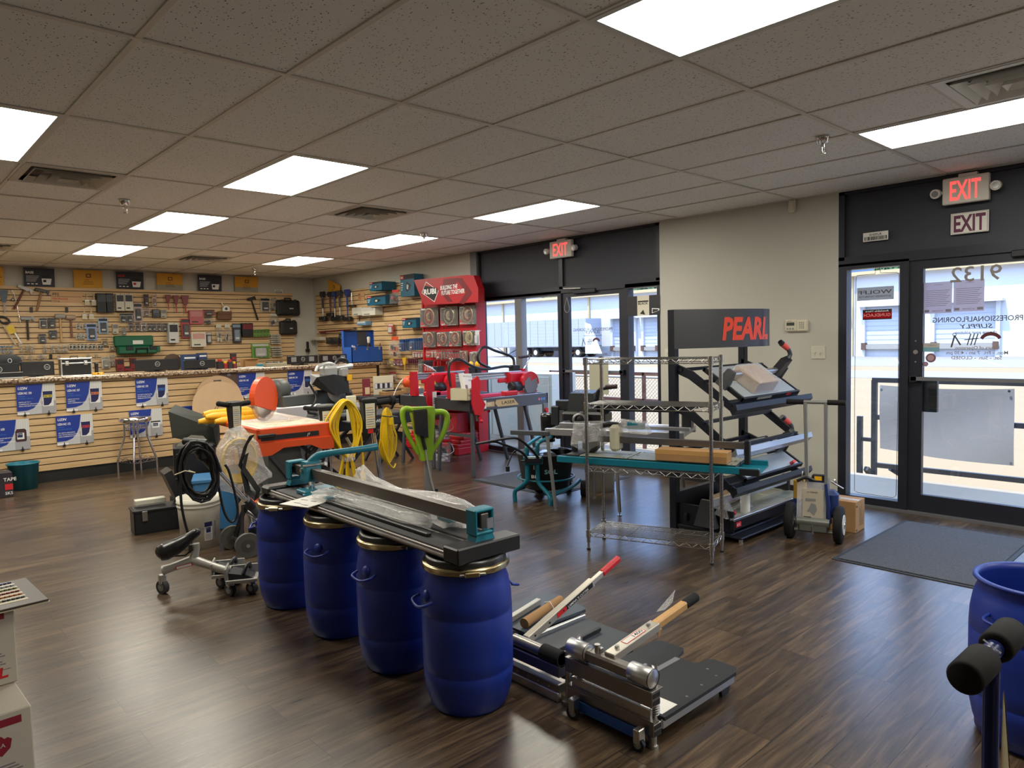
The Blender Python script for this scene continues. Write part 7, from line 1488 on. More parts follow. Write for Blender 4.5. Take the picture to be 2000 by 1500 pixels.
def T_scraper(name, label, top, base, head_w, head_h, grips, tag_ang=0, tilt=(0, 0), pole2=False, sticker2=False):
    """upright powered scraper: head box with T grips on a chrome pole"""
    t = thing(name, label, 'floor scraper', (base[0], base[1], 0)); T_ = Vector(top)-Vector((base[0], base[1], 0)); B_ = Vector((0, 0, .06))
    MB().cyl(B_, T_, .021, CHR, seg=18).build('pole', t)
    if pole2: MB().cyl(B_+Vector((.05, .02, 0)), T_+Vector((.02, .02, -.1)), .016, CHR, seg=14).build('second_pole', t)
    Hm = Matrix.Translation(T_) @ Matrix.Rotation(tag_ang, 4, 'Z')
    m_ = MB(Hm); m_.hull([(-head_w/2, -.035, 0), (head_w/2, -.035, 0), (-head_w/2, .035, 0), (head_w/2, .035, 0), (-head_w*.36, -.03, -head_h), (head_w*.36, -.03, -head_h), (-head_w*.36, .03, -head_h), (head_w*.36, .03, -head_h)], BLK); m_.box((-head_w*.55, -.04, -.02), (head_w*.55, .04, .015), BLK, .008); m_.build('head', t)
    m_ = MB(Hm); g = grips
    m_.cyl((-head_w/2, 0, -.01), (-head_w/2-g, 0, .005), .019, RUB, seg=14).sphere((-head_w/2-g, 0, .005), .02, RUB, 12); m_.build('grip', t); m_ = MB(Hm)
    m_.cyl((head_w/2, 0, -.01), (head_w/2+g, 0, -.005), .019, RUB, seg=14).sphere((head_w/2+g, 0, -.005), .02, RUB, 12); m_.build('grip', t)
    m_ = MB(Hm); lab = mat('warning_label', s2l(206, 200, 180), .6)
    m_.quad(TF(0, -head_h*.85, .0365), -head_w*.33, 0, head_w*.33, head_h*.75, lab)
    for k in range(9): m_.quad(TF(0, -head_h*.8, .0372), -head_w*.28, head_h*.07*k, head_w*(.28-.04*(k % 3)), head_h*(.07*k+.02), LNK if k % 4 else mat('label_orange', s2l(196, 150, 60), .6))
    if sticker2: m_.quad(TF(0, -head_h, .032), -head_w*.2, -.0, head_w*.2, head_h*.13, RINK)
    m_.build('warning_label', t)
    MB().box((-.16, -.09, 0), (.16, .09, .03), BLKM, .01).cyl((0, 0, .02), (0, 0, .14), .035, BLKM).box((-.14, -.16, .0), (.14, -.09, .006), STL).build('base', t)
    for s_ in (-1, 1):
        w_ = MB(); cyl_wheel(w_, (s_*.17, .09, .05), (1, 0, 0), .05, .03); w_.build('wheel', t)
    return t
T_scraper('upright_scraper', 'upright scraper with small black T head, in front of orange saw', (2.05, 5.2, 1.10), (2.19, 5.3), .085, .2, .07, .1)
T_scraper('upright_scraper', 'upright scraper with wide labelled head holding the bundled yellow cord', (2.93, 5.42, .985), (2.95, 5.5), .18, .27, .1, -.35)
T_scraper('upright_scraper', 'upright scraper with labelled head and round black knob, right of cords', (3.43, 5.62, 1.0), (3.6, 5.7), .14, .3, .0, -.1, pole2=True, sticker2=True)
t = thing('scraper_knob', 'thick black grip pointing right from the labelled scraper head', 'handle', (3.5, 5.6, 1.0)); MB().cyl((0, 0, -.03), (.16, -.02, -.02), .028, RUB, seg=18).cyl((.14, -.02, -.02), (.175, -.02, -.018), .045, RUB, seg=24).build('grip', t); MB().tube([(.16, -.03, 0), (.22, -.02, .1), (.3, 0, .17)], .004, WHT, 6, spline=4).build('cable_tie', t)
# cords
t = thing('yellow_cord', 'bundle of thick yellow cord looped over the wide scraper head', 'cord', (3.03, 5.34, .0)); rr = random.Random(11)
m_ = MB()
for k in range(7):
    o_ = (k-3)*.011; w_ = .05+.0165*k+rr.uniform(-.003, .003); yy = -.02+.011*k*((-1)**k)*.5
    m_.tube([(-.02+o_*.3, yy, .56), (-.05-w_*.35, yy, .68), (-.03-w_, yy, .84), (-w_*.75, yy, .96), (0.0, yy, 1.01+.006*k), (w_*.7, yy, .95), (w_*.9+.01, yy, .82), (.05+w_*.3, yy, .68), (.02+o_, yy, .56)], .0095, YCRD, 8, spline=5)
for k in range(9): m_.tube([(-.04+.011*k, (k % 3)*.015-.02, .58), (-.06+.016*k, (k % 3)*.015-.02, .5), (-.14+.036*k, (k % 3)*.02-.02, .22), (-.14+.033*k, (k % 3)*.02-.02, .1)], .0095, YCRD, 8, spline=4)
for k in range(4): m_.tube([(-.14+.066*k, -.02, .11), (-.13+.066*k, -.03, .07), (-.1+.066*k, -.02, .11)], .0095, YCRD, 8, spline=4)
m_.tube([(.1, -.01, .86), (.135, -.02, .72), (.145, -.02, .5), (.14, -.02, .42)], .0095, YCRD, 8, spline=4); m_.build('cord', t)
MB().lathe([(.06, 0), (.066, .02), (.062, .05), (.068, .07)], FILM, 20, Matrix.Translation((.01, 0, .53)), smooth=False).build('film_wrap', t)
MB().box((.12, -.04, .3), (.16, .0, .42), YCRD, .008).build('plug', t); MB().cyl((-.02, -.05, .73), (.02, -.05, .66), .012, STL, seg=12).build('metal_sleeve', t)
t = thing('yellow_cord', 'coil of yellow cord hanging from the right labelled scraper', 'cord', (3.58, 5.56, .64)); m_ = MB(); rr = random.Random(3)
for k in range(9):
    w_ = .012+.0128*k+rr.uniform(-.004, .004); c = Vector(((k-5)*.006, 0, 0)); m_.tube([c+Vector((w_*math.cos(a)*(.8 if math.sin(a) > 0 else 1), (k-5)*.007+.02*math.cos(a), .235*math.sin(a)+.006*(k % 3)+(.03 if math.sin(a) > .8 else 0))) for a in [j*2*PI/20 for j in range(20)]], .0058, YCRD, 7, closed=True)
m_.tube([(-.1, -.05, .0), (-.04, -.06, -.2), (.02, -.05, -.27), (.06, -.03, -.24)], .0075, YCRD, 7, spline=4); m_.build('coil', t); MB().box((-.01, -.075, .12), (.03, -.04, .2), YCRD, .008).build('plug', t)
MB().tube([(-.1, -.03, .22), (0, -.07, .2), (.1, -.03, .19), (0, .06, .2)], .005, BLK, 6, closed=True, spline=3).build('strap', t)
def hose(t):
    m_ = MB(); rr = random.Random(4)
    for k in range(7): m_.tube([((.12-.008*k)*math.cos(a), -.01+.012*k, (.15-.008*k)*math.sin(a)) for a in [j*2*PI/20 for j in range(20)]], .008, YCRD, 7, closed=True)
    m_.build('cord', t)
film([((-.17, 0, .0), .02, .03), ((-.13, 0, .04), .06, .15), ((-.05, 0, .03), .07, .19), ((.05, 0, .02), .07, .2), ((.13, 0, 0), .06, .15), ((.2, 0, -.06), .04, .06), ((.24, 0, -.09), .02, .02)][:0] or
     [((-.17, 0, .12), .02, .05), ((-.13, 0, .2), .06, .15), ((-.05, 0, .24), .07, .2), ((.05, 0, .24), .07, .22), ((.13, 0, .2), .06, .16), ((.2, 0, .12), .04, .05), ((.24, 0, .09), .02, .02)],
     'cord_in_bag', 'coil of yellow cord inside a clear bag hung before orange saw', frame((2.03, 5.12, .46), (1, 0, 0), (0, 0, 1)), None, 'cord', 6)
_b = [o for o in bpy.data.objects if o.name.startswith('cord_in_bag')][0]
m_ = MB()
for k in range(8): m_.tube([((.125-.006*k)*math.cos(a), -.03+.009*k, .23+(.16-.007*k)*math.sin(a)) for a in [j*2*PI/20 for j in range(20)]], .008, YCRD, 7, closed=True)
m_.build('cord', _b)
t = thing('black_strap', 'folded black webbing strap hanging beside the bagged yellow cord', 'strap', (2.05, 5.02, .42)); vs = []; fs = []
pp = [(.05, 0, .45), (.0, 0, .38), (-.04, .0, .25), (.03, 0, .12), (.08, 0, .04), (.06, 0, -.02), (.0, 0, .05), (-.03, 0, .2), (.01, 0, .32)]
for i, p in enumerate(pp): vs += [(p[0]-.02, p[1]-.012*(i % 2), p[2]), (p[0]+.022, p[1]+.015*(i % 3), p[2]+.01)]
for i in range(len(pp)-1): fs.append((2*i, 2*i+1, 2*i+3, 2*i+2))
MB().add(vs, fs, mat('webbing', (.012, .012, .012), .85), True).add([(v[0], v[1]+.002, v[2]) for v in vs], [f[::-1] for f in fs], M_('webbing'), True).build('webbing', t)
# lime scraper
t = thing('lime_scraper', 'lime green powered scraper with black motor cover and open handles', 'floor scraper', M=frame((3.58, 5.0, 0), (.93, -.36, 0), (0, 0, 1)))
m_ = MB(); LM = LIME; R_ = .02
m_.hull([(-.1, -.05, .9), (.1, -.05, .92), (-.1, .05, .9), (.1, .05, .92), (-.09, -.05, .96), (.09, -.05, .955), (-.09, .05, .96), (.09, .05, .955), (-.03, -.045, .5), (.065, -.045, .5), (-.03, .045, .5), (.065, .045, .5), (-.07, -.05, .74), (.09, -.05, .78), (-.07, .05, .74), (.09, .05, .78)], LM)
m_.build('body', t)
MB().tube([(-.05, 0, .92), (-.13, 0, .95), (-.17, 0, .93), (-.165, 0, .84), (-.12, 0, .7), (-.05, 0, .56)], [.022, .024, .024, .022, .02, .018], LM, 12, spline=4).build('side_handle', t)
MB().tube([(.07, 0, .9), (.17, 0, .905), (.215, 0, .87), (.21, 0, .8), (.17, 0, .7), (.1, 0, .6), (.05, 0, .53)], [.026, .026, .026, .024, .022, .02, .02], LM, 12, spline=4).build('side_handle', t)
MB().hull([(-.1, -.09, .93), (.02, -.09, .93), (-.1, -.03, .93), (.02, -.03, .93), (-.09, -.1, .74), (.02, -.1, .7), (-.08, -.03, .74), (.02, -.03, .7), (-.1, -.07, .94), (.02, -.07, .945)], mat('glossy_black', (.012, .012, .013), .15)).build('motor_cover', t)
MB().box((.07, -.02, .85), (.13, .02, .875), BLK, .004).hull([(.06, -.02, .83), (.075, -.02, .83), (.06, -.02, .72), (.12, -.02, .78), (.07, -.02, .77), (.06, .01, .83), (.075, .01, .83), (.06, .01, .72), (.12, .01, .78)], BLK).build('trigger', t)
MB().cyl((-.03, -.06, .74), (-.0, -.06, .6), .015, BLK).tube([(0, -.06, .6), (.03, -.06, .4), (.07, -.07, .2), (.1, -.08, .08)], .007, mat('grey_cable', s2l(150, 148, 146), .5), 8, spline=4).build('power_cord', t)
MB().box((.0, -.03, .0), (.06, .03, .52), mat('grey_square_tube', s2l(140, 140, 140), .4, .5), .004).build('pole', t)
MB().box((-.12, -.08, 0), (.18, .08, .03), BLKM, .008).box((.06, -.03, .2), (.11, .03, .25), BLKM, .006).build('base', t)
t = thing('cable_reel', 'small coil of grey cable with black clip beside the lime scraper', 'cable', (3.36, 4.86, .12)); m_ = MB()
for k in range(6): m_.tube([(.02+(.1-.006*k)*math.cos(a), .01*k, (.1-.006*k)*math.sin(a)) for a in [j*2*PI/18 for j in range(18)]], .006, M_('grey_cable'), 7, closed=True)
m_.build('coil', t); MB().box((-.08, -.03, -.09), (-.04, .03, .1), BLK, .005).build('clip', t); MB().tube([(-.14, 0, -.05), (-.13, -.02, .08), (-.06, -.02, .17)], .003, WHT, 6, spline=4).tube([(-.06, 0, .1), (-.05, 0, .2)], .003, WHT, 6).build('cable_tie', t)
# ================= KNEELING SCOOTER =================
CAST = mat('scooter_silver', s2l(176, 174, 168), .4, .3)
t = thing('rolling_kneeler', 'low rolling kneeler with black saddle and silver frame', 'kneeler', (1.5, 4.5, 0))
# frame runs from rear caster (1.35,4.66) to knee trays (1.72,4.33)
def kw(p): return Vector((p[0]-1.5, p[1]-4.5, p[2]))
MB().tube([kw((1.35, 4.66, .15)), kw((1.40, 4.63, .165)), kw((1.50, 4.57, .20))], [.03, .026, .03], CAST, 10, spline=3).tube([kw((1.50, 4.57, .2)), kw((1.52, 4.56, .26)), kw((1.52, 4.56, .30))], [.03, .02, .022], CAST, 10, spline=3).tube([kw((1.5, 4.57, .2)), kw((1.56, 4.52, .17)), kw((1.64, 4.45, .13)), kw((1.68, 4.42, .125))], [.032, .026, .026, .03], CAST, 10, spline=3).build('frame', t)
m_ = MB()
m_.tube([kw((1.315, 4.63, .262)), kw((1.325, 4.63, .265)), kw((1.36, 4.62, .275)), kw((1.42, 4.6, .3)), kw((1.48, 4.58, .335)), kw((1.53, 4.56, .372)), kw((1.545, 4.555, .383))], [.012, .045, .056, .05, .034, .026, .01], mat('saddle_leather', (.012, .012, .013), .28), 18, spline=6); m_.build('saddle', t)
MB().tube([kw((1.4, 4.6, .24)), kw((1.46, 4.58, .235)), kw((1.52, 4.56, .28))], .006, BLKM, 6).build('saddle_rail', t)
MB().quad(frame(kw((1.405, 4.59, .155)), (.8, -.5, .18), (-.55, -.83, 0)), 0, 0, .1, .02, RINK).quad(frame(kw((1.404, 4.589, .155)), (.8, -.5, .18), (-.55, -.83, 0)), .006, .003, .094, .017, PAP).build('label', t)
def caster(c, r=.035, axis=(1, .4, 0)):
    c = kw(c); w_ = MB(); cyl_wheel(w_, (c.x, c.y, r), axis, r, .03, mat('caster_grey', s2l(54, 54, 56), .6)); w_.box((c.x-.02, c.y-.02, r+.02), (c.x+.02, c.y+.02, r*2+.035), STL, .005); w_.build('caster', t)
caster((1.35, 4.68, 0), .042)
for c in ((1.63, 4.33, 0), (1.74, 4.27, 0), (1.74, 4.5, 0), (1.65, 4.52, 0)): caster(c)
for k, (cx, cy) in enumerate(((1.70, 4.33), (1.68, 4.5))):
    Mt = Matrix.Translation(kw((cx, cy, .1))) @ Matrix.Rotation(-.5, 4, 'Z'); m_ = MB(Mt)
    m_.box((-.08, -.075, -.01), (.1, .075, .0), CAST, .003).box((-.08, -.085, -.016), (.1, -.07, .006), CAST, .003).box((-.085, -.075, 0), (-.075, .075, .075), CAST, .003).box((-.08, .07, 0), (.1, .078, .055), CAST, .003); m_.build('knee_tray', t)
    m_ = MB(Mt); m_.hull([(-.065, -.06, .0), (.08, -.06, .0), (-.065, .06, 0), (.08, .06, 0), (-.065, -.06, .045), (-.05, .06, .05), (.05, -.06, .02), (.05, .06, .025)], mat('knee_foam', (.03, .03, .032), .8)); m_.tube([(.02, -.06, .03), (.04, -.03, .075), (.05, .0, .08), (.05, .05, .04)], .012, BLK, 8, spline=3); m_.build('knee_pad', t)
# ================= FLOORING CUTTERS ON THE FLOOR =================
BRD = mat('board_black', s2l(38, 40, 44), .45); FSTL = mat('cutter_steel', s2l(150, 144, 138), .32, .85, noise=.05, nscale=40)
def screwheads(t, pts, z):
    m_ = MB()
    for x, y in pts: m_.cyl((x, y, z), (x, y, z+.0015), .006, STL, seg=10)
    tag(m_.build('screws', t))
t = thing('laminate_cutter', 'steel guillotine flooring cutter with brown taped handle, nearest', 'flooring cutter', (2.1, 1.53, 0))
# beams along y (0..0.43)
MB().box((-.02, 0, .045), (.03, .43, .095), FSTL, .003).box((-.02, 0, .095), (.012, .43, .105), FSTL).build('lower_beam', t)
m_ = MB()
for z in (.05, .075): m_.box((-.015, -.0015, z), (.025, .0, z+.018), BLK)
for z in (.168, .195): m_.box((-.022, -.0015, z), (.02, .0, z+.018), BLK)
m_.build('beam_openings', t)
MB().box((-.028, 0, .16), (.024, .43, .218), FSTL, .003).box((-.03, 0, .214), (.04, .43, .222), FSTL, .001).build('upper_beam', t)
MB().box((-.012, .02, .105), (.0, .41, .14), STL).build('blade', t)
for y in (.03, .40):
    MB().cyl((.03, y, .03), (.03, y, .3), .011, CHR, seg=14).tube([(.03+.017*math.cos(k*.9), y+.017*math.sin(k*.9), .105+k*.0013) for k in range(42)], .0025, STL, 6).build('spring_post', t)
for y0, y1 in ((.0, .1), (.31, .41)):
    MB().lathe([(0, 0), (.034, 0), (.036, .002), (.036, .098), (.034, .1), (0, .1)], ALU, 32, frame((-.005, y0+.01, .262), (0, 0, 1), (0, 1, 0))).lathe([(.037, -.001), (.037, .003)], BLK, 32, frame((-.005, y0+.01, .262), (0, 0, 1), (0, 1, 0))).build('roller', t)
MB().box((-.03, .09, .235), (.02, .33, .28), FSTL, .008).box((-.005, .26, .28), (.015, .29, .3), STL, .003).cyl((.0, .28, .28), (.0, .28, .31), .012, STL).build('roller_bridge', t)
H0 = Vector((.0, .22, .275)); H1 = Vector((.62, .235, .345))
MB().bar(H0, H0.lerp(H1, .5), .05, .035, mat('handle_alu', s2l(190, 184, 172), .35, .7), bev=.003).build('handle_arm', t)
MB().quad(frame(H0.lerp(H1, .15)+Vector((0, 0, .0185)), H1-H0, (0, 0, 1)), 0, -.016, .13, .016, RINK).quad(frame(H0.lerp(H1, .15)+Vector((0, 0, .0188)), H1-H0, (0, 0, 1)), .003, -.013, .127, .013, PAP).text('1400', frame(H0.lerp(H1, .25)+Vector((0, -.008, .0192)), H1-H0, (0, 0, 1)), .018, INK, w=.06).build('label', t)
for q in (.08, .42): MB().cyl(H0.lerp(H1, q)+Vector((0, 0, .016)), H0.lerp(H1, q)+Vector((0, 0, .026)), .01, STL, seg=6).build('bolt', t)
MB().bar(H0.lerp(H1, .48), H0.lerp(H1, .86), .036, .036, mat('brown_tape', s2l(190, 148, 96), .6, noise=.15, nscale=30), bev=.006).hull([H0.lerp(H1, .48)+Vector((0, -.02, -.02)), H0.lerp(H1, .5)+Vector((.01, -.01, -.06)), H0.lerp(H1, .53)+Vector((0, -.02, -.015)), H0.lerp(H1, .5)+Vector((0, .0, -.015))], M_('brown_tape')).build('taped_section', t)
MB().cyl(H0.lerp(H1, .85), H1, .021, RUB, .022, 18).build('grip', t)
MB().hull([H0.lerp(H1, .66)+Vector((0, .02, .02)), H0.lerp(H1, .72)+Vector((.0, .03, .05)), H0.lerp(H1, .76)+Vector((.02, .02, .08)), H0.lerp(H1, .78)+Vector((0, .03, .02)), H0.lerp(H1, .6)+Vector((.0, .04, .02))], FILM).build('film_scrap', t)
# board with notch
bz = .085
out = [(.05, .0), (.56, .0), (.6, .02), (.6, .13), (.58, .15), (.53, .16), (.51, .175), (.51, .25), (.53, .265), (.585, .275), (.605, .29), (.605, .40), (.58, .43), (.05, .43)]
MB().prism(out, .014, BRD, Matrix.Translation((0, 0, bz))).build('board', t)
MB().box((.05, .008, .05), (.56, .02, bz), ALU, .002).build('side_rail', t); MB().box((.05, .4, .03), (.56, .41, bz), BRD).build('side_rail', t)
for y in (.03, .33): MB().prism([(0, 0), (.05, 0), (.09, bz), (-.02, bz)], .015, BRD, frame((.5, y+.015, 0), (1, 0, 0), (0, -1, 0))).build('foot', t)
screwheads(t, [(.47, .04), (.5, .1), (.36, .04), (.24, .03)], bz+.014)
MB().box((.1, .235, bz+.014), (.5, .262, bz+.016), mat('ruler_strip', s2l(150, 150, 156), .4, .5)).bar((.08, .25, bz+.03), (.3, .27, bz+.03), .012, .04, ALU).build('rip_fence', t)
MB().box((.06, .02, bz+.0145), (.16, .12, bz+.016), PAP).build('paper_label', t)
MB().box((-.03, .04, .02), (-.024, .38, .06), mat('blue_guard', s2l(40, 90, 170), .5)).build('blue_strip', t)
for y in (.04, .36):
    w_ = MB(); cyl_wheel(w_, (-.06, y, .026), (1, .2, 0), .026, .018, BLK); w_.box((-.075, y-.014, .03), (-.035, y+.014, .085), STL, .003); w_.build('caster', t)
for y in (.0+.02, .41): MB().cyl((.0, y, 0), (.0, y, .045), .016, STL).cyl((.0, y, .0), (.0, y, .01), .022, STL).build('foot', t)
# second cutter with red grip
t = thing('laminate_cutter', 'flooring cutter with red-tipped silver lever, behind the nearest one', 'flooring cutter', (2.12, 2.02, 0))
MB().box((-.03, 0, .03), (.03, .55, .075), FSTL, .004).box((-.035, 0, .0), (-.01, .55, .04), ALU, .003).build('lower_beam', t)
MB().box((-.025, 0, .1), (.03, .55, .15), mat('bluish_steel', s2l(120, 122, 140), .35, .8), .004).build('upper_beam', t)
m_ = MB()
for k in range(8): m_.cyl((-.031, .05+.065*k, .055), (-.034, .05+.065*k, .055), .005, STL, seg=8)
m_.build('screws', t)
MB().cyl((0, .0, .175), (0, .5, .175), .026, FSTL, seg=24).build('pivot_tube', t); MB().cyl((0, .0, .175), (0, .11, .175), .034, RUB, seg=24).build('rubber_sleeve', t); MB().cyl((0, .3, .175), (0, .4, .175), .034, RUB, seg=24).build('rubber_sleeve', t)
MB().cyl((-.0, -.03, .0), (-.0, -.03, .22), .012, STL, seg=14).cyl((0, -.03, 0), (0, -.03, .012), .028, STL).build('end_post', t)
H0 = Vector((.02, .24, .18)); H1 = Vector((.72, .28, .38))
H1 = Vector((2.85-2.12, 2.3-2.02, .38))
MB().bar(H0, H0.lerp(H1, .68), .035, .04, M_('handle_alu'), bev=.004).bar(H0.lerp(H1, .6), H0.lerp(H1, .82), .022, .028, M_('handle_alu'), bev=.003).build('lever', t)
MB().bar(H0.lerp(H1, .78), H1, .032, .036, mat('grip_red', s2l(190, 24, 40), .5), bev=.01).build('grip', t)
U_ = H1-H0; MB().quad(frame(H0.lerp(H1, .28)+Vector((.0, -.019, -.012)), U_, (0, -1, 0)), 0, -.0, .28, .024, INK).quad(frame(H0.lerp(H1, .28)+Vector((.0, -.0195, -.012)), U_, (0, -1, 0)), 0, 0, .07, .024, RINK).text('LAMINATE CUTTER', frame(H0.lerp(H1, .39)+Vector((.0, -.0198, -.007)), U_, (0, -1, 0)), .012, WINK, w=.16).build('label', t)
m_ = MB()
for q in (.06, .2, .34, .48, .62): m_.cyl(H0.lerp(H1, q)+Vector((0, -.02, 0)), H0.lerp(H1, q)+Vector((0, -.0165, 0)), .005, BLK, seg=8)
m_.build('holes', t)
MB().box((.05, .03, .06), (.58, .38, .08), mat('board_slate', s2l(60, 66, 72), .5), .004).box((.06, .38, .05), (.58, .4, .1), ALU, .003).build('board', t)
for x, y in ((.5, .05), (.5, .33), (.1, .05)): MB().box((x, y, 0), (x+.04, y+.02, .06), BRD).build('foot', t)
MB().box((.05, .02, .08), (.2, .14, .083), PAP).build('paper_label', t); MB().bar((.1, .2, .095), (.5, .22, .095), .02, .02, BLK, bev=.003).build('guide_bar', t)
t = thing('laminate_cutter', 'third flooring cutter platform with brown paper tube on it', 'flooring cutter', (2.3, 2.44, 0))
MB().prism([(.0, 0), (.42, -.02), (.45, .02), (.44, .09), (.36, .1), (.36, .16), (.46, .18), (.46, .28), (.42, .31), (0, .31)], .016, mat('board_bluegrey', s2l(62, 72, 84), .45), Matrix.Translation((0, 0, .1))).build('board', t)
MB().box((.02, .0, 0), (.4, .015, .1), BLK).box((.38, .0, .0), (.4, .28, .1), BLK).box((.02, .28, 0), (.4, .295, .1), BLK).build('side_panel', t)
MB().bar((-.02, .12, .135), (.3, .2, .135), .03, .03, M_('handle_alu'), bev=.003).build('silver_rail', t); MB().bar((-.25, .42, .16), (-.0, .44, .2), .05, .04, M_('handle_alu'), bev=.003).box((-.3, .2, 0), (-.02, .4, .14), DGR).build('lever_block', t)
t = thing('paper_tube', 'brown paper roll tied on the third cutter', 'paper roll', (2.33, 2.47, .14)); MB().cyl((0, 0, 0), (.32, .06, .02), .026, CARD, .02, 18).build('roll', t); MB().tube([(.2, .06, .035), (.21, .03, .045), (.2, .0, .03), (.21, -.02, -.02)], .002, WHT, 5).build('string', t)
# ================= RIGHT FOREGROUND: OPEN DRUM AND TOOL HANDLE =================
t = thing('open_drum', 'open blue drum with ridged rim at right edge of view', 'drum', (3.13, .58, 0)); drum_body(t, .22, .6, True)
MB(Matrix.Rotation(2.9, 4, 'Z')).tube([(.2, -.07, .49), (.245, -.065, .48), (.25, 0, .47), (.245, .065, .48), (.2, .07, .49)], .006, BLUE, 8, spline=4).build('handle', t)
t = thing('tool_stand', 'dark blue tube tool with padded black T grip, right foreground', 'tool', (1.44, .335, 0))
BT = mat('blue_tube', s2l(30, 40, 96), .25, .3); zc = .95
MB().cyl((-.12, .003, zc), (.14, -.002, zc), .016, BT, seg=20).build('crossbar', t)
MB().lathe([(0, 0), (.024, .002), (.028, .008), (.028, .098), (.025, .104), (.017, .105)], RUB, 28, frame((-.145, .004, zc), (0, 0, 1), (1, -.02, 0))).build('grip', t)
MB().lathe([(.017, 0), (.025, .002), (.028, .008), (.028, .098), (.024, .104), (0, .105)], RUB, 28, frame((.02, .0, zc), (0, 0, 1), (1, -.02, 0))).build('grip', t)
MB().cyl((.0, .0, zc-.01), (.01, .0, .05), .013, BT, seg=18).cyl((.01, 0, .0), (.01, 0, .06), .03, BLKM, seg=18).box((-.1, -.08, 0), (.12, .08, .015), BLKM, .004).build('pole', t)
MB().tube([(-.02, -.018, zc+.01), (-.03, -.01, zc+.02), (-.01, .01, zc+.022)], .0015, FILM, 5).build('film_scrap', t)
m_ = MB(); vs = []
for i in range(9):
    q = i/8; vs += [(-.035-.012*math.sin(q*3), -.03-.004*i, zc-.07-q*.34), (-.003-.004*math.sin(q*5), -.02, zc-.06-q*.36)]
m_.add(vs, [(2*i, 2*i+1, 2*i+3, 2*i+2) for i in range(8)], mat('tag_cream', s2l(206, 196, 160), .6), True).add([(v[0], v[1]+.0015, v[2]) for v in vs], [(2*i, 2*i+2, 2*i+3, 2*i+1) for i in range(8)], M_('tag_cream'), True); m_.build('paper_tag', t)
# ================= LEFT FOREGROUND: CARTONS WITH SAMPLE BOARD =================
WCT = mat('carton_printed_white', s2l(196, 188, 176), .7, noise=.03)
def pearl_box(z, h, label, dx=0, dy=0):
    t = thing('shipping_carton', label, 'box', M=frame((-.05+dx, 2.84+dy, z), (1, .04, 0), (0, 0, 1)), group='stacked white cartons in the left foreground')
    w = .43; MB().box((0, 0, 0), (w, .5, h), WCT, .004).build('carton', t); m_ = MB()
    for k in range(5): m_.quad(TF(0, 0, .001), w-.03-.065*(k+1)+.004, h*.86, w-.03-.065*k, h*.94, mat('maroon_ink', s2l(140, 26, 50), .6))
    sh = [(w-.09+x*.03, h*.67+y*.03) for x, y in ((-1, .5), (-.6, .8), (-.3, .7), (0, 1.1), (.3, .7), (.6, .8), (1, .5), (.8, -.5), (0, -1.2), (-.8, -.5))]
    m_.prism(sh, .0006, M_('maroon_ink'), TF(0, 0, .001)).text('USA', TF(w-.115, h*.65, .0022), .014, WCT)
    m_.text('PEARL', TF(w-.2, h*.1, .001), .036, RINK, w=.17, bold=.04, shear=.15).quad(TF(0, 0, .001), w-.3, h*.2, w-.02, h*.205, INK)
    for k in range(6): m_.quad(TF(0, 0, .001), w-.3, h*(.27+.035*k), w-.035-.01*(k % 3), h*(.283+.035*k), LNK)
    m_.build('print', t)
pearl_box(0, .32, 'white carton with red print at the bottom of left foreground stack', .01)
pearl_box(.322, .28, 'white carton with red lettering at the top of left foreground stack', .01, .24)
t = thing('sample_board', 'dark board with rows of coloured grout samples over the left cartons', 'sample board', M=frame((-.03, 3.02, .606), (1, .04, 0), (0, 0, 1)))
MB().box((0, 0, 0), (.52, .36, .008), mat('board_edge', s2l(70, 60, 54), .5), .002).box((-.0, -.002, -.003), (.522, .362, 0), YPAP).build('board', t)
cols = [(30, 40, 90), (196, 140, 40), (150, 130, 100), (60, 60, 60), (170, 110, 60), (120, 40, 40), (90, 96, 50), (140, 150, 160)]
for k in range(6):
    MB().box((.1, .06+.046*k, .008), (.47, .06+.046*k+.022, .009), YPAP).build('strip', t)
    m_ = MB()
    for j in range(26): m_.cyl((.1+.0143*j, .092+.046*k, .008), (.1+.0143*j, .092+.046*k, .014), .0065, colr(cols[(k+(j//7)) % 8]), seg=8)
    tag(m_.build('samples', t), kind='stuff')
m_ = MB().text('GROUT COLORS', Matrix.Translation((.06, .015, .0085)), .02, LNK); m_.build('lettering', t)
t = thing('black_case', 'black box edge at far left, on the sample board', 'box', (.1, 3.18, .625)); MB().box((0, 0, 0), (.25, .2, .07), BLK, .01).build('body', t); MB().box((.06, -.004, .03), (.14, .0, .05), DGR).build('latch', t)
t = thing('floor_roller', 'black rounded grip entering at lower left corner', 'tool', (.13, 1.72, .0))
MB().tube([(-.24, .2, .62), (-.12, .16, .63), (-.0, .12, .63)], .045, RUB, 20).sphere((.0, .12, .63), .045, RUB, 20).build('grip', t); MB().cyl((-.2, .19, 0), (-.2, .19, .6), .02, BLKM, seg=14).box((-.3, .1, 0), (-.1, .3, .02), BLKM, .004).build('post', t)
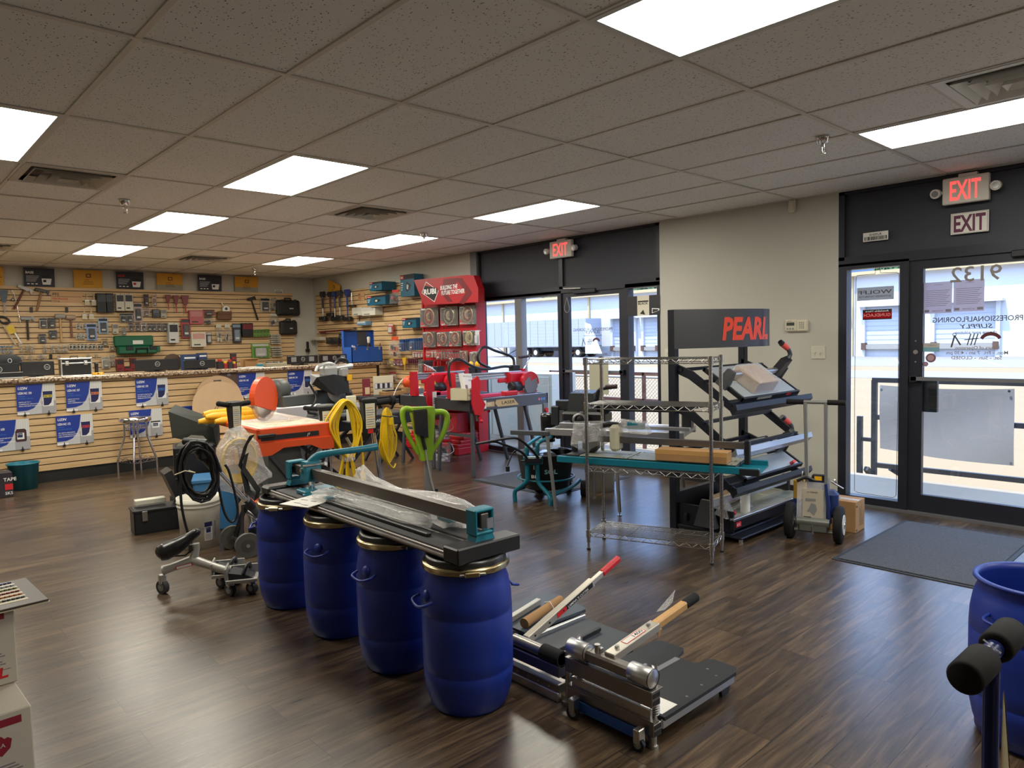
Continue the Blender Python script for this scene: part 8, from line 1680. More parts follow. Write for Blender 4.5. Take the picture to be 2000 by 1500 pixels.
# ================= BARREL MIXER (teal frame, black tub) =================
t = thing('barrel_mixer', 'teal tube-framed mixer with black tub and black motor', 'mixer', M=frame((4.84, 4.78, 0), (.73, -.68, 0), (0, 0, 1)) @ Matrix.Diagonal((1.2, 1.2, 1, 1)))
TT = mat('mixer_teal', s2l(14, 106, 128), .3); TU = mat('tub_black', (.016, .016, .018), .5)
MB().lathe([(0, .1), (.17, .1), (.185, .115), (.225, .42), (.235, .425), (.235, .44), (.222, .44), (.18, .13), (0, .13)], TU, 48).build('tub', t)
MB().lathe([(.0, .46), (.15, .455), (.2, .445), (.22, .44)], mat('tub_lid', (.03, .03, .035), .15), 40, a0=.2, a1=2*PI-1.2).build('lid', t)
def tb(name, pts, r=.017, m=TT, sp=4): MB().tube(pts, r, m, 12, spline=sp).build(name, t)
tb('frame_tube', [(-.25, -.14, 0), (-.25, -.14, .09), (-.22, -.16, .13), (-.16, -.2, .2), (-.15, -.2, .26), (-.15, -.2, .5), (-.13, -.15, .54), (-.02, .1, .58), (.02, .14, .6)])
tb('frame_tube', [(.02, -.3, 0), (.02, -.3, .05), (.0, -.27, .1), (-.06, -.22, .18), (-.07, -.21, .24), (-.07, -.21, .5), (-.05, -.18, .56), (.04, -.04, .58), (.06, .1, .6)])
tb('frame_tube', [(.02, -.29, .08), (.2, -.1, .12), (.27, .05, .14)]); tb('frame_tube', [(-.24, -.12, .1), (-.1, .1, .1), (.1, .22, .12)])
MB().torus(Matrix.Translation((0, 0, .2)), .225, .009, TT, 40, 8).build('ring_tube', t)
MB().box((-.18, -.235, .36), (-.03, -.19, .44), TT, .008).box((-.17, -.26, .38), (-.04, -.235, .43), BLKM, .006).build('clamp_block', t)
MB().cyl((-.2, -.24, .4), (-.15, -.24, .4), .008, BLKM).cyl((-.1, -.25, .36), (-.1, -.25, .32), .005, STL).build('clamp_bolt', t)
tb('push_handle', [(-.14, -.24, .4), (-.2, -.3, .5), (-.34, -.44, .6), (-.4, -.5, .63), (-.52, -.6, .63)], .011, BLKM); tb('push_handle', [(-.06, -.24, .42), (-.12, -.32, .52), (-.2, -.4, .62), (-.28, -.46, .65), (-.52, -.6, .63)], .011, BLKM)
MB().lathe([(0, .53), (.05, .53), (.052, .57), (.05, .62), (.06, .63), (.063, .77), (.057, .8), (0, .805)], mat('motor_black', (.012, .012, .013), .2), 28, Matrix.Translation((.03, .02, 0))).box((.08, -.04, .56), (.14, .06, .64), BLK, .01).build('motor', t)
MB().cyl((.03, .02, .2), (.03, .02, .58), .012, STL).box((-.08, .0, .2), (.14, .03, .24), STL, .004).build('paddle', t)
for s_ in ((.3, .0), (.2, .2)):
    w_ = MB(); cyl_wheel(w_, (s_[0], s_[1], .075), (1, -.2, 0), .075, .04, RUB, BLK); w_.build('wheel', t)
MB().sphere((-.05, .15, .045), .045, RUB, 16, (1, 1, 1)).build('caster', t)
MB().tube([(-.16, -.2, .45), (-.24, -.25, .5), (-.28, -.26, .42), (-.3, -.26, .36)], .005, BLK, 6, spline=4).box((-.315, -.27, .31), (-.285, -.25, .36), BLK, .004).build('power_cord', t)
Mt = frame((-.02, -.219, .27), (1, .02, 0), (0, -1, -.12)); MB().text('SOL', Mt @ Matrix.Translation((.0, 0, .004)), .04, mat('vinyl_teal_grey', s2l(120, 170, 175), .6), w=.1, bold=.03).text('BE', frame((-.12, -.2, .23), (1, -.35, 0), (-.3, -1, -.12)), .03, WINK, w=.05).build('lettering', t)
# white bucket behind the rack
t = thing('bucket', 'white pail with blue lettering standing behind the wire shelf', 'bucket', (5.42, 4.6, 0))
MB().lathe([(0, .004), (.135, .004), (.14, 0), (.155, .32), (.165, .325), (.165, .345), (.155, .35), (.158, .38), (.15, .38), (.136, .01), (0, .01)], PWH, 44).build('body', t)
aa = math.atan2(-4.6, -5.42)+.25; Mt = frame((.152*math.cos(aa), .152*math.sin(aa), .25), (-math.sin(aa), math.cos(aa), 0), (math.cos(aa), math.sin(aa), 0)); MB().text('UZIN', Mt @ Matrix.Translation((-.06, 0, .01)), .05, colr((50, 70, 150)), w=.12, shear=.2, bold=.03).build('lettering', t)
# ================= BRIDGE SAW BEHIND THE RACK =================
SM = frame((4.5, 4.42, 0), (.38, -.92, 0), (0, 0, 1))   # x along the saw, y to the wall
t = thing('bridge_saw', 'large dark grey bridge saw on thin legs behind the wire shelf', 'tile saw', M=SM)
SG = mat('saw_dark_grey', s2l(50, 53, 56), .4, .3); LGR = mat('leg_grey', s2l(150, 150, 150), .35, .6)
MB().box((-.02, .0, .66), (1.2, .04, .72), ALU, .004).box((-.02, .5, .66), (1.2, .54, .72), ALU, .004).box((0, .04, .68), (1.2, .5, .715), mat('deck_silver', s2l(170, 170, 172), .35, .6), .003).build('table', t)
MB().box((-.35, -.02, .655), (.02, .02, .695), DGR, .004).build('outrigger', t)
for a, b_ in (((.0, .0, .66), (.08, -.03, .03)), ((.62, .0, .66), (.66, -.03, .03)), ((.28, .5, .66), (.25, .54, .03)), ((1.05, .5, .66), (1.1, .52, .03))):
    MB().cyl(a, b_, .016, LGR, seg=14).cyl(b_, (b_[0], b_[1], 0), .006, STL, seg=10).cyl((b_[0], b_[1], 0), (b_[0], b_[1], .008), .018, STL, seg=14).build('leg', t)
MB().box((.0, .22, .86), (1.22, .32, .95), SG, .006).build('bridge_beam', t); m_ = MB()
for k in range(4): m_.box((.2, .214, .872+.019*k), (1.22, .222, .88+.019*k), BLKM)
m_.quad(TF(0, 0, -.2135), .95, .885, 1.08, .93, BLK).text('Wet Cutting Machine', TF(.96, .9, -.2125), .01, WINK, w=.11); m_.build('beam_grooves', t)
for x in (.0, 1.18): MB().box((x-.04, .2, .72), (x+.04, .34, .9), SG, .01).build('bridge_post', t)
MB().hull([(.14, .14, .86), (.42, .14, .86), (.14, .36, .86), (.42, .36, .86), (.16, .16, 1.02), (.38, .16, 1.02), (.16, .34, 1.04), (.38, .34, 1.04)], SG).build('carriage', t)
MB().tube([(.4, .2, .88), (.42, .16, 1.0), (.45, .15, 1.06), (.56, .15, 1.08)], .018, BLK, 12, spline=4).cyl((.5, .15, 1.08), (.6, .15, 1.085), .02, mat('grip_brown', s2l(60, 34, 36), .6)).build('handle', t)
MB().box((.1, .1, .76), (.5, .34, .86), BLK, .02).lathe([(0, 0), (.07, 0), (.07, .12), (0, .12)], BLKM, 24, frame((.3, .02, .8), (1, 0, 0), (0, 1, 0))).build('motor', t)
MB().lathe([(.045, -.004), (.065, -.004), (.065, .003), (.045, .003)], LGR, 28, frame((.3, .014, .8), (1, 0, 0), (0, 1, 0))).build('flange', t)
m_ = MB()
for k in range(4): m_.quad(frame((.2+.04*k, .2, 1.031+.0), (1, 0, 0), (0, 0, 1)), 0, 0, .02, .02, WINK)
m_.build('control_marks', t)
t = thing('wrapped_part', 'crumpled clear film and dark cord heaped on the bridge saw table', 'bag', M=SM @ Matrix.Translation((.18, .08, .72))); MB().hull([(-.12, -.04, 0), (.1, -.05, 0), (.12, .06, 0), (-.1, .07, 0), (0, 0, .07), (-.06, .02, .06)], BLK).hull([(.2, -.05, 0), (.42, -.04, 0), (.45, .1, .0), (.2, .1, 0), (.3, .02, .07), (.38, .04, .05)], FILM).build('heap', t)
# beige board leaning behind rack
t = thing('beige_panel', 'plain beige board leaning in front of the far door bar', 'board', M=frame((6.3, 5.48, .86), (0, -1, 0), (0, 0, 1))); MB().box((0, 0, 0), (.28, .006, .36), mat('beige_board', s2l(170, 168, 148), .6)).build('board', t); MB().tube([(.1, .0, .35), (.14, .03, .38), (.18, 0, .35)], .002, STL, 5).build('hanger', t)
# ================= WIRE SHELF =================
FLp, FRp, BRp, BLp = Vector((3.815, 3.353, 0)), Vector((4.10, 2.53, 0)), Vector((4.39, 2.63, 0)), Vector((4.105, 3.453, 0))
t = thing('wire_shelf', 'tall chrome wire shelving rack with four shelves', 'shelf rack', FLp)
rk = lambda p, z=0: Vector((p.x-FLp.x, p.y-FLp.y, z))
RKM = mat('rack_chrome', (.5, .5, .49), .22, 1)
for p in (FLp, FRp, BRp, BLp):
    m_ = MB().cyl(rk(p, .05), rk(p, 1.37), .0127, RKM, seg=14).cyl(rk(p, 0), rk(p, .05), .009, RKM, seg=10).cyl(rk(p, 0), rk(p, .012), .014, BLK, seg=12).sphere(rk(p, 1.37), .0125, BLK, 10, (1, 1, .4))
    for k in range(52): m_.lathe([(.0128, -.001), (.0132, 0), (.0128, .001)], BLKM, 10, Matrix.Translation(rk(p, .06+.025*k)))
    m_.build('post', t)
def shelf(z):
    m_ = MB(); C = [rk(p, z) for p in (FLp, FRp, BRp, BLp)]
    for i in range(4):
        a, b_ = C[i], C[(i+1) % 4]; d = Vector((0, 0, -.032)); n = max(4, int((b_-a).length/.045)); n += n % 2
        m_.cyl(a, b_, .0035, RKM, seg=6, cap=False).cyl(a+d, b_+d, .0035, RKM, seg=6, cap=False)
        for k in range(n):
            p = a.lerp(b_, k/n)+(d if k % 2 else Vector()); q = a.lerp(b_, (k+1)/n)+(Vector() if k % 2 else d); m_.cyl(p, q, .0025, RKM, seg=5, cap=False)
    m_.build('shelf_frame', t); m_ = MB(); n = 13
    for k in range(1, n): m_.cyl(C[0].lerp(C[3], k/n), C[1].lerp(C[2], k/n), .0022, RKM, seg=5, cap=False)
    for k in (1, 2): m_.cyl(C[0].lerp(C[1], k/3)-Vector((0, 0, .005)), C[3].lerp(C[2], k/3)-Vector((0, 0, .005)), .003, RKM, seg=5, cap=False)
    m_.build('shelf_wires', t)
    for c in C: MB().cyl(c-Vector((0, 0, .04)), c+Vector((0, 0, .012)), .018, RKM, seg=14).build('collar', t)
for z in (.13, .6, 1.045, 1.36): shelf(z)
# teal tile cutter on third shelf
TM = frame((3.76, 3.60, .612), (.295, -.93, 0), (0, 0, 1))
t = thing('tile_cutter', 'teal and silver tile cutter with grey rail lying on the wire shelf', 'tile cutter', M=TM)
Lt = 1.42; TPL = mat('plate_zinc', s2l(158, 160, 148), .45, .35, noise=.05, nscale=12)
MB().box((0, 0, 0), (Lt, .035, .045), TEAL, .003).box((0, .32, 0), (Lt, .355, .045), TEAL, .003).box((0, .02, .002), (Lt, .33, .012), TEAL).box((Lt-.12, -.004, -.004), (Lt+.004, .03, .04), BLK, .004).build('frame', t)
for k in range(3):
    for j in range(2): MB().box((.17+.37*k, .03+.15*j, .05), (.53+.37*k, .175+.15*j, .056), TPL, .002).box((.17+.37*k, .04+.15*j, .03), (.53+.37*k, .17+.15*j, .05), DGR).build('spring_plate', t)
m_ = MB()
for k in range(3):
    for j in range(2):
        for a, b_ in ((.19, .045), (.5, .045), (.19, .16), (.5, .16)): m_.cyl((a+.37*k, b_+.15*j, .056), (a+.37*k, b_+.15*j, .0575), .006, BLKM, seg=8)
tag(m_.build('screws', t))
MB().box((.06, .03, .045), (.16, .33, .058), mat('ribbed_black', (.02, .02, .02), .6), .002).build('stop_bar', t)
for x in (.05, Lt-.12): MB().box((x, .15, .04), (x+.035, .2, .2), BLKM, .006).box((x-.003, .155, .1), (x, .195, .17), STL).build('rail_post', t)
MB().box((.06, .158, .14), (Lt-.1, .192, .185), RAILG, .003).build('rail', t)
MB().box((.14, .12, .06), (.26, .23, .25), BLK, .03).tube([(.2, .175, .24), (.34, .19, .27), (.5, .2, .265)], .02, BLK, 10).cyl((.48, .2, .265), (.6, .205, .26), .028, TEAL, .024, 16).build('carriage_handle', t)
MB().box((-.12, .3, .225), (.9, .33, .25), ALU, .003).build('side_rail', t)
MB().hull([(.08, .07, .12), (.3, .07, .16), (.12, .26, .1), (.3, .26, .12), (.1, .1, .29), (.3, .12, .3), (.28, .25, .28), (.18, .15, .05)], FILM).hull([(.38, .14, .22), (.64, .15, .21), (.38, .26, .22), (.64, .26, .21), (.42, .2, .31), (.62, .2, .3)], FILM).build('film_wrap', t)
MB().box((.36, .12, .08), (.43, .24, .27), mat('foam_sleeve', s2l(190, 186, 164), .6), .02).build('foam_wrap', t)
t = thing('carton', 'long flat brown carton lying on the teal cutter on the wire shelf', 'box', M=TM @ Matrix.Translation((.74, .012, .058)) @ Matrix.Rotation(.0, 4, 'Z'))
MB().box((0, 0, 0), (.48, .14, .075), CARD, .003).build('carton', t); MB().box((-.001, -.001, .045), (.48, .0, .076), mat('tape_tan', s2l(196, 150, 90), .35)).build('tape', t)
# ================= BLACK HEADER DISPLAY WITH TILE CUTTERS =================
PM = frame((4.66, 3.2, 0), (1, 0, 0), (0, 0, 1))   # x along the display, -y out to the front
t = thing('display_rack', 'black steel display rack with curved red-lettered header and sloping bars', 'display stand', M=PM)
PB = mat('display_black', s2l(30, 33, 46), .42, .3)
PWd = 1.04
for x in (0, PWd): MB().box((x-.03, -.03, 0), (x+.03, .03, 1.71 if x == 0 else 1.5), PB, .004).build('upright', t)
_C = [(-.03, -.03), (.3, -.2), (.62, -.32), (.86, -.335), (1.0, -.22), (1.07, -.03)]
_B = []
for i in range(5):
    p0, p1, p2, p3 = [Vector(_C[max(0, min(5, i+d))]) for d in (-1, 0, 1, 2)]
    for k in range(20): q = k/20; _B.append(.5*(2*p1+(p2-p0)*q+(2*p0-5*p1+4*p2-p3)*q*q+(3*p1-p0-3*p2+p3)*q**3))
_B.append(Vector(_C[-1])); _L = [0]
for i in range(1, len(_B)): _L.append(_L[-1]+(_B[i]-_B[i-1]).length)
def bow(u):
    d = max(0, min(.9999, u))*_L[-1]; i = max(k for k in range(len(_B)-1) if _L[k] <= d); q = (d-_L[i])/(_L[i+1]-_L[i]); return tuple(_B[i].lerp(_B[i+1], q))
HDR = bpy.data.materials.new('header_metal'); HDR.use_nodes = True; b = HDR.node_tree.nodes['Principled BSDF']; b.inputs['Base Color'].default_value = (*s2l(92, 93, 98), 1); b.inputs['Metallic'].default_value = .9; b.inputs['Roughness'].default_value = .36
N = 36; vs = []; fs = []
for i in range(N+1):
    x, y = bow(i/N); vs += [(x, y, 1.41), (x, y, 1.71)]
for i in range(N): fs.append((2*i, 2*i+2, 2*i+3, 2*i+1))
n_ = len(vs); m_ = MB().add(vs, fs, HDR, True).add([(x, y+.012, z) for x, y, z in vs], [f[::-1] for f in fs], HDR, True)
top = [(v[0], v[1], 1.71) for v in vs[1::2]]; m_.add(top+[(x, y+.012, z) for x, y, z in top], [(i, i+1, N+2+i, N+1+i) for i in range(N)], HDR); bot = [(v[0], v[1], 1.41) for v in vs[0::2]]; m_.add(bot+[(x, y+.012, z) for x, y, z in bot], [(i+1, i, N+1+i, N+2+i) for i in range(N)], HDR)
m_.build('curved_header', t)
# lettering bent round the header
tv, tf, x0, x1, y0, y1 = text_geo('PEARL', .04); m_ = MB(); vv = []
for v in tv:
    u = .31+.37*(v.x-x0)/(x1-x0)+.02*v.y; z = 1.475+.17*v.y/.72; x, y = bow(min(.995, u)); xa, ya = bow(min(.999, u+.01)); nx, ny = (ya-y), -(xa-x); l = math.hypot(nx, ny); vv.append((x+nx/l*.002, y+ny/l*.002, z))
m_.add(vv, tf, mat('header_orange_red', s2l(216, 70, 50), .35)); m_.build('lettering', t)
def arm_pair(z, drop, reach=.5, name='arm', lip=None):
    for x in (.02, PWd-.02):
        MB().prism([(0, z+.03), (.13, z-.02), (reach, z-drop), (reach+.03, z-drop+.04), (.16, z+.04), (0, z+.1)], .02, PB, Matrix(((0, 0, 1, x-.01), (-1, 0, 0, 0), (0, 1, 0, 0), (0, 0, 0, 1)))).build(name, t)
    for q in (.12, .5, .95):
        y = -reach*q; zz = z+.05-(drop)*max(0, (q-.25)/.75); MB().bar((.0, y, zz), (PWd, y, zz), .03, .025, PB).build('bar', t)
    MB().prism([(reach, z-drop+.03), (reach+.05, z-drop+.07), (reach+.06, z-drop+.03), (reach+.02, z-drop-.01)], PWd+.16, lip or BLKM, Matrix(((0, 0, 1, -.04), (-1, 0, 0, 0), (0, 1, 0, 0), (0, 0, 0, 1)))).build('front_lip', t)
arm_pair(1.2, .26); arm_pair(.9, .28, lip=ALU); arm_pair(.58, .24)
MB().box((-.02, -.5, .03), (PWd+.3, .0, .06), PB, .006).box((-.02, -.58, .03), (PWd+.3, -.5, .045), PB, .004).box((-.02, -.02, .03), (PWd+.2, .03, .3), PB).box((-.0, -.5, .06), (.02, 0, .22), PB).build('base_tray', t)
for x, y in ((.02, -.55), (.9, -.55), (.02, -.03), (.95, 0)): MB().cyl((x, y, 0), (x, y, .03), .016, STL, seg=12).build('foot', t)
# tile cutters on the display
PLT = mat('cutter_plate_bright', s2l(176, 186, 196), .38, .4)
def small_cutter(M, L_, D_, label, big=False):
    t = thing('tile_cutter', label, 'tile cutter', M=M)
    MB().box((0, 0, 0), (L_, .02, .035), BLKM, .003).box((0, D_-.02, 0), (L_, D_, .035), BLKM, .003).box((0, 0, 0), (.02, D_, .03), BLKM).box((L_-.02, 0, 0), (L_, D_, .03), BLKM).build('frame', t)
    for j in range(2): MB().box((.02, .015+j*(D_/2-.005), .028), (L_-.06, D_/2-.008+j*(D_/2-.005), .036), PLT, .002).build('plate', t)
    MB().box((.0, D_/2-.02, .085), (L_-.04, D_/2+.02, .125), ALU, .008).build('rail', t)
    MB().hull([(-.03, D_/2-.05, .0), (-.03, D_/2+.05, 0), (.03, D_/2-.05, 0), (.03, D_/2+.05, 0), (-.01, D_/2-.03, .14), (-.01, D_/2+.03, .14), (.03, D_/2-.03, .14), (.03, D_/2+.03, .14)], DGR).box((L_-.06, D_/2-.03, 0), (L_-.03, D_/2+.03, .14), BLK, .005).build('rail_post', t)
    return t
def slopeM(x, q, z, drop=.26, reach=.5):
    """frame lying on the sloping arms: local x along the display, local y up the slope"""
    return PM @ frame((x, -reach-.02, z-drop+.075), (1, 0, 0), (0, -drop/(reach-.12), 1))
def cutter_handle(t, x, D_, r=True):
    MB().hull([(x-.05, D_/2-.03, .06), (x+.06, D_/2-.03, .06), (x-.05, D_/2+.03, .06), (x+.06, D_/2+.03, .06), (x+.0, D_/2-.03, .2), (x+.08, D_/2-.03, .22), (x+.08, D_/2+.03, .22), (x, D_/2+.03, .2)], BLK).tube([(x+.06, D_/2, .18), (x+.1, D_/2+.02, .24), (x+.05, D_/2+.06, .29)], [.02, .018, .016], DGR, 10, spline=3).build('carriage', t)
    MB().cyl((x+.06, D_/2+.05, .28), (x+.01, D_/2+.09, .3), .022, mat('grip_salmon', s2l(216, 80, 76), .5), .024, 18).cyl((x+.01, D_/2+.09, .3), (x-.01, D_/2+.105, .31), .025, BLK, .02, 18).build('grip', t)
t = small_cutter(slopeM(.1, 0, 1.2), .88, .40, 'tile cutter with a film-wrapped carton, on the upper display level'); cutter_handle(t, .74, .40)
MB().quad(TF(0, 0, .001), .2, .006, .42, .03, SILV).text('ADVANTAGE', TF(.21, .008, .002), .016, WINK, w=.2).quad(TF(0, 0, .001), .66, .006, .74, .03, RINK).build('label', t)
t2 = thing('wrapped_carton', 'brown carton wrapped in shiny clear film on the upper cutter', 'box', M=slopeM(.1, 0, 1.2) @ Matrix.Translation((.17, .04, .04))); MB().box((0, 0, 0), (.32, .22, .09), CARD, .004).build('carton', t2); MB().hull([(-.01, -.01, -.002), (.36, -.015, .0), (-.01, .23, .0), (.35, .24, 0), (-.008, -.01, .098), (.34, .0, .098), (.0, .23, .1), (.33, .23, .1)], FILM).build('film', t2)
t = small_cutter(slopeM(.14, 0, .58, .24), .9, .38, 'tile cutter with salmon grip on the middle display level'); cutter_handle(t, .74, .38)
MB().cyl((.7, .02, .05), (.68, -.0, .09), .014, M_('grip_salmon'), seg=12).build('stop_knob', t)
# large cutter on the base tray
t = thing('tile_cutter', 'long silver plate cutter on the bottom tray of the display', 'tile cutter', M=PM @ Matrix.Translation((-.02, -.52, .09)))
MB().box((0, 0, 0), (1.28, .03, .08), BLKM, .004).box((0, .4, 0), (1.28, .43, .06), BLKM, .004).box((0, -.004, .066), (1.28, .034, .084), ALU, .002).build('frame', t)
for k in range(4):
    for j in range(2): MB().box((.05+.3*k, .03+.19*j, .06), (.34+.3*k, .21+.19*j, .07), TPL, .002).build('plate', t)
MB().box((.0, .2, .13), (1.25, .235, .185), ALU, .004).build('rail', t); MB().box((1.22, .19, .06), (1.26, .25, .21), BLK, .005).hull([(-.06, .12, .0), (.0, .12, 0), (-.06, .3, 0), (.0, .3, 0), (-.04, .18, .2), (-.01, .18, .2), (-.04, .25, .2), (-.01, .25, .2)], DGR).build('rail_post', t)
MB().box((.02, -.006, .02), (.09, -.002, .055), RINK).text('RTC', TF(.03, .028, .008), .018, WINK).build('badge', t)
MB().cyl((.02, .1, .1), (.12, .06, .1), .014, RINK, seg=12).build('stop_knob', t)
b_ = PM @ Vector((.1, -.36, .16))
t = thing('foam_roll', 'small white roll standing on the bottom cutter', 'roll', PM @ Vector((.28, -.44, .16))); MB().cyl((0, 0, 0), (0, 0, .17), .036, WHT, seg=24).cyl((0, 0, .17), (0, 0, .172), .012, GRY, seg=12).build('roll', t)
t = thing('wrapped_part', 'crumpled film bag with red and white parts behind foam roll', 'bag', PM @ Vector((.38, -.38, .2))); MB().hull([(-.06, -.04, -.03), (.06, -.04, -.03), (.05, .05, -.03), (-.05, .05, -.03), (0, 0, .07), (.04, .02, .05)], FILM).box((-.03, -.02, -.02), (.03, .02, .03), RINK, .01).build('bag', t)
t = thing('film_bundle', 'film-wrapped handle at the left end of the bottom cutter', 'bag', PM @ Vector((.02, -.42, .17))); MB().hull([(-.06, -.05, 0), (.1, -.05, -.02), (.08, .05, .0), (-.05, .06, .02), (0, 0, .14), (.06, .02, .12)], FILM).cyl((-.02, 0, .0), (.06, 0, .08), .02, GRY).build('handle', t)
t = thing('carton', 'brown carton lying behind the rail on the bottom display tray', 'box', M=PM @ Matrix.Translation((.34, -.24, .165)) @ Matrix.Rotation(.1, 4, 'Z')); MB().box((0, 0, 0), (.34, .14, .06), CARDL, .003).build('carton', t); MB().box((.0, .06, .06), (.34, .08, .061), M_('tape_tan')).build('tape', t)
# ================= FLOOR GRINDER CART BY THE DOOR =================
HM = frame((5.10, 2.30, 0), (.26, -.97, 0), (0, 0, 1))
t = thing('grinder_cart', 'blue wheeled floor machine with tall T handle and white-rimmed tyres', 'floor machine', M=HM)
NB = mat('navy_paint', s2l(36, 52, 104), .35, .1); GS = mat('grey_green_steel', s2l(130, 134, 128), .35, .6); HG = mat('handle_grey', s2l(150, 152, 150), .35, .6)
MB().cyl((-.17, .04, 1.005), (.17, .04, 1.005), .0135, HG, seg=14).build('crossbar', t)
for s_ in (-1, 1): MB().cyl((s_*.08, .04, 1.005), (s_*.2, .04, 1.005), .019, RUB, seg=16).build('grip', t)
MB().bar((-.07, .04, 1.0), (-.05, .0, .42), .024, .03, HG, up=(0, 1, 0), bev=.003).build('handle_tube', t); MB().bar((.07, .04, 1.0), (.08, .0, .42), .024, .03, HG, up=(0, 1, 0), bev=.003).bar((.08, .0, .42), (.11, -.03, .14), .02, .05, NB, up=(0, 1, 0)).build('handle_tube', t)
MB().hull([(-.06, .0, .14), (.1, .0, .14), (-.06, .08, .14), (.1, .08, .14), (-.05, .0, .45), (.09, .0, .45), (-.05, .06, .45), (.09, .06, .45)], NB).box((.06, .03, .16), (.15, .15, .36), NB, .03).box((-.02, .0, .42), (.08, .05, .48), BLK, .008).build('body', t)
MB().quad(frame((.0, -.002, .44), (1, 0, 0), (0, -1, 0)), 0, 0, .05, .03, YEL).build('warning_label', t)
MB().cyl((-.11, -.04, .14), (.11, -.04, .14), .035, GS, seg=24).box((-.1, -.07, .07), (.1, .06, .13), GS, .01).cyl((-.13, -.04, .075), (.13, -.04, .075), .012, GS, seg=14).cyl((0, -.07, .06), (0, -.07, .12), .008, STL).build('roller_frame', t)
for s_ in (-1, 1):
    w_ = MB(); w_.lathe([(.0, -.03), (.08, -.03), (.125, -.026), (.132, -.015), (.132, .015), (.125, .026), (.08, .03), (0, .03)], RUB, 36, frame((s_*.165, 0, .132), (0, 0, 1), (1, 0, 0))).cyl((s_*.135, 0, .132), (s_*.2, 0, .132), .072, mat('rim_white', s2l(206, 204, 196), .5), seg=28).cyl((s_*.13, 0, .132), (s_*.208, 0, .132), .025, STL, seg=16); w_.build('wheel', t)
MB().tube([(-.08, 0, .42), (-.08, -.02, .46), (-.08, 0, .5)], .006, STL, 6).cyl((.11, .0, .44), (.19, .02, .39), .006, STL).cyl((.14, -.03, .46), (.14, .05, .42), .006, STL).build('adjuster', t)
t = thing('manual_bag', 'clear bag with printed manual sheet hung on the blue floor machine', 'manual', M=HM @ frame((-.115, -.05, .13), (1, 0, 0), (-.07, .12, 1)))
MB().box((0, 0, 0), (.2, .006, .3), FILM).build('bag', t); MB().box((.04, -.002, .0), (.18, .0, .25), mat('manual_grey', s2l(176, 166, 150), .7)).build('sheet', t)
m_ = MB().text('U CRAIN', TF(.07, .22, .003), .012, INK, w=.07)
for pts in ([(.08, .1), (.12, .06), (.14, .1), (.13, .14), (.1, .15)], [(.06, .16), (.13, .165), (.13, .18), (.06, .18)], [(.07, .09), (.08, .08), (.09, .09), (.08, .1)]): m_.prism(pts, .0005, GRY, TF(0, 0, .003))
for k in range(3): m_.quad(TF(0, 0, .003), .05, .02+.012*k, .12-.01*k, .025+.012*k, INK)
m_.build('print', t); MB().tube([(-.0, .0, .3), (.06, -.01, .33), (.12, 0, .31)], .012, BLK, 8, spline=4).build('strap', t)
# carton at the door
t = thing('carton', 'small brown carton with printed text on floor by the door', 'box', M=frame((5.46, 2.15, 0), (.93, .0, 0), (0, 0, 1)) @ Matrix.Rotation(.06, 4, 'Z'))
MB().box((0, 0, 0), (.2, .32, .235), CARD, .003).box((.06, -.001, .234), (.12, .32, .236), FILM).build('carton', t)
m_ = MB(); Mt = frame((-.001, .3, 0), (0, -1, 0), (-1, 0, 0))
for k, w in enumerate((.15, .13, .16, .06, .12)): m_.text('SHELF BRACKET KIT'[:10+k], frame((.09+.02*k, -.0012, .04), (0, 0, 1), (0, -1, 0)), .009, INK, w=w)
m_.cyl((.02, -.001, .02), (.02, -.003, .02), .007, BLK, seg=10).cyl((.02, -.001, .2), (.02, -.003, .2), .007, BLK, seg=10); m_.build('print', t)
t = thing('tool_bucket', 'yellow and navy canister between the floor machine and the door frame', 'canister', (5.55, 2.6, 0)); MB().box((-.06, -.05, 0), (.06, .05, .34), mat('mustard', s2l(176, 134, 40), .5), .01).box((-.062, -.052, .05), (.062, .052, .2), NB, .01).build('body', t)
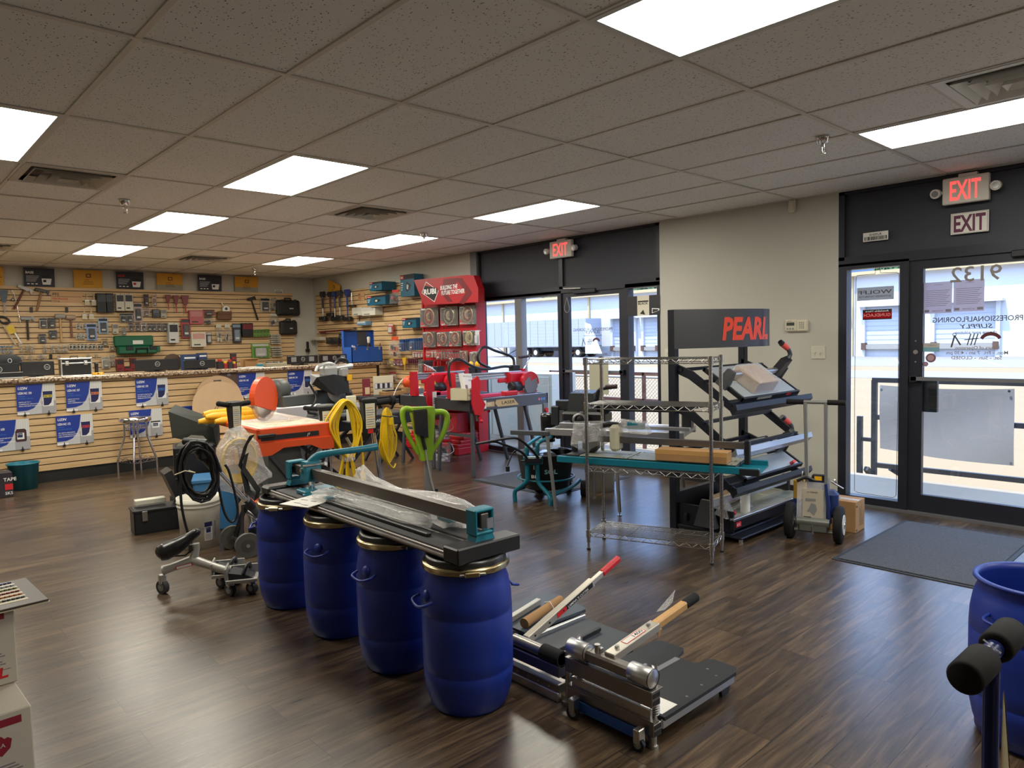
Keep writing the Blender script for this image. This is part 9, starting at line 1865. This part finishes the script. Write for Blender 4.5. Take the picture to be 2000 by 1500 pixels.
# ================= STAND UNDER THE PLYWOOD DISCS, SUB-PARTS =================
t = thing('carton', 'plain brown carton on the floor carrying the plywood discs', 'box', (3.3, 9.1, 0)); MB().box((0, 0, 0), (.6, .45, .36), CARD, .004).build('carton', t); MB().box((.27, -.001, .0), (.33, .451, .361), M_('tape_tan')).build('tape', t)
SUBS = {'product_sign': ('board', ('lettering', 'product_picture')), 'monitor': ('back_shell', ('logo',)), 'drum': ('clamp_ring', ('ring_latch',)), 'display_stand': ('header', ('chevron', 'logo_diamond', 'lettering')),
        'exit_sign': ('housing', ('lettering', 'lamp_head')), 'wet_saw': ('carriage', ('motor', 'blade_guard', 'blade', 'switch_box', 'splash_plate', 'handle')), 'equipment_case': ('shell', ('latch', 'handle')),
        'power_tool_box': ('carton', ('lettering', 'tool_picture')), 'display_rack': ('curved_header', ('lettering',)), 'upright_scraper': ('head', ('warning_label', 'grip')), 'mitre_saw': ('motor_housing', ('gear_case', 'handle', 'warning_label')),
        'orange_wet_saw': ('arm', ('motor', 'blade_guard', 'lower_guard', 'blade')), 'bucket': ('body', ('label', 'label_picture', 'label_print', 'lettering', 'red_mark')), 'tool_case': ('shell', ('latch', 'handle', 'label')),
        'toolbox': ('body', ('latch',)), 'poster_board': ('board', ('lettering', 'tub_picture', 'print')), 'lime_scraper': ('body', ('motor_cover', 'trigger')), 'grinder_cart': ('body', ('warning_label',)), 'bridge_saw': ('bridge_beam', ('beam_grooves',)),
        'laminate_cutter': ('handle_arm', ('label', 'taped_section', 'grip', 'bolt')), 'alarm_keypad': ('case', ('screen', 'buttons')), 'warehouse': ('wall', ('dock_door', 'downpipe', 'fascia')), 'switch_plate': ('plate', ('toggle',))}
base = lambda o: o.name.split('.')[0]
kids = {}
for o in list(COL.objects):
    if o.parent: kids.setdefault(o.parent.name, []).append(o)
for r in [o for o in COL.objects if o.parent is None and base(o) in SUBS]:
    pn, subs = SUBS[base(r)]; ch = kids.get(r.name, []); par = [c for c in ch if base(c) == pn]
    if par:
        for c in ch:
            if base(c) in subs and c is not par[0]: c.parent = par[0]
# look-alikes in a row or stack: say which place each has
ORD = ['first', 'second', 'third', 'fourth', 'fifth', 'sixth', 'seventh', 'eighth', 'ninth']
same = {}
for o in COL.objects:
    if o.parent is None and 'label' in o: same.setdefault(o['label'], []).append(o)
for lb, os_ in same.items():
    if len(os_) < 2 or 'out of view' in lb: continue
    st = 'stack' in lb
    def key(o):
        d = o.matrix_world.translation-Vector((0, 0, EYE)); return -o.matrix_world.translation.z if st else d.dot(CR)/d.dot(CF)
    for k, o in enumerate(sorted(os_, key=key)): o['label'] = lb+', '+ORD[k]+(' from top' if st else ' from left')
